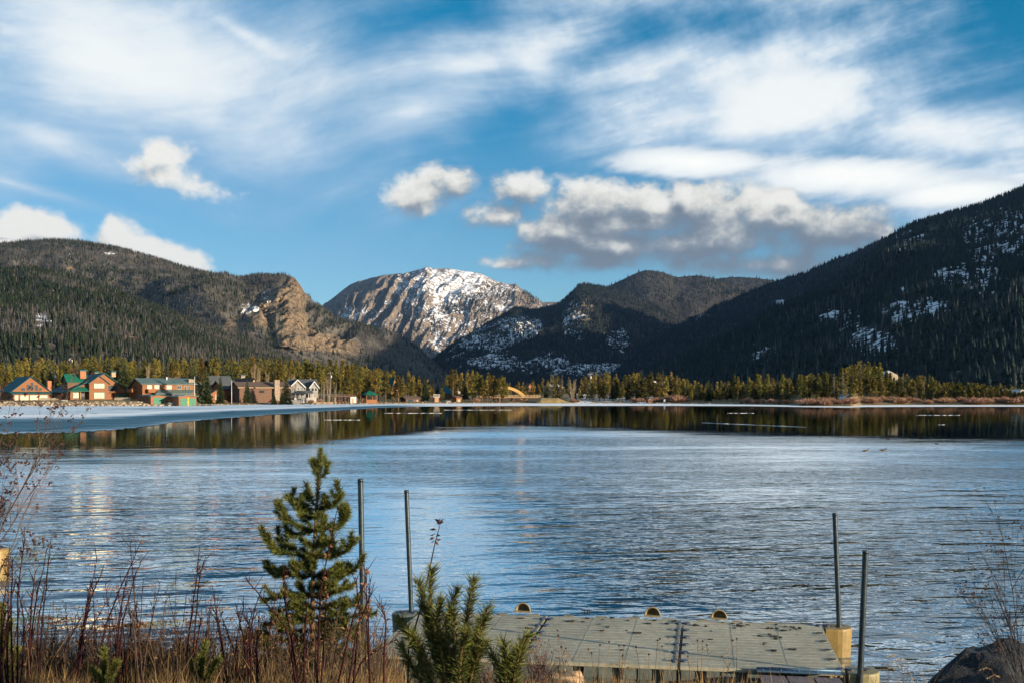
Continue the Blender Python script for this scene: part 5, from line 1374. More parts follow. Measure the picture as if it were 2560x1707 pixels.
# --- timber arch bridge
def bridge():
    Y = 462; m = Y / F
    root = empty('timber_bridge', W(1300, 1006, Y), R(8), 'golden timber arch bridge with railed deck over the inlet', 'bridge')
    Z = lambda py: (1006 - py) * m; X = lambda px: (px - 1300) * m
    for y0, yb in ((0, .5), (5.0, 5.5)):
        pts_o = []; pts_i = []
        n = 28
        cx, hw = X(1261), X(1318) - X(1261)
        for k in range(n + 1):
            t = -1 + 2 * k / n
            zo = Z(965) * (1) + (Z(991) - Z(965)) * abs(t) ** 2.1
            pts_o.append((cx + hw * t, zo)); pts_i.append((cx + hw * t * .985, zo - 1.05 + .25 * abs(t)))
        mb = MB()
        for k in range(n):
            a, b, c, d = pts_o[k], pts_o[k + 1], pts_i[k + 1], pts_i[k]
            mb.prism([a, b, c, d], y0, yb)
        mb.build('arch', pm('golden glulam', (.52, .32, .11), (.44, .26, .085), 1.5, .55, stretch=(1, 1, 4)), root)
    MB().box(X(1210), X(1350), -.4, 6, Z(993.3), Z(991.6)).build('deck', M_tan, root)
    for y0 in (-.45, 5.9):
        MB().box(X(1210), X(1352), y0, y0 + .12, Z(987.6), Z(986.8)).build('rail', M_tan, root)
        MB().box(X(1210), X(1352), y0 + .02, y0 + .10, Z(989.8), Z(989.2)).build('rail', M_tan, root)
        for px in range(1214, 1352, 8): MB().box(X(px), X(px) + .18, y0 - .03, y0 + .15, Z(991.6) + .01, Z(986.6)).build('rail_post', M_tan, root)
    for px in (1248, 1282, 1316):
        for y0 in (-.2, 2.5, 5.2): MB().box(X(px), X(px) + .5, y0, y0 + .5, -1, Z(993.3) - .01).build('pile', M_dkbrown, root)
    for px in (1230, 1245, 1278, 1293, 1303): MB().box(X(px), X(px) + .16, .1, .3, Z(991.6) + .01, Z(965) + (Z(991) - Z(965)) * abs((px - 1261) / 57) ** 2.1 - .95).build('hanger', M_dkbrown, root)
    MB().box(X(1210), X(1346), .3, .8, Z(995.8), Z(993.3) - .01).build('girder', M_dkbrown, root)
    # grassy abutment right of it
    n = 40; U = np.linspace(1338, 1425, n); V = np.linspace(0, 1, 14)
    uu, vv = np.meshgrid(U, V, indexing='ij')
    env = np.sin(np.pi * vv) ** .5; prof = np.interp(uu, [1338, 1352, 1395, 1425], [.2, 2.0, 1.9, 0.0])
    z = env * prof + .1 * fbm(uu / 5, vv * 6, 3); D = 446 + vv * 22; x = (uu - CX) / F * D
    idx = np.arange(z.size).reshape(z.shape)
    q = np.stack([idx[:-1, :-1], idx[1:, :-1], idx[1:, 1:], idx[:-1, 1:]], -1).reshape(-1, 4)
    o = mesh_np('embankment', np.stack([x, D, z + .1], -1).reshape(-1, 3), q, pm('dry golden grass bank', (.42, .30, .11), (.30, .21, .08), .8, .9, .1, 6), smooth=True)
    o['kind'] = 'structure'
bridge()

# --- fences, docks, poles and small things on the left shore
def fence(px0, px1, top, bot, Y, label, mat):
    m = Y / F; root = empty('board_fence', W(px0, bot, Y), 0, label, 'fence')
    n = int((px1 - px0) * m / .22); w_ = (px1 - px0) * m / n; h = (bot - top) * m
    rr = random.Random(px0); mb = MB()
    for k in range(n): mb.box(k * w_, k * w_ + w_ * .82, 0, .04, -.5, h + rr.uniform(-.1, .06))
    mb.build('boards', mat, root)
    for z in (h * .2, h * .8): MB().box(0, n * w_, .041, .10, z, z + .1).build('rail', mat, root)
fence(100, 146, 993.5, 1006, 362, 'pale upright board fence between the two left houses', M_fence)
fence(286, 327, 992.5, 1002, 366, 'weathered board fence left of the boathouses', M_fence)
fence(708, 750, 998.5, 1008, 402, 'grey picket fence on the shore before the grey white house', pm('grey pickets', (.30, .29, .27), None, 3, .85))
def jetty(px0, px1, py, Y, label, mat, posts=4):
    m = Y / F; root = empty('jetty', W(px0, py, Y), R(6), label, 'jetty'); L = (px1 - px0) * m
    mb = MB(); n = max(4, int(L / .3))
    for k in range(n): mb.box(k * L / n, (k + .9) * L / n, 0, 1.8, -.02, .1)
    mb.build('planks', mat, root)
    for k in range(posts): MB().box(k * L / (posts - .4), k * L / (posts - .4) + .2, -.21, -.005, -1, .28).build('post', mat, root)
jetty(484, 552, 1010.5, 357, 'long pale jetty right of the boathouses', M_fence, 5)
jetty(572, 614, 1008.5, 392, 'short brown jetty below the flagpole', M_cedar, 3)
jetty(890, 945, 1006, 418, 'pale jetty between the pergola and the gazebo', M_fence, 5)
jetty(1180, 1218, 1007, 446, 'low jetty below the grove left of the bridge', M_dkbrown, 3)
jetty(1235, 1285, 1008, 450, 'dark low jetty close to the bridge', M_dkbrown, 3)
m = 404 / F
root = empty('retaining_wall', W(790, 1009, 404), 0, 'low orange timber retaining wall left of the pergola', 'wall')
for k in range(3): MB().box(k * 17 * m + .02, (k + 1) * 17 * m - .02, 0, .3, -.6, 5 * m).build('panel', M_tan, root)
def pole(px, top, bot, Y, label, name, cat, arm=False):
    root = empty(name, W(px, bot, Y), 0, label, cat); h = (bot - top) * Y / F
    MB().tube([(0, 0, -.5), (0, 0, h)], [.11, .06] if not arm else [.16, .12], 8).build('pole', M_metalw if not arm else M_grey, root, True)
    if arm:
        MB().box(-1.1, 1.1, -.26, -.14, h - .9, h - .72).build('crossarm', M_grey, root)
        for x in (-.9, 0, .9): MB().tube([(x, -.2, h - .72), (x, -.2, h - .5)], .06, 6).build('insulator', M_white, root)
        MB().tube([(.35, -.1, h - 2.6), (.35, -.1, h - 1.6)], .25, 8).build('transformer', M_metalw, root)
    else:
        MB().tube([(0, 0, h), (0, 0, h + .2)], [.1, .02], 8).build('finial', M_metalw, root)
pole(486.5, 942, 1010, 358, 'tall white flagpole beside the right boathouse', 'flagpole', 'pole')
pole(579, 952, 1007, 390, 'white flagpole before the brown roofed house', 'flagpole', 'pole')
pole(826, 928, 1000, 470, 'utility pole over the pines right of the white house', 'utility_pole', 'pole', True)
pole(984, 935, 1000, 470, 'utility pole above the teal A frame', 'utility_pole', 'pole', True)
pole(1475, 930, 1000, 480, 'utility pole at the left end of the kiosk grove', 'utility_pole', 'pole', True)
pole(136, 925, 990, 420, 'utility pole behind the ridge of the big teal house', 'utility_pole', 'pole', True)
# red canopy stand
Y = 396; m = Y / F
root = empty('canopy_stand', W(671, 1009.5, Y), 0, 'small red and orange canopy over white frame on the shore', 'canopy')
Mred = pm('red canvas', (.62, .05, .02), (.68, .14, .02), 1.5, .7)
w_ = 20 * m
MB().add([(-.2, -.2, 6 * m), (w_ + .2, -.2, 6 * m), (w_ + .2, 2, 6 * m), (-.2, 2, 6 * m), (w_ / 2, .9, 14.5 * m)], [(0, 1, 4), (1, 2, 4), (2, 3, 4), (3, 0, 4), (3, 2, 1, 0)]).build('canopy', Mred, root)
for x in (0, w_ - .1):
    for y in (0, 1.7): MB().box(x, x + .1, y, y + .1, -.5, 6 * m - .01).build('post', M_white, root)
MB().box(.12, w_ - .12, .02, .1, -.2, 3.2 * m).build('panel', M_white, root)
# covered boats / snow covered hulls pulled up by the boathouses
def hull(px0, px1, py, Y, label, mat):
    m = Y / F; L = (px1 - px0) * m; root = empty('rowing_boat', W(px0, py, Y), R(8), label, 'boat'); mb = MB()
    n = 14; vs = []; fs = []
    for k in range(n + 1):
        t = k / n; w_ = .75 * math.sin(math.pi * min(t * 1.15 + .08, 1)) ** .6 + .03; zz = .55 * math.sin(math.pi * (t * .9 + .05)) ** .5
        vs += [(L * t, -w_, 0), (L * t, -w_ * .6, zz * .85), (L * t, 0, zz), (L * t, w_ * .6, zz * .85), (L * t, w_, 0)]
    for k in range(n):
        for j in range(4): fs.append((k * 5 + j, k * 5 + j + 1, k * 5 + 6 + j, k * 5 + 5 + j))
    mb.add(vs, fs).build('hull', mat, root, True)
    MB().box(.3, L - .3, -.03, .03, .5, .62).build('keel', M_greyw, root)
hull(328, 366, 1008, 358, 'upturned white boat left of the green boathouse door', M_white)
hull(418, 445, 1009.5, 356, 'upturned pale boat between the two boathouses', M_greyw)
hull(150, 172, 1003.5, 360, 'upturned white boat before the big teal house', M_white)
hull(1112, 1128, 1004.5, 446, 'upturned pale boat right of the tower boathouse', M_greyw)

# riprap stones along the left shore (too small to pick apart)
def riprap():
    r = np.random.default_rng(9); V = []; T = []; base = 0
    ico = bmesh.new(); bmesh.ops.create_icosphere(ico, subdivisions=1, radius=1); iv = np.array([v.co[:] for v in ico.verts]); fi = np.array([[v.index for v in f.verts] for f in ico.faces]); ico.free()
    Fs = []
    for k in range(1300):
        px = r.uniform(-60, 480) if k < 1000 else r.uniform(480, 2000); d = r.uniform(-.6, 5.5 if k < 1000 else 2)
        Y = float(shore_y(px)) + d; x = (px - CX) / F * Y
        z = .1 + 1.1 * float(sstep(np.array(d), 0, 6)); s = r.uniform(.25, .6) * (1 if k < 1000 else .6)
        V.append(iv * (s * np.array([r.uniform(.8, 1.5), r.uniform(.7, 1.2), r.uniform(.5, .9)])) * (1 + .25 * r.normal(size=(12, 1))) + np.array([x, Y, z]))
        c = np.array([.40, .31, .21]) * r.uniform(.45, 1.2); T.append(np.repeat(c[None], 12, 0)); Fs.append(fi + base); base += 12
    o = mesh_np('riprap', np.concatenate(V), np.concatenate(Fs), tint_mat('shore stones', .9, 0, .3, 2), tint=np.concatenate(T))
    tag(o, 'band of tan stones along the waterline of the houses', 'stones', kind='stuff')
riprap()

def rock_mesh(name, loc, size, seed, mat, sub=4, rough=.28, parent=None, flat=0):
    bm = bmesh.new(); bmesh.ops.create_icosphere(bm, subdivisions=sub, radius=1)
    co = np.array([v.co[:] for v in bm.verts])
    n = fbm(co[:, 0] * 1.1 + seed, co[:, 1] * 1.1 + co[:, 2] * .9, 5, .55) * 1.2 + .35 * fbm(co[:, 2] * 2.2 + seed, co[:, 0] * 2.2 - co[:, 1], 4, .5, True)
    co = co * (1 + rough * n[:, None])
    # facets
    rr = np.random.default_rng(seed)
    for k in range(9):
        d = rr.normal(size=3); d /= np.linalg.norm(d); h = rr.uniform(.72, .92)
        over = np.clip(co @ d - h, 0, None); co = co - over[:, None] * d * .85
    co = co * np.array(size)
    for v, c in zip(bm.verts, co): v.co = c
    me = bpy.data.meshes.new(name); bm.to_mesh(me); bm.free()
    me.polygons.foreach_set('use_smooth', np.ones(len(me.polygons), dtype=bool))
    me.materials.append(mat); o = bpy.data.objects.new(name, me); COL.objects.link(o); o.location = loc
    if parent: o.parent = parent
    return o
def snowy_rock_mat(name, c1, c2, amt):
    mt = bpy.data.materials.new(name); mt.use_nodes = True; t = NT(mt.node_tree); bs = mt.node_tree.nodes['Principled BSDF']
    co = t.n('ShaderNodeTexCoord').outputs['Object']
    n = t.noise(co, 1.1, 6, .65, .3); c = t.mix(t.smooth(n, .35, .65), c1 + (1,), c2 + (1,))
    nz = t.sep(t.n('ShaderNodeNewGeometry').outputs['Normal'])
    f = t.smooth(t.m('ADD', t.m('ADD', nz[2], t.m('MULTIPLY', nz[0], -.35)), t.m('MULTIPLY', t.m('SUBTRACT', n, .5), .9)), amt, amt + .18)
    t.put(bs.inputs['Base Color'], t.mix(f, c, (.8, .82, .86, 1))); bs.inputs['Roughness'].default_value = .9
    b = t.n('ShaderNodeBump'); b.inputs['Distance'].default_value = .25; t.put(b.inputs['Height'], n); t.put(bs.inputs['Normal'], b.outputs[0])
    return mt
M_srock = snowy_rock_mat('snowy outcrop rock', (.32, .26, .19), (.18, .145, .115), .72)
for px, py, sx_, sz_, Y, lab, sd in ((2224, 943, 2.9, 1.9, 432, 'pale pointed rock with snow among the trees on the knoll', 3), (2100, 967, 2.8, 1.2, 425, 'low snowy slab at the left foot of the knoll', 5), (2412, 987, 3.6, 1.8, 430, 'snow streaked pale rock behind the right willows', 8), (2440, 992, 3.0, 1.7, 428, 'sunlit cream rock right of the snow streaked one', 11)):
    o = rock_mesh('rock_outcrop', W(px, py, Y), (sx_, 2.4, sz_ * 1.4), sd, M_srock, 4, .25)
    tag(o, lab, 'rock')
# ------------------------------------------------------------------ floating dock
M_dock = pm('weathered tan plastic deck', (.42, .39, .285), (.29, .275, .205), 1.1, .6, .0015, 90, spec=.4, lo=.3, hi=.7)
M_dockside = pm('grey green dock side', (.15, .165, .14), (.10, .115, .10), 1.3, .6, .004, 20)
M_tanpl = pm('tan plastic float', (.26, .18, .062), (.20, .14, .048), 1.6, .5, .002, 30, spec=.4)
M_dome = pm('beige plastic bumper', (.25, .205, .115), (.20, .165, .09), 3, .5, .002, 30, spec=.4)
M_coup = pm('blue grey rubber coupler', (.035, .055, .10), (.022, .036, .07), 8, .5, spec=.5)
M_pipe = pm('dark steel pipe', (.055, .075, .085), (.035, .05, .06), 2.5, .35, .002, 25, metal=.55, spec=.5)
M_hinge = pm('blue painted hinge', (.09, .17, .26), (.06, .12, .19), 5, .45, metal=.3)
M_board = pm('grey weathered plank', (.22, .175, .17), (.13, .105, .105), 4, .8, .004, 25, stretch=(6, .5, 6))
M_black = pm('black iron', (.02, .02, .02), (.035, .03, .028), 8, .5, spec=.5)
M_leaf = pm('wet dark leaf', (.022, .018, .014), (.045, .032, .02), 20, .6, rnd=.3)

ZD = .42
dA = Vector((-1.466, 18.48)); dB = Vector((4.67, 17.46))
DTH = math.atan2(dB.y - dA.y, dB.x - dA.x); DL = (dB - dA).length; DW = 3.05
dock = empty('floating_dock', (dA.x, dA.y, 0), DTH, 'grey tan modular floating dock with ribbed deck', 'dock')
def dock_local(px, py, z=ZD):
    Y = (H - z) * F / (py - HY); p = Vector(((px - CX) / F * Y - dA.x, Y - dA.y))
    c, s = math.cos(-DTH), math.sin(-DTH)
    return Vector((p.x * c - p.y * s, p.x * s + p.y * c, z))
def build_dock():
    n = 3; L = DL / n; g_ = .018
    for k in range(n):
        x0, x1 = k * L + g_, (k + 1) * L - g_
        sec = MB()
        # hollow front wall made of panels between sockets and grooves
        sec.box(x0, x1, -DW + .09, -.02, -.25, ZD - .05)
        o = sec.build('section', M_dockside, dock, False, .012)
        # ribbed deck: strips with open joints
        strips = 17; d = MB(); sw = DW / strips
        for j in range(strips):
            y1 = -j * sw - (.0 if j else .0); y0 = -(j + 1) * sw + .012
            if j == strips - 1: y0 = -DW
            d.prism([(x0, y0), (x1, y0), (x1, y1), (x0, y1)], ZD - .049, ZD, 'z')
        dk = d.build('deck', M_dock, o, False, .004)
        ridge = MB()
        for f in (.34, .67): ridge.box(x0 + (x1 - x0) * f - .006, x0 + (x1 - x0) * f + .006, -DW + .05, -.05, ZD + .0005, ZD + .002)
        ridge.build('seam', M_dock, o)
        # front wall panels with sockets at the top
        m = 4; pw = (x1 - x0) / m
        for j in range(m):
            a, b = x0 + j * pw, x0 + (j + 1) * pw; c = (a + b) / 2
            for (p, q) in ((a + .004, c - .07), (c + .07, b - .004)):
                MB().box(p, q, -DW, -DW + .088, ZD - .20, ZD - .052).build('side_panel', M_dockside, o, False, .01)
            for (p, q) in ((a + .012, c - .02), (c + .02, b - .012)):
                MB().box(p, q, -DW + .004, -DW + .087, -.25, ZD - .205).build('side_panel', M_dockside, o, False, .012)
            # tabs along the lake edge
            MB().box(c - .05, c + .12, -.005, .05, ZD - .06, ZD + .012).build('edge_tab', M_dome, o, False, .006)
    # couplers: pairs of lobes joined by a bar, six along each seam
    def coupler(x, y, scale=1.0, parent=dock):
        mb = MB()
        for s in (-1, 1):
            ring = [(x + s * .062 * scale + .050 * scale * math.cos(t * math.pi / 7), y + .055 * scale * math.sin(t * math.pi / 7)) for t in range(14)]
            mb.prism(ring, ZD + .002, ZD + .022, 'z')
        mb.box(x - .03, x + .03, y - .016, y + .016, ZD + .004, ZD + .018)
        return mb.build('coupler', M_coup, parent, False)
    for k in (1, 2):
        for j in range(6): coupler(k * L, -.30 - j * .495)
        MB().box(k * L - .006, k * L + .006, -DW - .003, .01, -.25, ZD - .03).build('joint', M_black, dock)
        MB().box(k * L - .055, k * L - .022, -DW * .95, -.02, ZD + .001, ZD + .006).build('light_strip', M_dome, dock)
    coupler(DL, -.12); coupler(DL, -DW + .14); coupler(0, -.12)
    for j in range(1, 5):
        y = -.12 - j * .56; ring = [(DL - .11 + .062 * math.cos(t * math.pi / 8), y + .062 * math.sin(t * math.pi / 8)) for t in range(16)]
        MB().prism(ring, ZD + .001, ZD + .006, 'z').build('socket', pm('painted socket shade', (.06, .06, .05), None, 9, .8), dock)  # flat dark disc stands in for the shade down an empty socket
        inner = [(DL - .11 + .075 * math.cos(t * math.pi / 8), y + .075 * math.sin(t * math.pi / 8)) for t in range(16)]
        mb = MB()
        for t in range(16):
            a, b = ring[t], ring[(t + 1) % 16]; c, d = inner[(t + 1) % 16], inner[t]
            mb.add([(a[0], a[1], ZD + .009), (b[0], b[1], ZD + .009), (c[0], c[1], ZD + .002), (d[0], d[1], ZD + .002)], [(0, 1, 2, 3)])
        mb.build('socket_rim', M_dock, dock)
    # corner floats that hold the pipes (D shaped)
    def holder(x, y, sx, mat, name='pipe_holder'):
        w_, d_ = .40, .23
        def outline(k): 
            pts = [(x, y - d_ * k), (x + sx * (w_ - d_) , y - d_ * k)]
            pts += [(x + sx * ((w_ - d_) + d_ * k * math.sin(t * math.pi / 10)), y - d_ * k * math.cos(t * math.pi / 10)) for t in range(1, 10)]
            pts += [(x + sx * (w_ - d_), y + d_ * k), (x, y + d_ * k)]
            return pts
        rows = [(-.3, .82), (.0, .9), (ZD - .03, 1.0), (ZD - .005, .985), (ZD + .003, .94)]
        vs = []; fs = []
        for z, k in rows: vs += [(p[0], p[1], z) for p in outline(k)]
        n_ = len(outline(1))
        for r in range(len(rows) - 1):
            for t in range(n_): fs.append((r * n_ + t, r * n_ + (t + 1) % n_, (r + 1) * n_ + (t + 1) % n_, (r + 1) * n_ + t))
        fs.append(tuple((len(rows) - 1) * n_ + t for t in range(n_)))
        o = MB().add(vs, fs).build(name, mat, dock)
        MB().tube([(x + sx * .22, y, ZD + .004), (x + sx * .22, y, ZD + .02)], .062, 16).build('collar', M_black, o)
        return o
    holder(DL + .02, -.12, 1, M_tanpl); holder(DL + .02, -DW + .16, 1, pm('olive float with shade in colour', (.26, .23, .12), (.20, .18, .10), 2, .5, .002, 30))  # near right float: tan plastic with its shade put into the colour
    holder(-.02, -.12, -1, M_dockside); holder(-.02, -DW + .16, -1, M_dockside)
build_dock()

def on_dock(name, px, py, label, cat, group=None, rz=0):
    p = dock_local(px, py); q = Matrix.Rotation(DTH, 3, 'Z') @ p + Vector((dA.x, dA.y, 0))
    return empty(name, q, DTH + rz, label, cat, group)

# hollow half dome bumpers on the lake edge, open towards the shore
for px, py, lab in ((1307, 1530, 'leftmost hollow beige half dome bumper on the dock edge'), (1631, 1541, 'middle hollow beige half dome bumper on the dock edge'), (1798, 1548, 'rightmost hollow beige half dome bumper on the dock edge')):
    root = on_dock('dome_bumper', px, py, lab, 'bumper', 'dome bumpers on the dock')
    vs = []; fs = []; nu, nv = 14, 9
    for (r, ins) in ((.125, 0), (.108, 1)):
        for i in range(nu + 1):
            a = math.pi * i / nu
            for j in range(nv + 1):
                b = math.pi / 2 * j / nv          # 0 = open rim facing the shore, pi/2 = back pole
                vs.append((r * math.cos(a) * math.cos(b), r * 1.25 * math.sin(b), .022 + r * math.sin(a) * math.cos(b) * 1.08))
    st = nv + 1; off = (nu + 1) * st
    for i in range(nu):
        for j in range(nv):
            q = (i * st + j, (i + 1) * st + j, (i + 1) * st + j + 1, i * st + j + 1)
            fs.append(q); fs.append(tuple(off + t for t in q[::-1]))
        fs.append((i * st, off + i * st, off + (i + 1) * st, (i + 1) * st))
    MB().add(vs, fs).build('shell', M_dome, root, True)
    MB().prism([(.132 * math.cos(t * math.pi / 10), .165 * math.sin(t * math.pi / 10)) for t in range(11)] + [(-.132, -.02), (.132, -.02)], .001, .024, 'z').build('base', M_dome, root)
root = on_dock('mooring_cleat', 1466, 1533, 'small dark mooring cleat between two bumpers', 'cleat')
MB().tube([(-.1, 0, .062), (-.05, 0, .055), (.05, 0, .055), (.1, 0, .062)], [.006, .011, .011, .006], 8).build('horns', M_black, root, True)
for x in (-.028, .028): MB().tube([(x, 0, 0), (x * .8, 0, .055)], [.014, .009], 8).build('stem', M_black, root, True)
MB().box(-.06, .06, -.02, .02, .001, .008).build('base', M_black, root)

# steel pipes at the corners, each leaning a little
def piling(bx, by, tx, ty, Y, label):
    b = W(bx, by, Y); t = W(tx, ty, Y); d = (t - b).normalized(); lo = b - d * (b.z + .6) / max(d.z, .2)
    root = empty('steel_pipe', (lo.x, lo.y, lo.z), 0, label, 'pipe', 'pipes at the dock corners')
    MB().tube([(0, 0, 0), tuple(t - lo)], .037, 20, False).build('tube', M_pipe, root, True)
    e = t - lo
    MB().tube([tuple(e - d * .04), tuple(e), tuple(e + d * .002)], [.0385, .0385, .032], 20).build('cap', M_pipe, root, True)
piling(909, 1634, 901, 1196, 15.4, 'steel pipe right behind the young pine, tallest in the picture')
piling(1028, 1526, 1016, 1224, 18.5, 'steel pipe at the far left corner of the dock')
piling(2098, 1571, 2087, 1281, 17.25, 'steel pipe in the sunlit tan float at the far right corner')
piling(2151, 1678, 2164, 1375, 14.35, 'steel pipe at the near right corner of the dock')
# neighbour dock at the left edge
root = empty('dock_float', W(8, 1441, 24.9), 0, 'tan float of a neighbouring dock at the left edge', 'float')
vs = []; fs = []
for z, k in ((-.25, .8), (.0, .88), (.55, 1.0), (.6, .96)):
    vs += [(.24 * k * math.cos(t * math.pi / 9) - .12, .3 * k * math.sin(t * math.pi / 9), z) for t in range(18)]
for r in range(3):
    for t in range(18): fs.append((r * 18 + t, r * 18 + (t + 1) % 18, (r + 1) * 18 + (t + 1) % 18, (r + 1) * 18 + t))
fs.append(tuple(54 + t for t in range(18)))
MB().add(vs, fs).build('body', M_tanpl, root, True)
MB().tube([(-.12, 0, .601), (-.12, 0, .63)], .07, 14).build('collar', M_black, root)
root = empty('steel_pipe', W(6, 1441, 24.9), 0, 'galvanised pipe in the tan float at the left edge', 'pipe')
MB().tube([(-.1, 0, -.6), (-.11, 0, 1.1)], .037, 14).build('tube', pm('galvanised pipe', (.35, .38, .36), (.22, .25, .24), 5, .4, metal=.6), root, True)

# gangway of three planks hinged to the dock
g0 = dock_local(1912, 1674); g1 = dock_local(2105, 1692)
gx0 = DL - 1.08; gw = .98
gq = Matrix.Rotation(DTH, 3, 'Z') @ Vector((gx0, -DW - .03, ZD)) + Vector((dA.x, dA.y, 0))
gang = empty('gangway', gq, DTH, 'plank gangway of three grey boards hinged to the dock', 'gangway')
for k in range(3):
    x0 = k * gw / 3 + .012
    MB().add([(x0, -.14, -.03), (x0 + gw / 3 - .024, -.14, -.03), (x0 + gw / 3 - .024, -3.6, .36), (x0, -3.6, .36), (x0, -.14, -.07), (x0 + gw / 3 - .024, -.14, -.07), (x0 + gw / 3 - .024, -3.6, .32), (x0, -3.6, .32)],
             [(0, 1, 2, 3), (7, 6, 5, 4), (0, 4, 5, 1), (1, 5, 6, 2), (2, 6, 7, 3), (3, 7, 4, 0)]).build('plank', M_board, gang)
for x in (.02, gw - .08): MB().add([(x, -.2, -.075), (x + .06, -.2, -.075), (x + .06, -3.6, .315), (x, -3.6, .315), (x, -.2, -.17), (x + .06, -.2, -.17), (x + .06, -3.6, .22), (x, -3.6, .22)], [(0, 1, 2, 3), (7, 6, 5, 4), (0, 4, 5, 1), (1, 5, 6, 2), (2, 6, 7, 3), (3, 7, 4, 0)]).build('beam', M_hinge, gang)
MB().box(-.02, gw + .02, -.135, .0, .006, .02).build('hinge_plate', M_hinge, gang)
MB().tube([(-.02, -.03, .03), (gw + .02, -.03, .03)], .016, 10).build('hinge_rod', M_hinge, gang, True)
for k in range(5): MB().tube([(.05 + k * .22, -.09, .019), (.05 + k * .22, -.09, .034)], .014, 8).build('bolt', M_hinge, gang)
for x in (.12, .62): MB().prism([(x + .11 + .12 * math.cos(t * math.pi / 8), .035 + .03 * math.sin(t * math.pi / 8)) for t in range(16)], .022, .03, 'z').build('hinge_eye', M_coup, gang)

# dark leaves and clods on the deck
def leaf_proto(i):
    rr = random.Random(70 + i); n = 9; vs = [(0, 0, .014)]; 
    for k in range(n):
        a = k * 6.283 / n; r = rr.uniform(.5, 1.15) * (.034 if i != 2 else .05); vs.append((r * math.cos(a) * 1.25, r * math.sin(a) * .8, rr.uniform(.001, .022)))
    vs += [(x * .8, y * .8, .0008) for x, y, z in vs[1:]]
    fs = [(0, 1 + k, 1 + (k + 1) % n) for k in range(n)] + [(1 + k, 1 + n + k, 1 + n + (k + 1) % n, 1 + (k + 1) % n) for k in range(n)]
    return MB().add(vs, fs).build('dead_leaf', M_leaf)
LP = [leaf_proto(i) for i in range(3)]
spots3 = [(190, 272), (430, 315), (515, 422), (915, 350), (955, 345), (1125, 316), (1080, 353), (1290, 326), (1388, 312), (1258, 375), (1342, 408), (1285, 446), (1555, 336), (1540, 445), (1630, 469), (1680, 471), (1770, 372), (1835, 336), (1960, 373), (2035, 348), (2100, 507), (2265, 390), (1490, 650)]
spots4 = [(620, 365), (725, 372), (810, 367), (880, 385), (800, 397), (740, 418), (1085, 423), (1130, 423), (1180, 424), (1180, 382), (1275, 407), (1350, 406), (1370, 422), (1425, 423), (1325, 440), (1390, 435), (1255, 444), (1110, 487), (1010, 503), (1155, 507), (1220, 521), (1175, 532), (1060, 575), (1045, 590), (1155, 655), (1315, 641), (1355, 641), (440, 402), (495, 448), (335, 390), (490, 536)]
lr = random.Random(3)
first = [True] * 3
spots = sorted([(1200 + a * .2381, 1470 + b * .2381) for a, b in spots3] + [(1660 + a * .2381, 1470 + b * .2381) for a, b in spots4])
if True:
    for kk, (lx, ly) in enumerate(spots):
        p = dock_local(lx, ly); q = Matrix.Rotation(DTH, 3, 'Z') @ p + Vector((dA.x, dA.y, 0))
        i = lr.randrange(3)
        o = LP[i] if first[i] else LP[i].copy()
        if first[i]: first[i] = False
        else: COL.objects.link(o)
        o.location = (q.x, q.y, ZD + .001); o.rotation_euler = (0, 0, lr.random() * 6.28); s = lr.uniform(.6, 1.25); o.scale = (s, s * 1.2, s)
        tag(o, nth(kk + 1, 'small dark wet leaf lying on the dock deck'), 'leaf', 'dark leaves on the dock')

# ------------------------------------------------------------------ birds on the water
def bird(px, py, Lpx, label, flip=1, duck=False, group='geese and ducks on the lake'):
    Y = depth_of(py); s = Lpx * Y / F
    path = [(-.52, .10), (-.44, .105), (-.30, .10), (-.12, .085), (.10, .085), (.24, .115), (.32, .19), (.345, .28), (.355, .38), (.37, .445), (.415, .462), (.455, .45), (.50, .437), (.535, .43)]
    rad = [.012, .045, .10, .15, .155, .12, .066, .043, .037, .046, .048, .034, .016, .006]
    if duck:
        path = [(-.50, .10), (-.42, .09), (-.28, .075), (-.1, .07), (.12, .07), (.26, .10), (.32, .15), (.34, .2), (.35, .235), (.37, .26), (.41, .265), (.45, .255), (.50, .243), (.54, .24)]
        rad = [.012, .04, .09, .13, .13, .10, .066, .055, .052, .054, .05, .032, .018, .008]
    body = np.array([.10, .07, .045]); blk = np.array([.012, .012, .014]); pale = np.array([.22, .17, .12])
    cols = [blk, pale, body * .8, body, body * 1.1, pale * .8, blk * 1.2, blk, blk, blk, blk, blk, blk, blk] if not duck else [blk, body * .5] + [body * .45] * 3 + [body * .5] + [blk * 1.5] * 8
    n = 12; V = []; T = []
    for i, ((x, z), r) in enumerate(zip(path, rad)):
        i0, i1 = max(i - 1, 0), min(i + 1, len(path) - 1)
        d = np.array([path[i1][0] - path[i0][0], path[i1][1] - path[i0][1]]); d /= np.linalg.norm(d); nx, nz = -d[1], d[0]
        for k in range(n):
            a = 2 * math.pi * k / n
            V.append(((x + nx * r * math.sin(a)) * s * flip, r * math.cos(a) * s * (1.15 if r > .09 else 1), (z + nz * r * math.sin(a)) * s))
            c = cols[i]
            if i == 10 and math.sin(a) < .1 and not duck: c = np.array([.6, .58, .52])
            if r > .09 and math.sin(a) < -.2 and not duck: c = pale * .9
            T.append(c)
    Fs = [(i * n + k, i * n + (k + 1) % n, (i + 1) * n + (k + 1) % n, (i + 1) * n + k) for i in range(len(path) - 1) for k in range(n)]
    o = mesh_np('duck' if duck else 'goose', V, Fs, tint_mat('plumage', .75, 0, .25, 30), smooth=True, tint=np.array(T), loc=((px - CX) / F * Y, Y, -.015 * s))
    tag(o, label, 'duck' if duck else 'goose', group)
bird(2164, 1127, 17, 'left one of the pair of brown geese swimming')
bird(2208, 1126, 19, 'right one of the pair of brown geese, neck held high')
bird(2222, 1098, 13, 'dark duck above the pair of geese', -1, True)
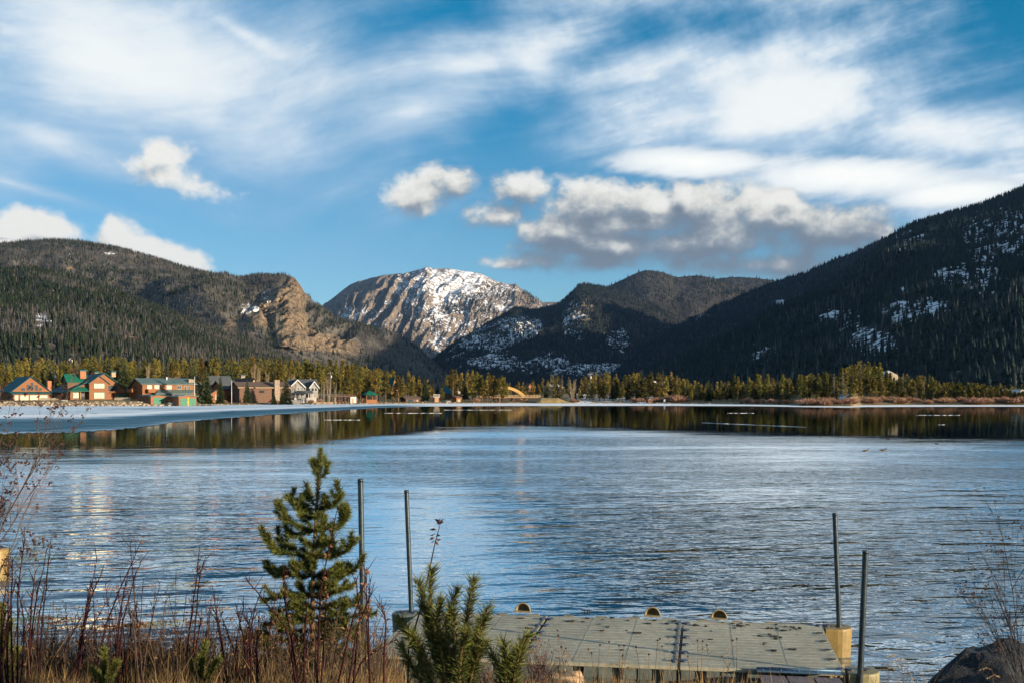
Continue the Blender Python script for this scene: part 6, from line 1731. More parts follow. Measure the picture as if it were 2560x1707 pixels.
bird(2342, 1109, 12, 'dark duck right of the pair of geese', -1, True)
bird(2520, 1102, 13, 'dark duck near the right edge of the lake', -1, True)
bird(2051, 1092, 8, 'tiny dark duck left of all the other birds', 1, True)

# ------------------------------------------------------------------ foreground plants
def needles_on(pts, per_m, length, width, seed, taper=.35, up=.5, tipmul=1.0):
    """arrays of needle triangles round a polyline"""
    r = np.random.default_rng(seed)
    P3 = np.array([tuple(p) for p in pts], float); seg = np.diff(P3, axis=0); sl = np.linalg.norm(seg, axis=1); L = sl.sum()
    n = max(int(per_m * L), 12)
    t = r.random(n) ** .9 * L; cum = np.r_[0, np.cumsum(sl)]
    k = np.clip(np.searchsorted(cum, t) - 1, 0, len(sl) - 1); f = ((t - cum[k]) / sl[k])[:, None]
    base = P3[k] + seg[k] * f; d = seg[k] / sl[k][:, None]
    v = r.normal(size=(n, 3)); v -= (v * d).sum(1, keepdims=True) * d; v /= np.linalg.norm(v, axis=1, keepdims=True)
    ang = np.radians(r.uniform(14, 72, n))[:, None]
    nd = d * np.cos(ang) + v * np.sin(ang); nd[:, 2] += .12 * up; nd /= np.linalg.norm(nd, axis=1, keepdims=True)
    ln = length * r.uniform(.5, 1.25, n)[:, None]
    side = np.cross(nd, r.normal(size=(n, 3))); side /= np.linalg.norm(side, axis=1, keepdims=True) + 1e-9
    mid = base + nd * ln * .5 + np.array([0, 0, -.003])
    V = np.stack([base - side * width * .4, base + side * width * .4, mid + side * width * .5, base + nd * ln], 1).reshape(-1, 3)
    q = np.arange(n)[:, None] * 4
    Fs = np.concatenate([np.c_[q, q + 1, q + 2], np.c_[q, q + 2, q + 3]])
    young = (t / L)[:, None]
    c = np.array([.036, .050, .014]) * (1 - young) + np.array([.092, .098, .021]) * young
    c = c * r.uniform(.65, 1.35, (n, 1))
    T = np.repeat(c, 4, 0); T[3::4] *= 1.5
    return V, Fs, T
M_needle = tint_mat('young pine needles', .55, .0, .2, 8)
M_ybark = pm('young pine bark', (.24, .14, .065), (.16, .095, .05), 14, .85, .002, 60)
def branch_obj(parent, pts, r0, r1, per_m, nl, nw, seed, bark=None, nstart=.15):
    pts = [Vector(p) for p in pts]
    rad = [r0 + (r1 - r0) * i / (len(pts) - 1) for i in range(len(pts))]
    o = MB().tube(pts, rad, 6).build('branch', bark or M_ybark, parent, True)
    # needles from a little way out
    p2 = [pts[0].lerp(pts[1], nstart)] + pts[1:]
    V, Fs, T = needles_on(p2, per_m, nl, nw, seed)
    mesh_np('needles', V, Fs, M_needle, o, tint=T)
    return o
def ground_at(px, Y): 
    x = (px - CX) / F * Y; return Vector((x, Y, float(bank_z(x, Y))))

def young_pine():
    Y = 11.0; rr = random.Random(12)
    def Z(a, b, dy=0.0):
        p = W(600 + a * .3933, 1090 + b * .3933, Y); sc_ = (Y + dy) / Y
        return Vector((p.x * sc_, Y + dy, H + (p.z - H) * sc_))
    base = ground_at(780, Y)
    root = empty('young_pine', base, 0, 'young pine sapling with upturned needle tipped branches at the shore', 'tree')
    loc = lambda p: p - base
    trunk = [base + Vector((0, 0, -.1)), Z(462, 1500), Z(460, 1150), Z(465, 850), Z(475, 650), Z(488, 430), Z(505, 230), Z(512, 90)]
    MB().tube([loc(p) for p in trunk], [.030, .027, .023, .019, .016, .012, .008, .004], 8).build('trunk', M_ybark, root, True)
    V, Fs, T = needles_on([loc(Z(488, 430)), loc(Z(505, 230)), loc(Z(512, 85))], 3000, .058, .004, 1); mesh_np('needles', V, Fs, M_needle, root, tint=T)
    V, Fs, T = needles_on([loc(Z(462, 1200)), loc(Z(465, 850)), loc(Z(488, 440))], 1300, .05, .0045, 2); mesh_np('needles', V, Fs, M_needle, root, tint=T)
    B = [[(508, 270), (475, 220), (458, 150)], [(508, 270), (545, 235), (562, 168)],
         [(488, 465), (400, 462), (345, 430), (322, 372)], [(480, 440), (455, 410), (442, 345)], [(495, 465), (570, 448), (620, 405), (630, 342)], [(495, 470), (540, 440), (545, 400)],
         [(482, 595), (370, 570), (290, 530), (255, 452)], [(480, 585), (395, 520), (372, 445)], [(490, 592), (620, 578), (682, 515), (664, 432)], [(488, 600), (530, 560), (525, 500)], [(478, 605), (420, 608), (350, 632), (300, 600)], [(560, 590), (640, 560), (690, 480)],
         [(472, 770), (340, 748), (225, 728), (148, 622)], [(330, 745), (280, 720), (240, 648)], [(480, 772), (600, 762), (680, 722), (716, 662)], [(500, 760), (570, 735), (600, 672)], [(476, 770), (520, 720), (560, 650)], [(400, 755), (360, 730), (330, 700)],
         [(465, 890), (330, 882), (230, 882), (165, 832)], [(470, 885), (620, 882), (722, 856), (764, 792)], [(465, 885), (420, 850), (395, 812)], [(470, 890), (560, 890), (650, 855)], [(330, 880), (280, 860), (240, 850)], [(465, 880), (380, 900), (350, 850)],
         [(462, 1010), (320, 1000), (220, 1025), (150, 1040)], [(470, 1000), (600, 985), (705, 955)], [(468, 1050), (620, 1085), (730, 1068), (825, 1132)], [(462, 1030), (400, 980), (370, 940)], [(465, 1010), (540, 960), (600, 940)], [(465, 1060), (360, 1080), (260, 1110)],
         [(462, 1180), (300, 1178), (150, 1198)], [(468, 1180), (640, 1172), (765, 1128)], [(462, 1200), (380, 1150), (300, 1130)], [(468, 1200), (560, 1150), (640, 1120)],
         [(460, 1310), (250, 1292), (30, 1282)], [(468, 1290), (650, 1255), (800, 1332)], [(462, 1330), (350, 1260), (250, 1220)], [(465, 1330), (560, 1270), (700, 1230)], [(462, 1400), (330, 1400), (150, 1340)], [(465, 1410), (600, 1400), (760, 1400)], [(462, 1450), (400, 1400), (380, 1340)], [(465, 1450), (540, 1400), (560, 1330)]]
    for i, b in enumerate(B):
        dz = rr.uniform(-.22, .22) * (len(b) / 4)
        pts = [loc(Z(a, c, dz * k / (len(b) - 1))) for k, (a, c) in enumerate(b)]
        L = sum((pts[k + 1] - pts[k]).length for k in range(len(pts) - 1))
        branch_obj(root, pts, .010 if L > .35 else .006, .003, 2200, .066, .0040, 50 + i)
        for q in range(int(L / .066)):
            f = rr.uniform(.25, .95); k = min(int(f * (len(pts) - 1)), len(pts) - 2); p = pts[k].lerp(pts[k + 1], f * (len(pts) - 1) - k); d = (pts[k + 1] - pts[k]).normalized()
            e = (d * .7 + Vector((rr.uniform(-.8, .8), rr.uniform(-1, 1), rr.uniform(-.2, .7)))).normalized() * rr.uniform(.06, .13)
            branch_obj(root, [p, p + e * .6, p + e + Vector((0, 0, .02))], .0045, .002, 2200, .060, .0040, 1000 + i * 20 + q)
    # branches towards and away from the viewer
    for i, (a, c) in enumerate([(485, 520), (478, 600), (474, 700), (472, 770), (468, 830), (465, 890), (465, 960), (463, 1020), (463, 1090), (462, 1160), (462, 1230), (462, 1300), (462, 1380), (462, 1440)]):
        for s in (-1, 1, -.7, .6):
            l = .16 + .24 * (c - 480) / 900; ang = rr.uniform(-1.1, 1.1)
            p0 = Z(a, c); p1 = p0 + Vector((math.sin(ang) * l * .6, s * l * .6, .02)); p2 = p0 + Vector((math.sin(ang) * l, s * l, l * .3))
            branch_obj(root, [loc(p0), loc(p1), loc(p2)], .007, .003, 2700, .06, .0040, 200 + i * 7 + int(s * 3 + 3))
young_pine()

def candle_pine(base_px, Y, tips, label, seed, nl=.078, per=1700, scale_r=1.0):
    base = ground_at(base_px, Y); root = empty('dwarf_pine', base, 0, label, 'tree'); rr = random.Random(seed)
    p0 = Vector((0, 0, -.05))
    hub = Vector((0, 0, .12)); MB().tube([p0, hub], [.018, .014], 7).build('trunk', M_ybark, root, True)
    for i, (mx, my, tx, ty, dy) in enumerate(tips):
        m_ = W(mx, my, Y + dy * .6) - base; t_ = W(tx, ty, Y + dy) - base
        pts = [hub, hub.lerp(m_, .55) + Vector((0, 0, -.03)), m_, m_.lerp(t_, .5), t_]
        branch_obj(root, pts, .010, .004, per, nl, .0034, seed * 100 + i, nstart=.9)
Zb = lambda a, b: (940 + a * .2723, 1280 + b * .2723)
def tips_of(lst): return [(*Zb(a, b), *Zb(c, d), e) for a, b, c, d, e in lst]
candle_pine(1140, 6.6, tips_of([(490, 900, 512, 520, .0), (440, 860, 395, 630, -.1), (640, 1000, 745, 705, .1), (840, 950, 892, 625, 0), (950, 1100, 1030, 875, -.1), (330, 1150, 225, 975, .1), (560, 1000, 585, 800, -.15), (720, 1150, 700, 900, -.15), (420, 1250, 330, 1120, -.2), (880, 1200, 960, 1000, .2), (560, 1300, 500, 1050, .2), (780, 1300, 820, 1090, -.2), (640, 1350, 600, 1150, .1), (300, 1350, 230, 1210, .1), (900, 1400, 1000, 1180, -.1)]), 'dwarf pine with upright candle shoots before the dock', 31)
candle_pine(1262, 6.2, tips_of([(1200, 1350, 1170, 1190, 0), (1260, 1350, 1385, 1130, 0), (1150, 1420, 1060, 1290, .1), (1280, 1420, 1330, 1260, -.1), (1190, 1480, 1230, 1300, -.1)]), 'smaller dwarf pine with long needles right of the candle shoots', 32, .078)
candle_pine(500, 9.0, [(505, 1660, 512, 1608, 0), (490, 1680, 478, 1650, .1), (520, 1685, 545, 1648, -.1), (505, 1690, 500, 1640, .1)], 'tiny yellow green pine shoot in the grass left of the sapling', 33, .05, 4500)
candle_pine(262, 8.6, [(262, 1665, 260, 1622, 0), (250, 1690, 232, 1672, .1), (275, 1690, 292, 1655, -.1)], 'tiny pine shoot rising beside the snow patch', 34, .05, 4500)
candle_pine(5, 9.0, [(4, 1580, 6, 1510, 0), (14, 1600, 26, 1556, 0), (-10, 1600, -14, 1560, 0), (4, 1640, 18, 1600, .1), (30, 1660, 44, 1620, .1)], 'yellow green pine shoot cut by the left edge', 35, .05, 4500)

# red stemmed shrubs
M_stem = pm('dark red stems', (.034, .009, .010), (.02, .009, .009), 20, .85, spec=.08, rnd=.2)
M_brown = pm('brown dry stems', (.075, .045, .027), (.042, .027, .018), 20, .8, rnd=.2)
M_dleaf = pm('withered tan leaf', (.17, .085, .038), (.10, .05, .025), 15, .8, rnd=.3)
M_rleaf = pm('withered reddish leaf', (.24, .085, .06), (.15, .05, .04), 15, .8, rnd=.3)
def leaf_at(mb, p, d, l, w_):
    d = d.normalized(); s = d.orthogonal().normalized(); u = d.cross(s)
    q = p + d * l * .5 + u * l * .12
    mb.add([p, q + s * w_, p + d * l, q - s * w_], [(0, 1, 2), (0, 2, 3)])
def red_shrub(name, label, Y, stems, seed, mat=None, leaves=3, twigs=9, r0=.0085, group='red stemmed shrubs on the bank', lmat=None):
    rr = random.Random(seed)
    bx = sum(s[0][0] for s in stems) / len(stems); base = ground_at(bx, Y)
    root = empty(name, base, 0, label, 'shrub', group)
    for s in stems:
        dy = rr.uniform(-.3, .3)
        g_ = ground_at(s[0][0], Y + dy * .3); pts = [g_ - base + Vector((0, 0, -.05))] + [W(a, b, Y + dy) - base for a, b in s[1:]]
        # soften into a gently bent line
        fine = [pts[0]]
        for a, b in zip(pts, pts[1:]):
            for k in (1, 2, 3): fine.append(a.lerp(b, k / 3) + Vector((rr.uniform(-1, 1), rr.uniform(-1, 1), 0)) * .006)
        fine[-1] = pts[-1]
        n = len(fine); mb = MB(); mb.tube(fine, [r0 * (1 - .72 * i / (n - 1)) for i in range(n)], 5)
        for k in range(twigs):
            f = rr.uniform(.35, .98); i = int(f * (n - 1)); p = fine[min(i, n - 2)].lerp(fine[min(i + 1, n - 1)], rr.random())
            d = (fine[-1] - fine[0]).normalized() * rr.uniform(.5, 1) + Vector((rr.uniform(-.7, .7), rr.uniform(-.7, .7), .2)); l = rr.uniform(.04, .14)
            mb.tube([p, p + d.normalized() * l], [r0 * .4, r0 * .18], 4)
        o = mb.build('stem', mat or M_stem, root, True)
        lb = MB()
        for k in range(leaves):
            f = rr.uniform(.45, 1.0); i = min(int(f * (n - 1)), n - 2); p = fine[i].lerp(fine[i + 1], rr.random())
            leaf_at(lb, p, Vector((rr.uniform(-1, 1), rr.uniform(-1, 1), rr.uniform(-1, .5))), rr.uniform(.02, .045), rr.uniform(.005, .011))
        if leaves: lb.build('leaves', lmat or M_dleaf, o)['kind'] = 'stuff'
Z6 = lambda a, b: (a * .2596, 1300 + b * .2596)
Z7 = lambda a, b: (360 + a * .2277, 1350 + b * .2277)
def st6(*p): return [(Z6(*p[0])[0], 1720)] + [Z6(*q) for q in p[1:]]
def st7(*p): return [(Z7(*p[0])[0], 1720)] + [Z7(*q) for q in p[1:]]
red_shrub('red_twig_shrub', 'dense cluster of dark red stems at the left edge', 8.5, [st6((70, 0), (75, 900), (90, 250)), st6((170, 0), (180, 700), (240, 55)), st6((-20, 0), (30, 900), (80, 480)), st6((130, 0), (110, 700), (120, 350)), st6((0, 0), (60, 1000), (150, 600)), st6((200, 0), (230, 960), (165, 600)), st6((100, 0), (20, 1200), (60, 700))], 61)
red_shrub('red_twig_shrub', 'pair of tall red stems rising right of the left edge cluster', 9.0, [st6((240, 0), (330, 850), (450, 270)), st6((350, 0), (420, 900), (492, 172)), st6((300, 0), (290, 1100), (330, 600)), st6((380, 0), (360, 1000), (470, 400)), st6((250, 0), (300, 900), (340, 490))], 62)
red_shrub('red_twig_shrub', 'leaning red stems left of the crossed pair', 9.5, [st6((720, 0), (830, 900), (936, 348)), st6((640, 0), (880, 740), (1004, 420)), st6((470, 0), (640, 1180), (810, 890)), st6((600, 0), (790, 1180), (1025, 790)), st6((700, 0), (800, 1000), (880, 560))], 63)
red_shrub('red_twig_shrub', 'crossed red stems meeting in a point', 9.2, [st6((860, 0), (1010, 1000), (1228, 500), (1362, 188)), st6((1380, 0), (1340, 1100), (1280, 600), (1253, 210)), st6((1100, 0), (1150, 950), (1240, 480)), st6((1120, 0), (1180, 1000), (1290, 560), (1352, 395)), st6((1090, 0), (1120, 1200), (1190, 690))], 64)
red_shrub('red_twig_shrub', 'tall red stem topped by spiky brown tufts', 9.4, [st7((420, 0), (500, 960), (575, 480), (600, 175)), st7((500, 0), (560, 900), (610, 400), (652, 230)), st7((480, 0), (600, 1000), (630, 840))], 65, leaves=10)
red_shrub('red_twig_shrub', 'forked red stems left of the young pine', 9.4, [st7((960, 0), (850, 1100), (800, 800), (775, 595)), st7((1130, 0), (990, 1190), (820, 740)), st7((1000, 0), (1010, 1100), (1100, 715)), st7((1140, 0), (1090, 1050), (1010, 700)), st7((980, 0), (800, 900), (812, 625))], 66)
red_shrub('red_twig_shrub', 'bent red stem reaching left across the young pine', 8.6, [st7((1750, 0), (1560, 960), (1250, 560), (1128, 430)), st7((1200, 0), (1150, 1050), (1215, 740), (1300, 500)), st7((1250, 0), (1240, 1120), (1345, 850)), st7((1700, 0), (1620, 1050), (1540, 620), (1535, 310))], 67)
Z1 = lambda a, b: (600 + a * .3933, 1090 + b * .3933)
def st1(*p): return [(Z1(*p[0])[0], 1720)] + [Z1(*q) for q in p[1:]]
red_shrub('red_twig_shrub', 'red brown stems before the young pine with clinging tan leaves', 8.2, [st1((470, 0), (510, 1000), (560, 740), (625, 440)), st1((500, 0), (540, 1150), (560, 860)), st1((560, 0), (690, 1250), (790, 950), (805, 830)), st1((640, 0), (740, 1240), (830, 1000)), st1((420, 0), (310, 1180), (275, 850)), st1((400, 0), (415, 1250), (420, 1100))], 68, leaves=16)
red_shrub('red_twig_shrub', 'thin red stems between the young pine and the dwarf pine', 8.4, [st1((850, 0), (800, 1200), (800, 840)), st1((830, 0), (810, 1100), (830, 910)), st1((700, 0), (760, 1100), (735, 890)), st1((900, 0), (930, 1180), (885, 1060)), st1((600, 0), (780, 1420), (990, 1290))], 69, leaves=10)
# lower red stems filling the bank
sr = random.Random(91)
for k in range(22):
    px = -10 + 960 * (k + sr.uniform(.1, .9)) / 22; dark = sr.random() < .5
    stems = []
    for q in range(sr.choice((5, 6, 7, 8))):
        a = px + sr.uniform(-35, 35); t_ = sr.uniform(1440, 1620) + (30 if px > 420 else 0); b = a + sr.uniform(-45, 60)
        stems.append([(a, 1720), ((a + b) / 2 + sr.uniform(-8, 8), (1720 + t_) / 2), (b, t_)])
    red_shrub('red_twig_shrub', nth(k + 1, 'low clump of thin dark stems in the bank grass'), sr.uniform(8.6, 11.0), stems, 700 + k, M_stem if dark else M_brown, 3, 8, .0065, 'low stem clumps on the bank')
# rowan shoot with pinnate leaves
def rowan():
    Y = 6.8; base = ground_at(1015, Y); root = empty('rowan_shoot', base, 0, 'bare shoot with a tuft of dark pinnate leaves before the lake', 'plant')
    pts = [Vector((0, 0, -.05))] + [W(*Zb(a, b), Y) - base for a, b in ((300, 1250), (420, 850), (490, 530), (540, 290), (585, 120))]
    MB().tube(pts, [.006, .005, .0045, .004, .003, .002], 6).build('stem', M_stem, root, True)
    rr = random.Random(8)
    for (a, b, dx, dz) in ((585, 120, 40, -70), (590, 110, -40, -40), (575, 120, 20, -75), (560, 160, -70, 0), (550, 190, -60, 20), (548, 215, 45, 0), (548, 240, 50, 10), (545, 250, -45, 30), (545, 260, 30, 40), (540, 230, -50, 20), (580, 100, 45, -15), (585, 90, -50, -30)):
        p = W(*Zb(a, b), Y) - base; e = W(*Zb(a + dx, b + dz), Y + rr.uniform(-.05, .05)) - base
        mb = MB(); leaf_at(mb, p, e - p, (e - p).length, .010); mb.build('leaf', pm('dark purple leaf', (.06, .03, .03), (.035, .02, .02), 20, .7), root)
rowan()

# bare shrubs at the picture edges
def twiggy(mb, cl, p, d, l, r, depth, rr, spread=.5, up=.25):
    n = 4; pts = [p]; q = p.copy(); dd = d.copy()
    for k in range(n):
        dd = (dd + Vector((rr.uniform(-1, 1), rr.uniform(-1, 1), rr.uniform(-.6, 1))) * .13).normalized(); q = q + dd * l / n; pts.append(q.copy())
    mb.tube(pts, [r * (1 - .6 * k / n) for k in range(n + 1)], 5 if depth > 1 else 3, False)
    if depth == 0:
        if rr.random() < .55: cl.append((pts[-1], rr.uniform(.5, 1)))
        return
    for k in range(rr.choice((3, 4, 5))):
        f = rr.uniform(.3, 1); i = min(int(f * n), n - 1); pp = pts[i].lerp(pts[i + 1], rr.random())
        nd = (dd + Vector((rr.uniform(-1, 1), rr.uniform(-1, 1), rr.uniform(-.5, 1) + up)) * spread).normalized()
        twiggy(mb, cl, pp, nd, l * rr.uniform(.4, .7), r * .5, depth - 1, rr, spread, up)
def bare_shrub(label, base, shoots, seed, depth=3, spread=.55, mat=None, r0=.009):
    rr = random.Random(seed); root = empty('bare_shrub', base, 0, label, 'shrub')
    for (tip, l_) in shoots:
        mb = MB(); cl = []; d = (tip - base); twiggy(mb, cl, Vector((0, 0, -.05)), d.normalized(), d.length * l_, r0, depth, rr, spread)
        o = mb.build('branch', mat or pm('grey brown twigs', (.105, .08, .065), (.06, .045, .038), 15, .8), root)
        cb = MB()
        for p, s in cl:
            for k in range(4): leaf_at(cb, p + Vector((rr.uniform(-1, 1), rr.uniform(-1, 1), rr.uniform(-1, 1))) * .01, Vector((rr.uniform(-1, 1), rr.uniform(-1, 1), rr.uniform(-1, 1))), .022 * s, .008)
        if cl: cb.build('seed_clusters', pm('dark seed clusters', (.05, .02, .018), (.03, .015, .013), 20, .7), o)['kind'] = 'stuff'
bL = Vector(((-150 - CX) / F * 7.5, 7.5, 2.0))
bare_shrub('leafless shrub with dark seed clusters cut by the left edge', bL, [(W(-20, 960, 7.5), .6), (W(40, 1060, 7.6), .6), (W(30, 1160, 7.4), .66), (W(-20, 1060, 7.5), .75), (W(0, 1190, 7.5), .75), (W(0, 1290, 7.3), .8), (W(-20, 1370, 7.5), .85)], 81, 4, .5)
bR = Vector(((2590 - CX) / F * 9.6, 9.6, 1.2))
bare_shrub('bare twiggy shrub rising behind the boulder at the right edge', bR, [(W(2500, 1370, 9.6), .8), (W(2545, 1350, 9.7), .8), (W(2470, 1540, 9.5), .8), (W(2480, 1460, 9.6), .8), (W(2580, 1330, 9.6), .8), (W(2510, 1590, 9.4), .75), (W(2620, 1400, 9.5), .8)], 82, 3, .42, pm('dark slender twigs', (.05, .042, .04), (.03, .026, .026), 15, .8), .007)

# dry brown brush, flower stalks and grass
M_brush = pm('dry brush twigs', (.085, .057, .037), (.045, .031, .023), 12, .85, rnd=.25)
def brush(px, Y, h, seed, label, mat=None, n=26):
    rr = random.Random(seed); base = ground_at(px, Y); root = empty('dry_brush', base, 0, label, 'shrub', 'dry brown brush on the bank')
    mb = MB(); cl = []
    for k in range(n):
        d = Vector((rr.uniform(-.55, .55), rr.uniform(-.5, .5), 1)).normalized()
        twiggy(mb, cl, Vector((rr.uniform(-.12, .12), rr.uniform(-.1, .1), -.03)), d, h * rr.uniform(.55, .9), .0035, 1, rr, .6)
    o = mb.build('twigs', mat or M_brush, root)
    cb = MB()
    for p, s in cl:
        for k in range(3): leaf_at(cb, p, Vector((rr.uniform(-1, 1), rr.uniform(-1, 1), rr.uniform(-1, 1))), .022 * s, .007)
    if cl: cb.build('seed_heads', M_dleaf, root)['kind'] = 'stuff'
br = random.Random(44)
for k in range(48):
    px = -20 + 1010 * (k + br.uniform(.1, .9)) / 48
    brush(px, br.uniform(9.6, 12.2), br.uniform(.42, .76), 900 + k, nth(k + 1, 'dry brown seeded brush standing in the grass of the bank'))
for k, px in enumerate((1150, 1195, 1230, 1330, 1350, 1365)):
    brush(px, br.uniform(10.5, 12.5), br.uniform(.4, .62), 960 + k, nth(k + 1, 'dark dry brush before the left end of the dock'), pm('dark purple brush', (.075, .045, .045), (.045, .028, .028), 12, .85), 18)
# juniper mound
jb = ground_at(385, 11.2); jr = empty('juniper', jb, 0, 'dark spreading juniper mound in the left grass', 'shrub'); rr = random.Random(4)
cs = [(rr.uniform(-.42, .42), rr.uniform(-.25, .25), 0) for k in range(90)]
cs = [(x, y, (.45 - .9 * x * x) * rr.uniform(.3, 1)) for x, y, z in cs]
v = tri_cloud(cs, [.07] * 90, 60, .022, 5)
m_ = np.repeat(rng.random((90, 1)), 180, 0)
mesh_np('foliage', v, np.arange(len(v)).reshape(-1, 3), M_needle, jr, tint=np.array([.022, .026, .012]) * (1 - m_) + np.array([.06, .045, .02]) * m_)
mb = MB()
for k in range(14): mb.tube([(0, 0, -.03), (rr.uniform(-.2, .2), rr.uniform(-.1, .1), .15), (rr.uniform(-.4, .4), rr.uniform(-.2, .2), rr.uniform(.25, .4))], [.012, .008, .003], 5)
mb.build('branches', M_brown, jr)['kind'] = 'stuff'
# flower stalks in front of the dock: positions (foot px, top px, top py)
stalks = [(1400, 1394, 1575), (1420, 1396, 1588), (1450, 1404, 1616), (1470, 1415, 1620), (1480, 1500, 1612), (1460, 1471, 1622), (1520, 1523, 1604), (1550, 1548, 1613), (1566, 1560, 1613), (1545, 1557, 1638), (1600, 1590, 1617), (1640, 1644, 1600), (1660, 1650, 1596), (1690, 1671, 1592), (1700, 1655, 1615), (1740, 1744, 1600), (1760, 1757, 1602), (1770, 1767, 1612), (1740, 1720, 1640), (1800, 1832, 1600), (1830, 1842, 1596), (1610, 1622, 1635), (1680, 1700, 1640), (1500, 1479, 1632), (1850, 1805, 1640)]
M_stalk = pm('dry stalk', (.22, .155, .085), (.14, .095, .055), 15, .85, rnd=.3)
M_head = pm('dark seed head', (.06, .028, .02), (.035, .018, .014), 20, .85)
stalks.sort(key=lambda q: q[1])
for k, (fx_, tx, ty) in enumerate(stalks):
    Y = br.uniform(11.2, 13.0); base = ground_at(fx_, Y); root = empty('flower_stalk', base, 0, nth(k + 1, 'dry wild flower stalk with dark seed head before the dock'), 'plant', 'dry flower stalks before the dock')
    t_ = W(tx, ty, Y) - base; mid = t_ * .5 + Vector((br.uniform(-.03, .03), br.uniform(-.02, .02), 0))
    mb = MB(); mb.tube([(0, 0, -.05), mid, t_], [.0035, .003, .002], 5)
    for q in range(br.choice((0, 1, 2, 3))):
        f = br.uniform(.5, .85); p = mid.lerp(t_, f); e = p + Vector((br.uniform(-.06, .06), br.uniform(-.03, .03), br.uniform(.03, .1))); mb.tube([p, e], [.002, .0015], 4)
    mb.build('stem', M_stalk, root, True)
    hb_ = MB(); 
    for (a, r_) in ((t_, .011),):
        vs = []; fs = []
        for z_, rr_ in ((-.008, .3), (-.002, 1), (.006, .9), (.012, .3)):
            vs += [tuple(a + Vector((r_ * rr_ * math.cos(j * 1.047), r_ * rr_ * math.sin(j * 1.047), z_))) for j in range(6)]
        for r2_ in range(3):
            for j in range(6): fs.append((r2_ * 6 + j, r2_ * 6 + (j + 1) % 6, r2_ * 6 + 6 + (j + 1) % 6, r2_ * 6 + 6 + j))
        fs += [tuple(range(6))[::-1], tuple(range(18, 24))]; hb_.add(vs, fs)
    hb_.build('seed_head', M_head, root)

def grass():
    r = np.random.default_rng(31); n = 34000
    px = np.where(r.random(n) < .78, r.uniform(-60, 1000, n), r.uniform(950, 2350, n))
    Y = r.uniform(8.6, 13.6, n)
    x = (px - CX) / F * Y; z = bank_z(x, Y); keep = (z > .03); px, Y, x, z = px[keep], Y[keep], x[keep], z[keep]; n = len(x)
    patch = .65 + .6 * fbm(x * 1.1, Y * 1.1, 3)
    h = np.where(px < 1000, r.uniform(.14, .42, n), r.uniform(.08, .30, n)) * np.clip(patch, .4, 1.2) * (1 + 1.0 * (r.random(n) < .05))
    a = r.random(n) * 6.28; lean = h * r.uniform(.05, .5, n)
    w_ = r.uniform(.002, .0045, n)
    b0 = np.stack([x - w_, Y, z - .02], -1); b1 = np.stack([x + w_, Y, z - .02], -1)
    m0 = np.stack([x + lean * .35 * np.cos(a) - w_ * .8, Y + lean * .35 * np.sin(a), z + h * .6], -1); m1 = m0 + np.stack([w_ * 1.6, 0 * w_, 0 * w_], -1)
    t = np.stack([x + lean * np.cos(a), Y + lean * np.sin(a), z + h], -1)
    V = np.stack([b0, b1, m1, m0, t], 1).reshape(-1, 3); q = np.arange(n)[:, None] * 5
    Fs = np.concatenate([np.c_[q, q + 1, q + 2], np.c_[q, q + 2, q + 3], np.c_[q + 3, q + 2, q + 4]])
    k = r.random((n, 1)) ** 1.5; c = np.array([.30, .20, .085]) * k + np.array([.085, .052, .03]) * (1 - k); c *= r.uniform(.6, 1.25, (n, 1))
    o = mesh_np('dry_grass', V, Fs, tint_mat('dry grass', .8, 0, .2, 8), tint=np.repeat(c, 5, 0))
    tag(o, 'tan dry grass covering the near bank', 'grass', kind='stuff')
grass()
def seed_grass(px, py, Y, seed, label):
    """tall grass stem with a feathery drooping head"""
    rr = random.Random(seed); base = ground_at(px + rr.uniform(-25, 25), Y); root = empty('seed_grass', base, 0, label, 'grass', 'feathery grass stems')
    t_ = W(px, py, Y) - base; mb = MB(); mb.tube([(0, 0, -.04), t_ * .55 + Vector((.02, 0, .03)), t_], [.0025, .002, .0012], 4)
    d = Vector((rr.choice((-1, 1)), 0, -.15)); pts = [t_ + d * (k * .035) + Vector((0, 0, .02 * math.sin(k))) for k in range(4)]; mb.tube(pts, .001, 3); mb.build('stem', M_stalk, root)
    hd = MB()
    for k in range(26):
        f = rr.uniform(0, 3); i = min(int(f), 2); p = pts[i].lerp(pts[i + 1], f - i); leaf_at(hd, p, Vector((d.x * .6 + rr.uniform(-.3, .3), rr.uniform(-.3, .3), rr.uniform(-.9, .3))), rr.uniform(.012, .026), .003)
    hd.build('seed_head', pm('straw seed head', (.42, .31, .16), (.32, .22, .11), 15, .85), root)
for k, (px, py) in enumerate(sorted(((640, 1530), (655, 1545), (560, 1545), (600, 1550), (580, 1522), (530, 1520), (380, 1565), (83, 1345), (85, 1380), (360, 1555), (1520, 1660), (1545, 1655), (1560, 1670), (1432, 1640)))):
    seed_grass(px, py, 10.5 + (k % 3) * .5, 300 + k, nth(k + 1, 'dry feathery grass stem drooping over the water'))
for k, (px, py) in enumerate(((2110, 1690), (2250, 1640), (2262, 1665), (2270, 1650), (2480, 1672), (2500, 1690))):
    seed_grass(px, py, 9.2 + (k % 3) * .4, 340 + k, nth(k + 1, 'pale feathery grass stem beside the boulder and gangway'))

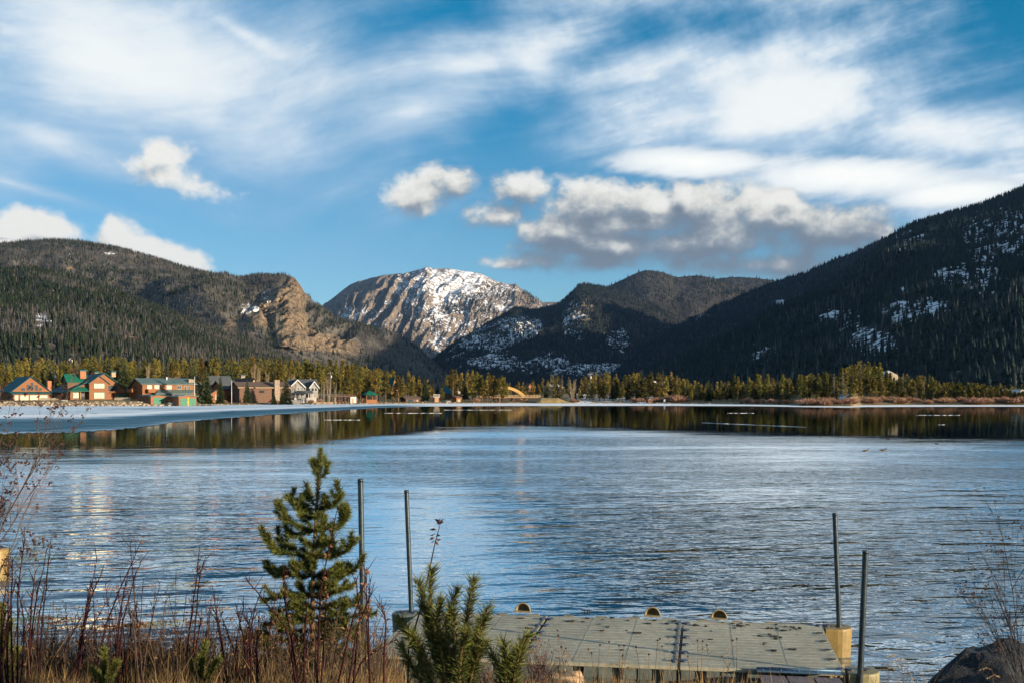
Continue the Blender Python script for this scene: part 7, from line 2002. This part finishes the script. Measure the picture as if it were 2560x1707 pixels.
# snow patches in the grass
def snow_patch(px, py, wpx, hpx, Y, label, seed):
    base = ground_at(px, Y); n = 22; m_ = Y / F; vs = []; fs = []
    rr = np.random.default_rng(seed); a = np.linspace(0, 2 * np.pi, n, endpoint=False); rad = 1 + .3 * fbm(np.cos(a) * 1.4 + seed, np.sin(a) * 1.4, 4)
    for ring, (k, z) in enumerate(((1.0, -.03), (.85, .03), (.55, .055), (.2, .06))):
        for t in range(n):
            xx = wpx * m_ * k * rad[t] * math.cos(a[t]); yy = .5 * hpx * k * rad[t] * math.sin(a[t])
            vs.append((xx, yy, float(bank_z(base.x + xx, base.y + yy)) - base.z + z + .015 * rr.normal() * (ring > 0)))
    for r in range(3):
        for t in range(n): fs.append((r * n + t, r * n + (t + 1) % n, (r + 1) * n + (t + 1) % n, (r + 1) * n + t))
    fs.append(tuple(3 * n + t for t in range(n)))
    o = mesh_np('snow_patch', vs, np.array([f for f in fs if len(f) == 4]), pm('old snow', (.80, .82, .86), (.68, .72, .80), 6, .7, .02, 25), smooth=True, loc=base)
    tag(o, label, 'snow', 'snow patches in the grass')
snow_patch(110, 1690, 30, .5, 11.6, 'small snow patch at the bottom left among red stems', 2)
snow_patch(225, 1690, 55, .9, 11.9, 'larger snow patch at the bottom left beside a pine shoot', 3)
snow_patch(20, 1690, 40, .6, 12.2, 'snow patch in the grass at the far left', 5)
snow_patch(560, 1640, 40, .5, 12.6, 'snow patch in the grass left of the young pine', 7)

# split logs at the water edge
M_log = pm('barkless log', (.50, .34, .20), (.36, .24, .14), 5, .8, .004, 30, stretch=(.6, 6, 6))
def log(px0, px1, py0, py1, Y, r, label):
    a = W(px0, py0, Y); b = W(px1, py1, Y - .15); root = empty('log', a, 0, label, 'log', 'logs at the water edge'); d = b - a
    pts = [d * (k / 6) + Vector((0, 0, .012 * math.sin(k * 2.1))) for k in range(7)]
    MB().tube(pts, [r * (1 + .08 * math.sin(k * 1.7)) for k in range(7)], 14).build('trunk', M_log, root, True)
    MB().tube([d * .45, d * .45 + Vector((.02, -.04, r + .035))], [.02, .012], 7).build('knot', M_log, root)
log(1372, 1452, 1692, 1688, 13.9, .065, 'short pale log lying on the longer one')
log(1150, 1460, 1706, 1703, 13.7, .07, 'long pale log at the bottom edge before the dock')

# lichen boulder
def boulder_mat():
    mt = bpy.data.materials.new('dark lichen boulder'); mt.use_nodes = True; t = NT(mt.node_tree); bs = mt.node_tree.nodes['Principled BSDF']
    co = t.n('ShaderNodeTexCoord').outputs['Object']
    n = t.noise(co, 5, 7, .7, .4); n2 = t.noise(co, 16, 5, .7); n3 = t.noise(co, 9, 4, .6, 1.0)
    c = t.ramp(n, [(.3, (.008, .010, .012)), (.55, (.026, .029, .033)), (.75, (.055, .057, .06))])
    c = t.mix(t.smooth(n3, .56, .64), c, (.045, .068, .075, 1)); c = t.mix(t.smooth(n2, .62, .70), c, (.16, .165, .16, 1)); c = t.mix(t.smooth(n2, .30, .24), c, (.09, .035, .03, 1))
    t.put(bs.inputs['Base Color'], c); bs.inputs['Roughness'].default_value = .85
    b = t.n('ShaderNodeBump'); b.inputs['Distance'].default_value = .09; t.put(b.inputs['Height'], t.m('ADD', n, t.m('MULTIPLY', n2, .4))); t.put(bs.inputs['Normal'], b.outputs[0])
    return mt
o = rock_mesh('boulder', W(2480, 1735, 10.6), (.66, .5, .42), 21, boulder_mat(), 5, .38)
tag(o, 'dark lichen covered boulder in the bottom right corner', 'boulder')

# ------------------------------------------------------------------ thin blue air over the valley
def haze():
    m = bpy.data.materials.new('valley haze'); m.use_nodes = True
    nt = m.node_tree; nt.nodes.clear()
    v = nt.nodes.new('ShaderNodeVolumePrincipled')
    v.inputs['Color'].default_value = (.30, .56, 1.0, 1); v.inputs['Density'].default_value = 1.7e-5; v.inputs['Anisotropy'].default_value = 0.25
    o = nt.nodes.new('ShaderNodeOutputMaterial'); nt.links.new(v.outputs[0], o.inputs['Volume'])
    b = MB().box(-9000, 9000, -400, 11000, -4.5, 1250).build('haze', m)
    b['kind'] = 'stuff'; b['label'] = 'thin blue haze filling the valley'; b['category'] = 'haze'
haze()
scene.cycles.volume_bounces = 0
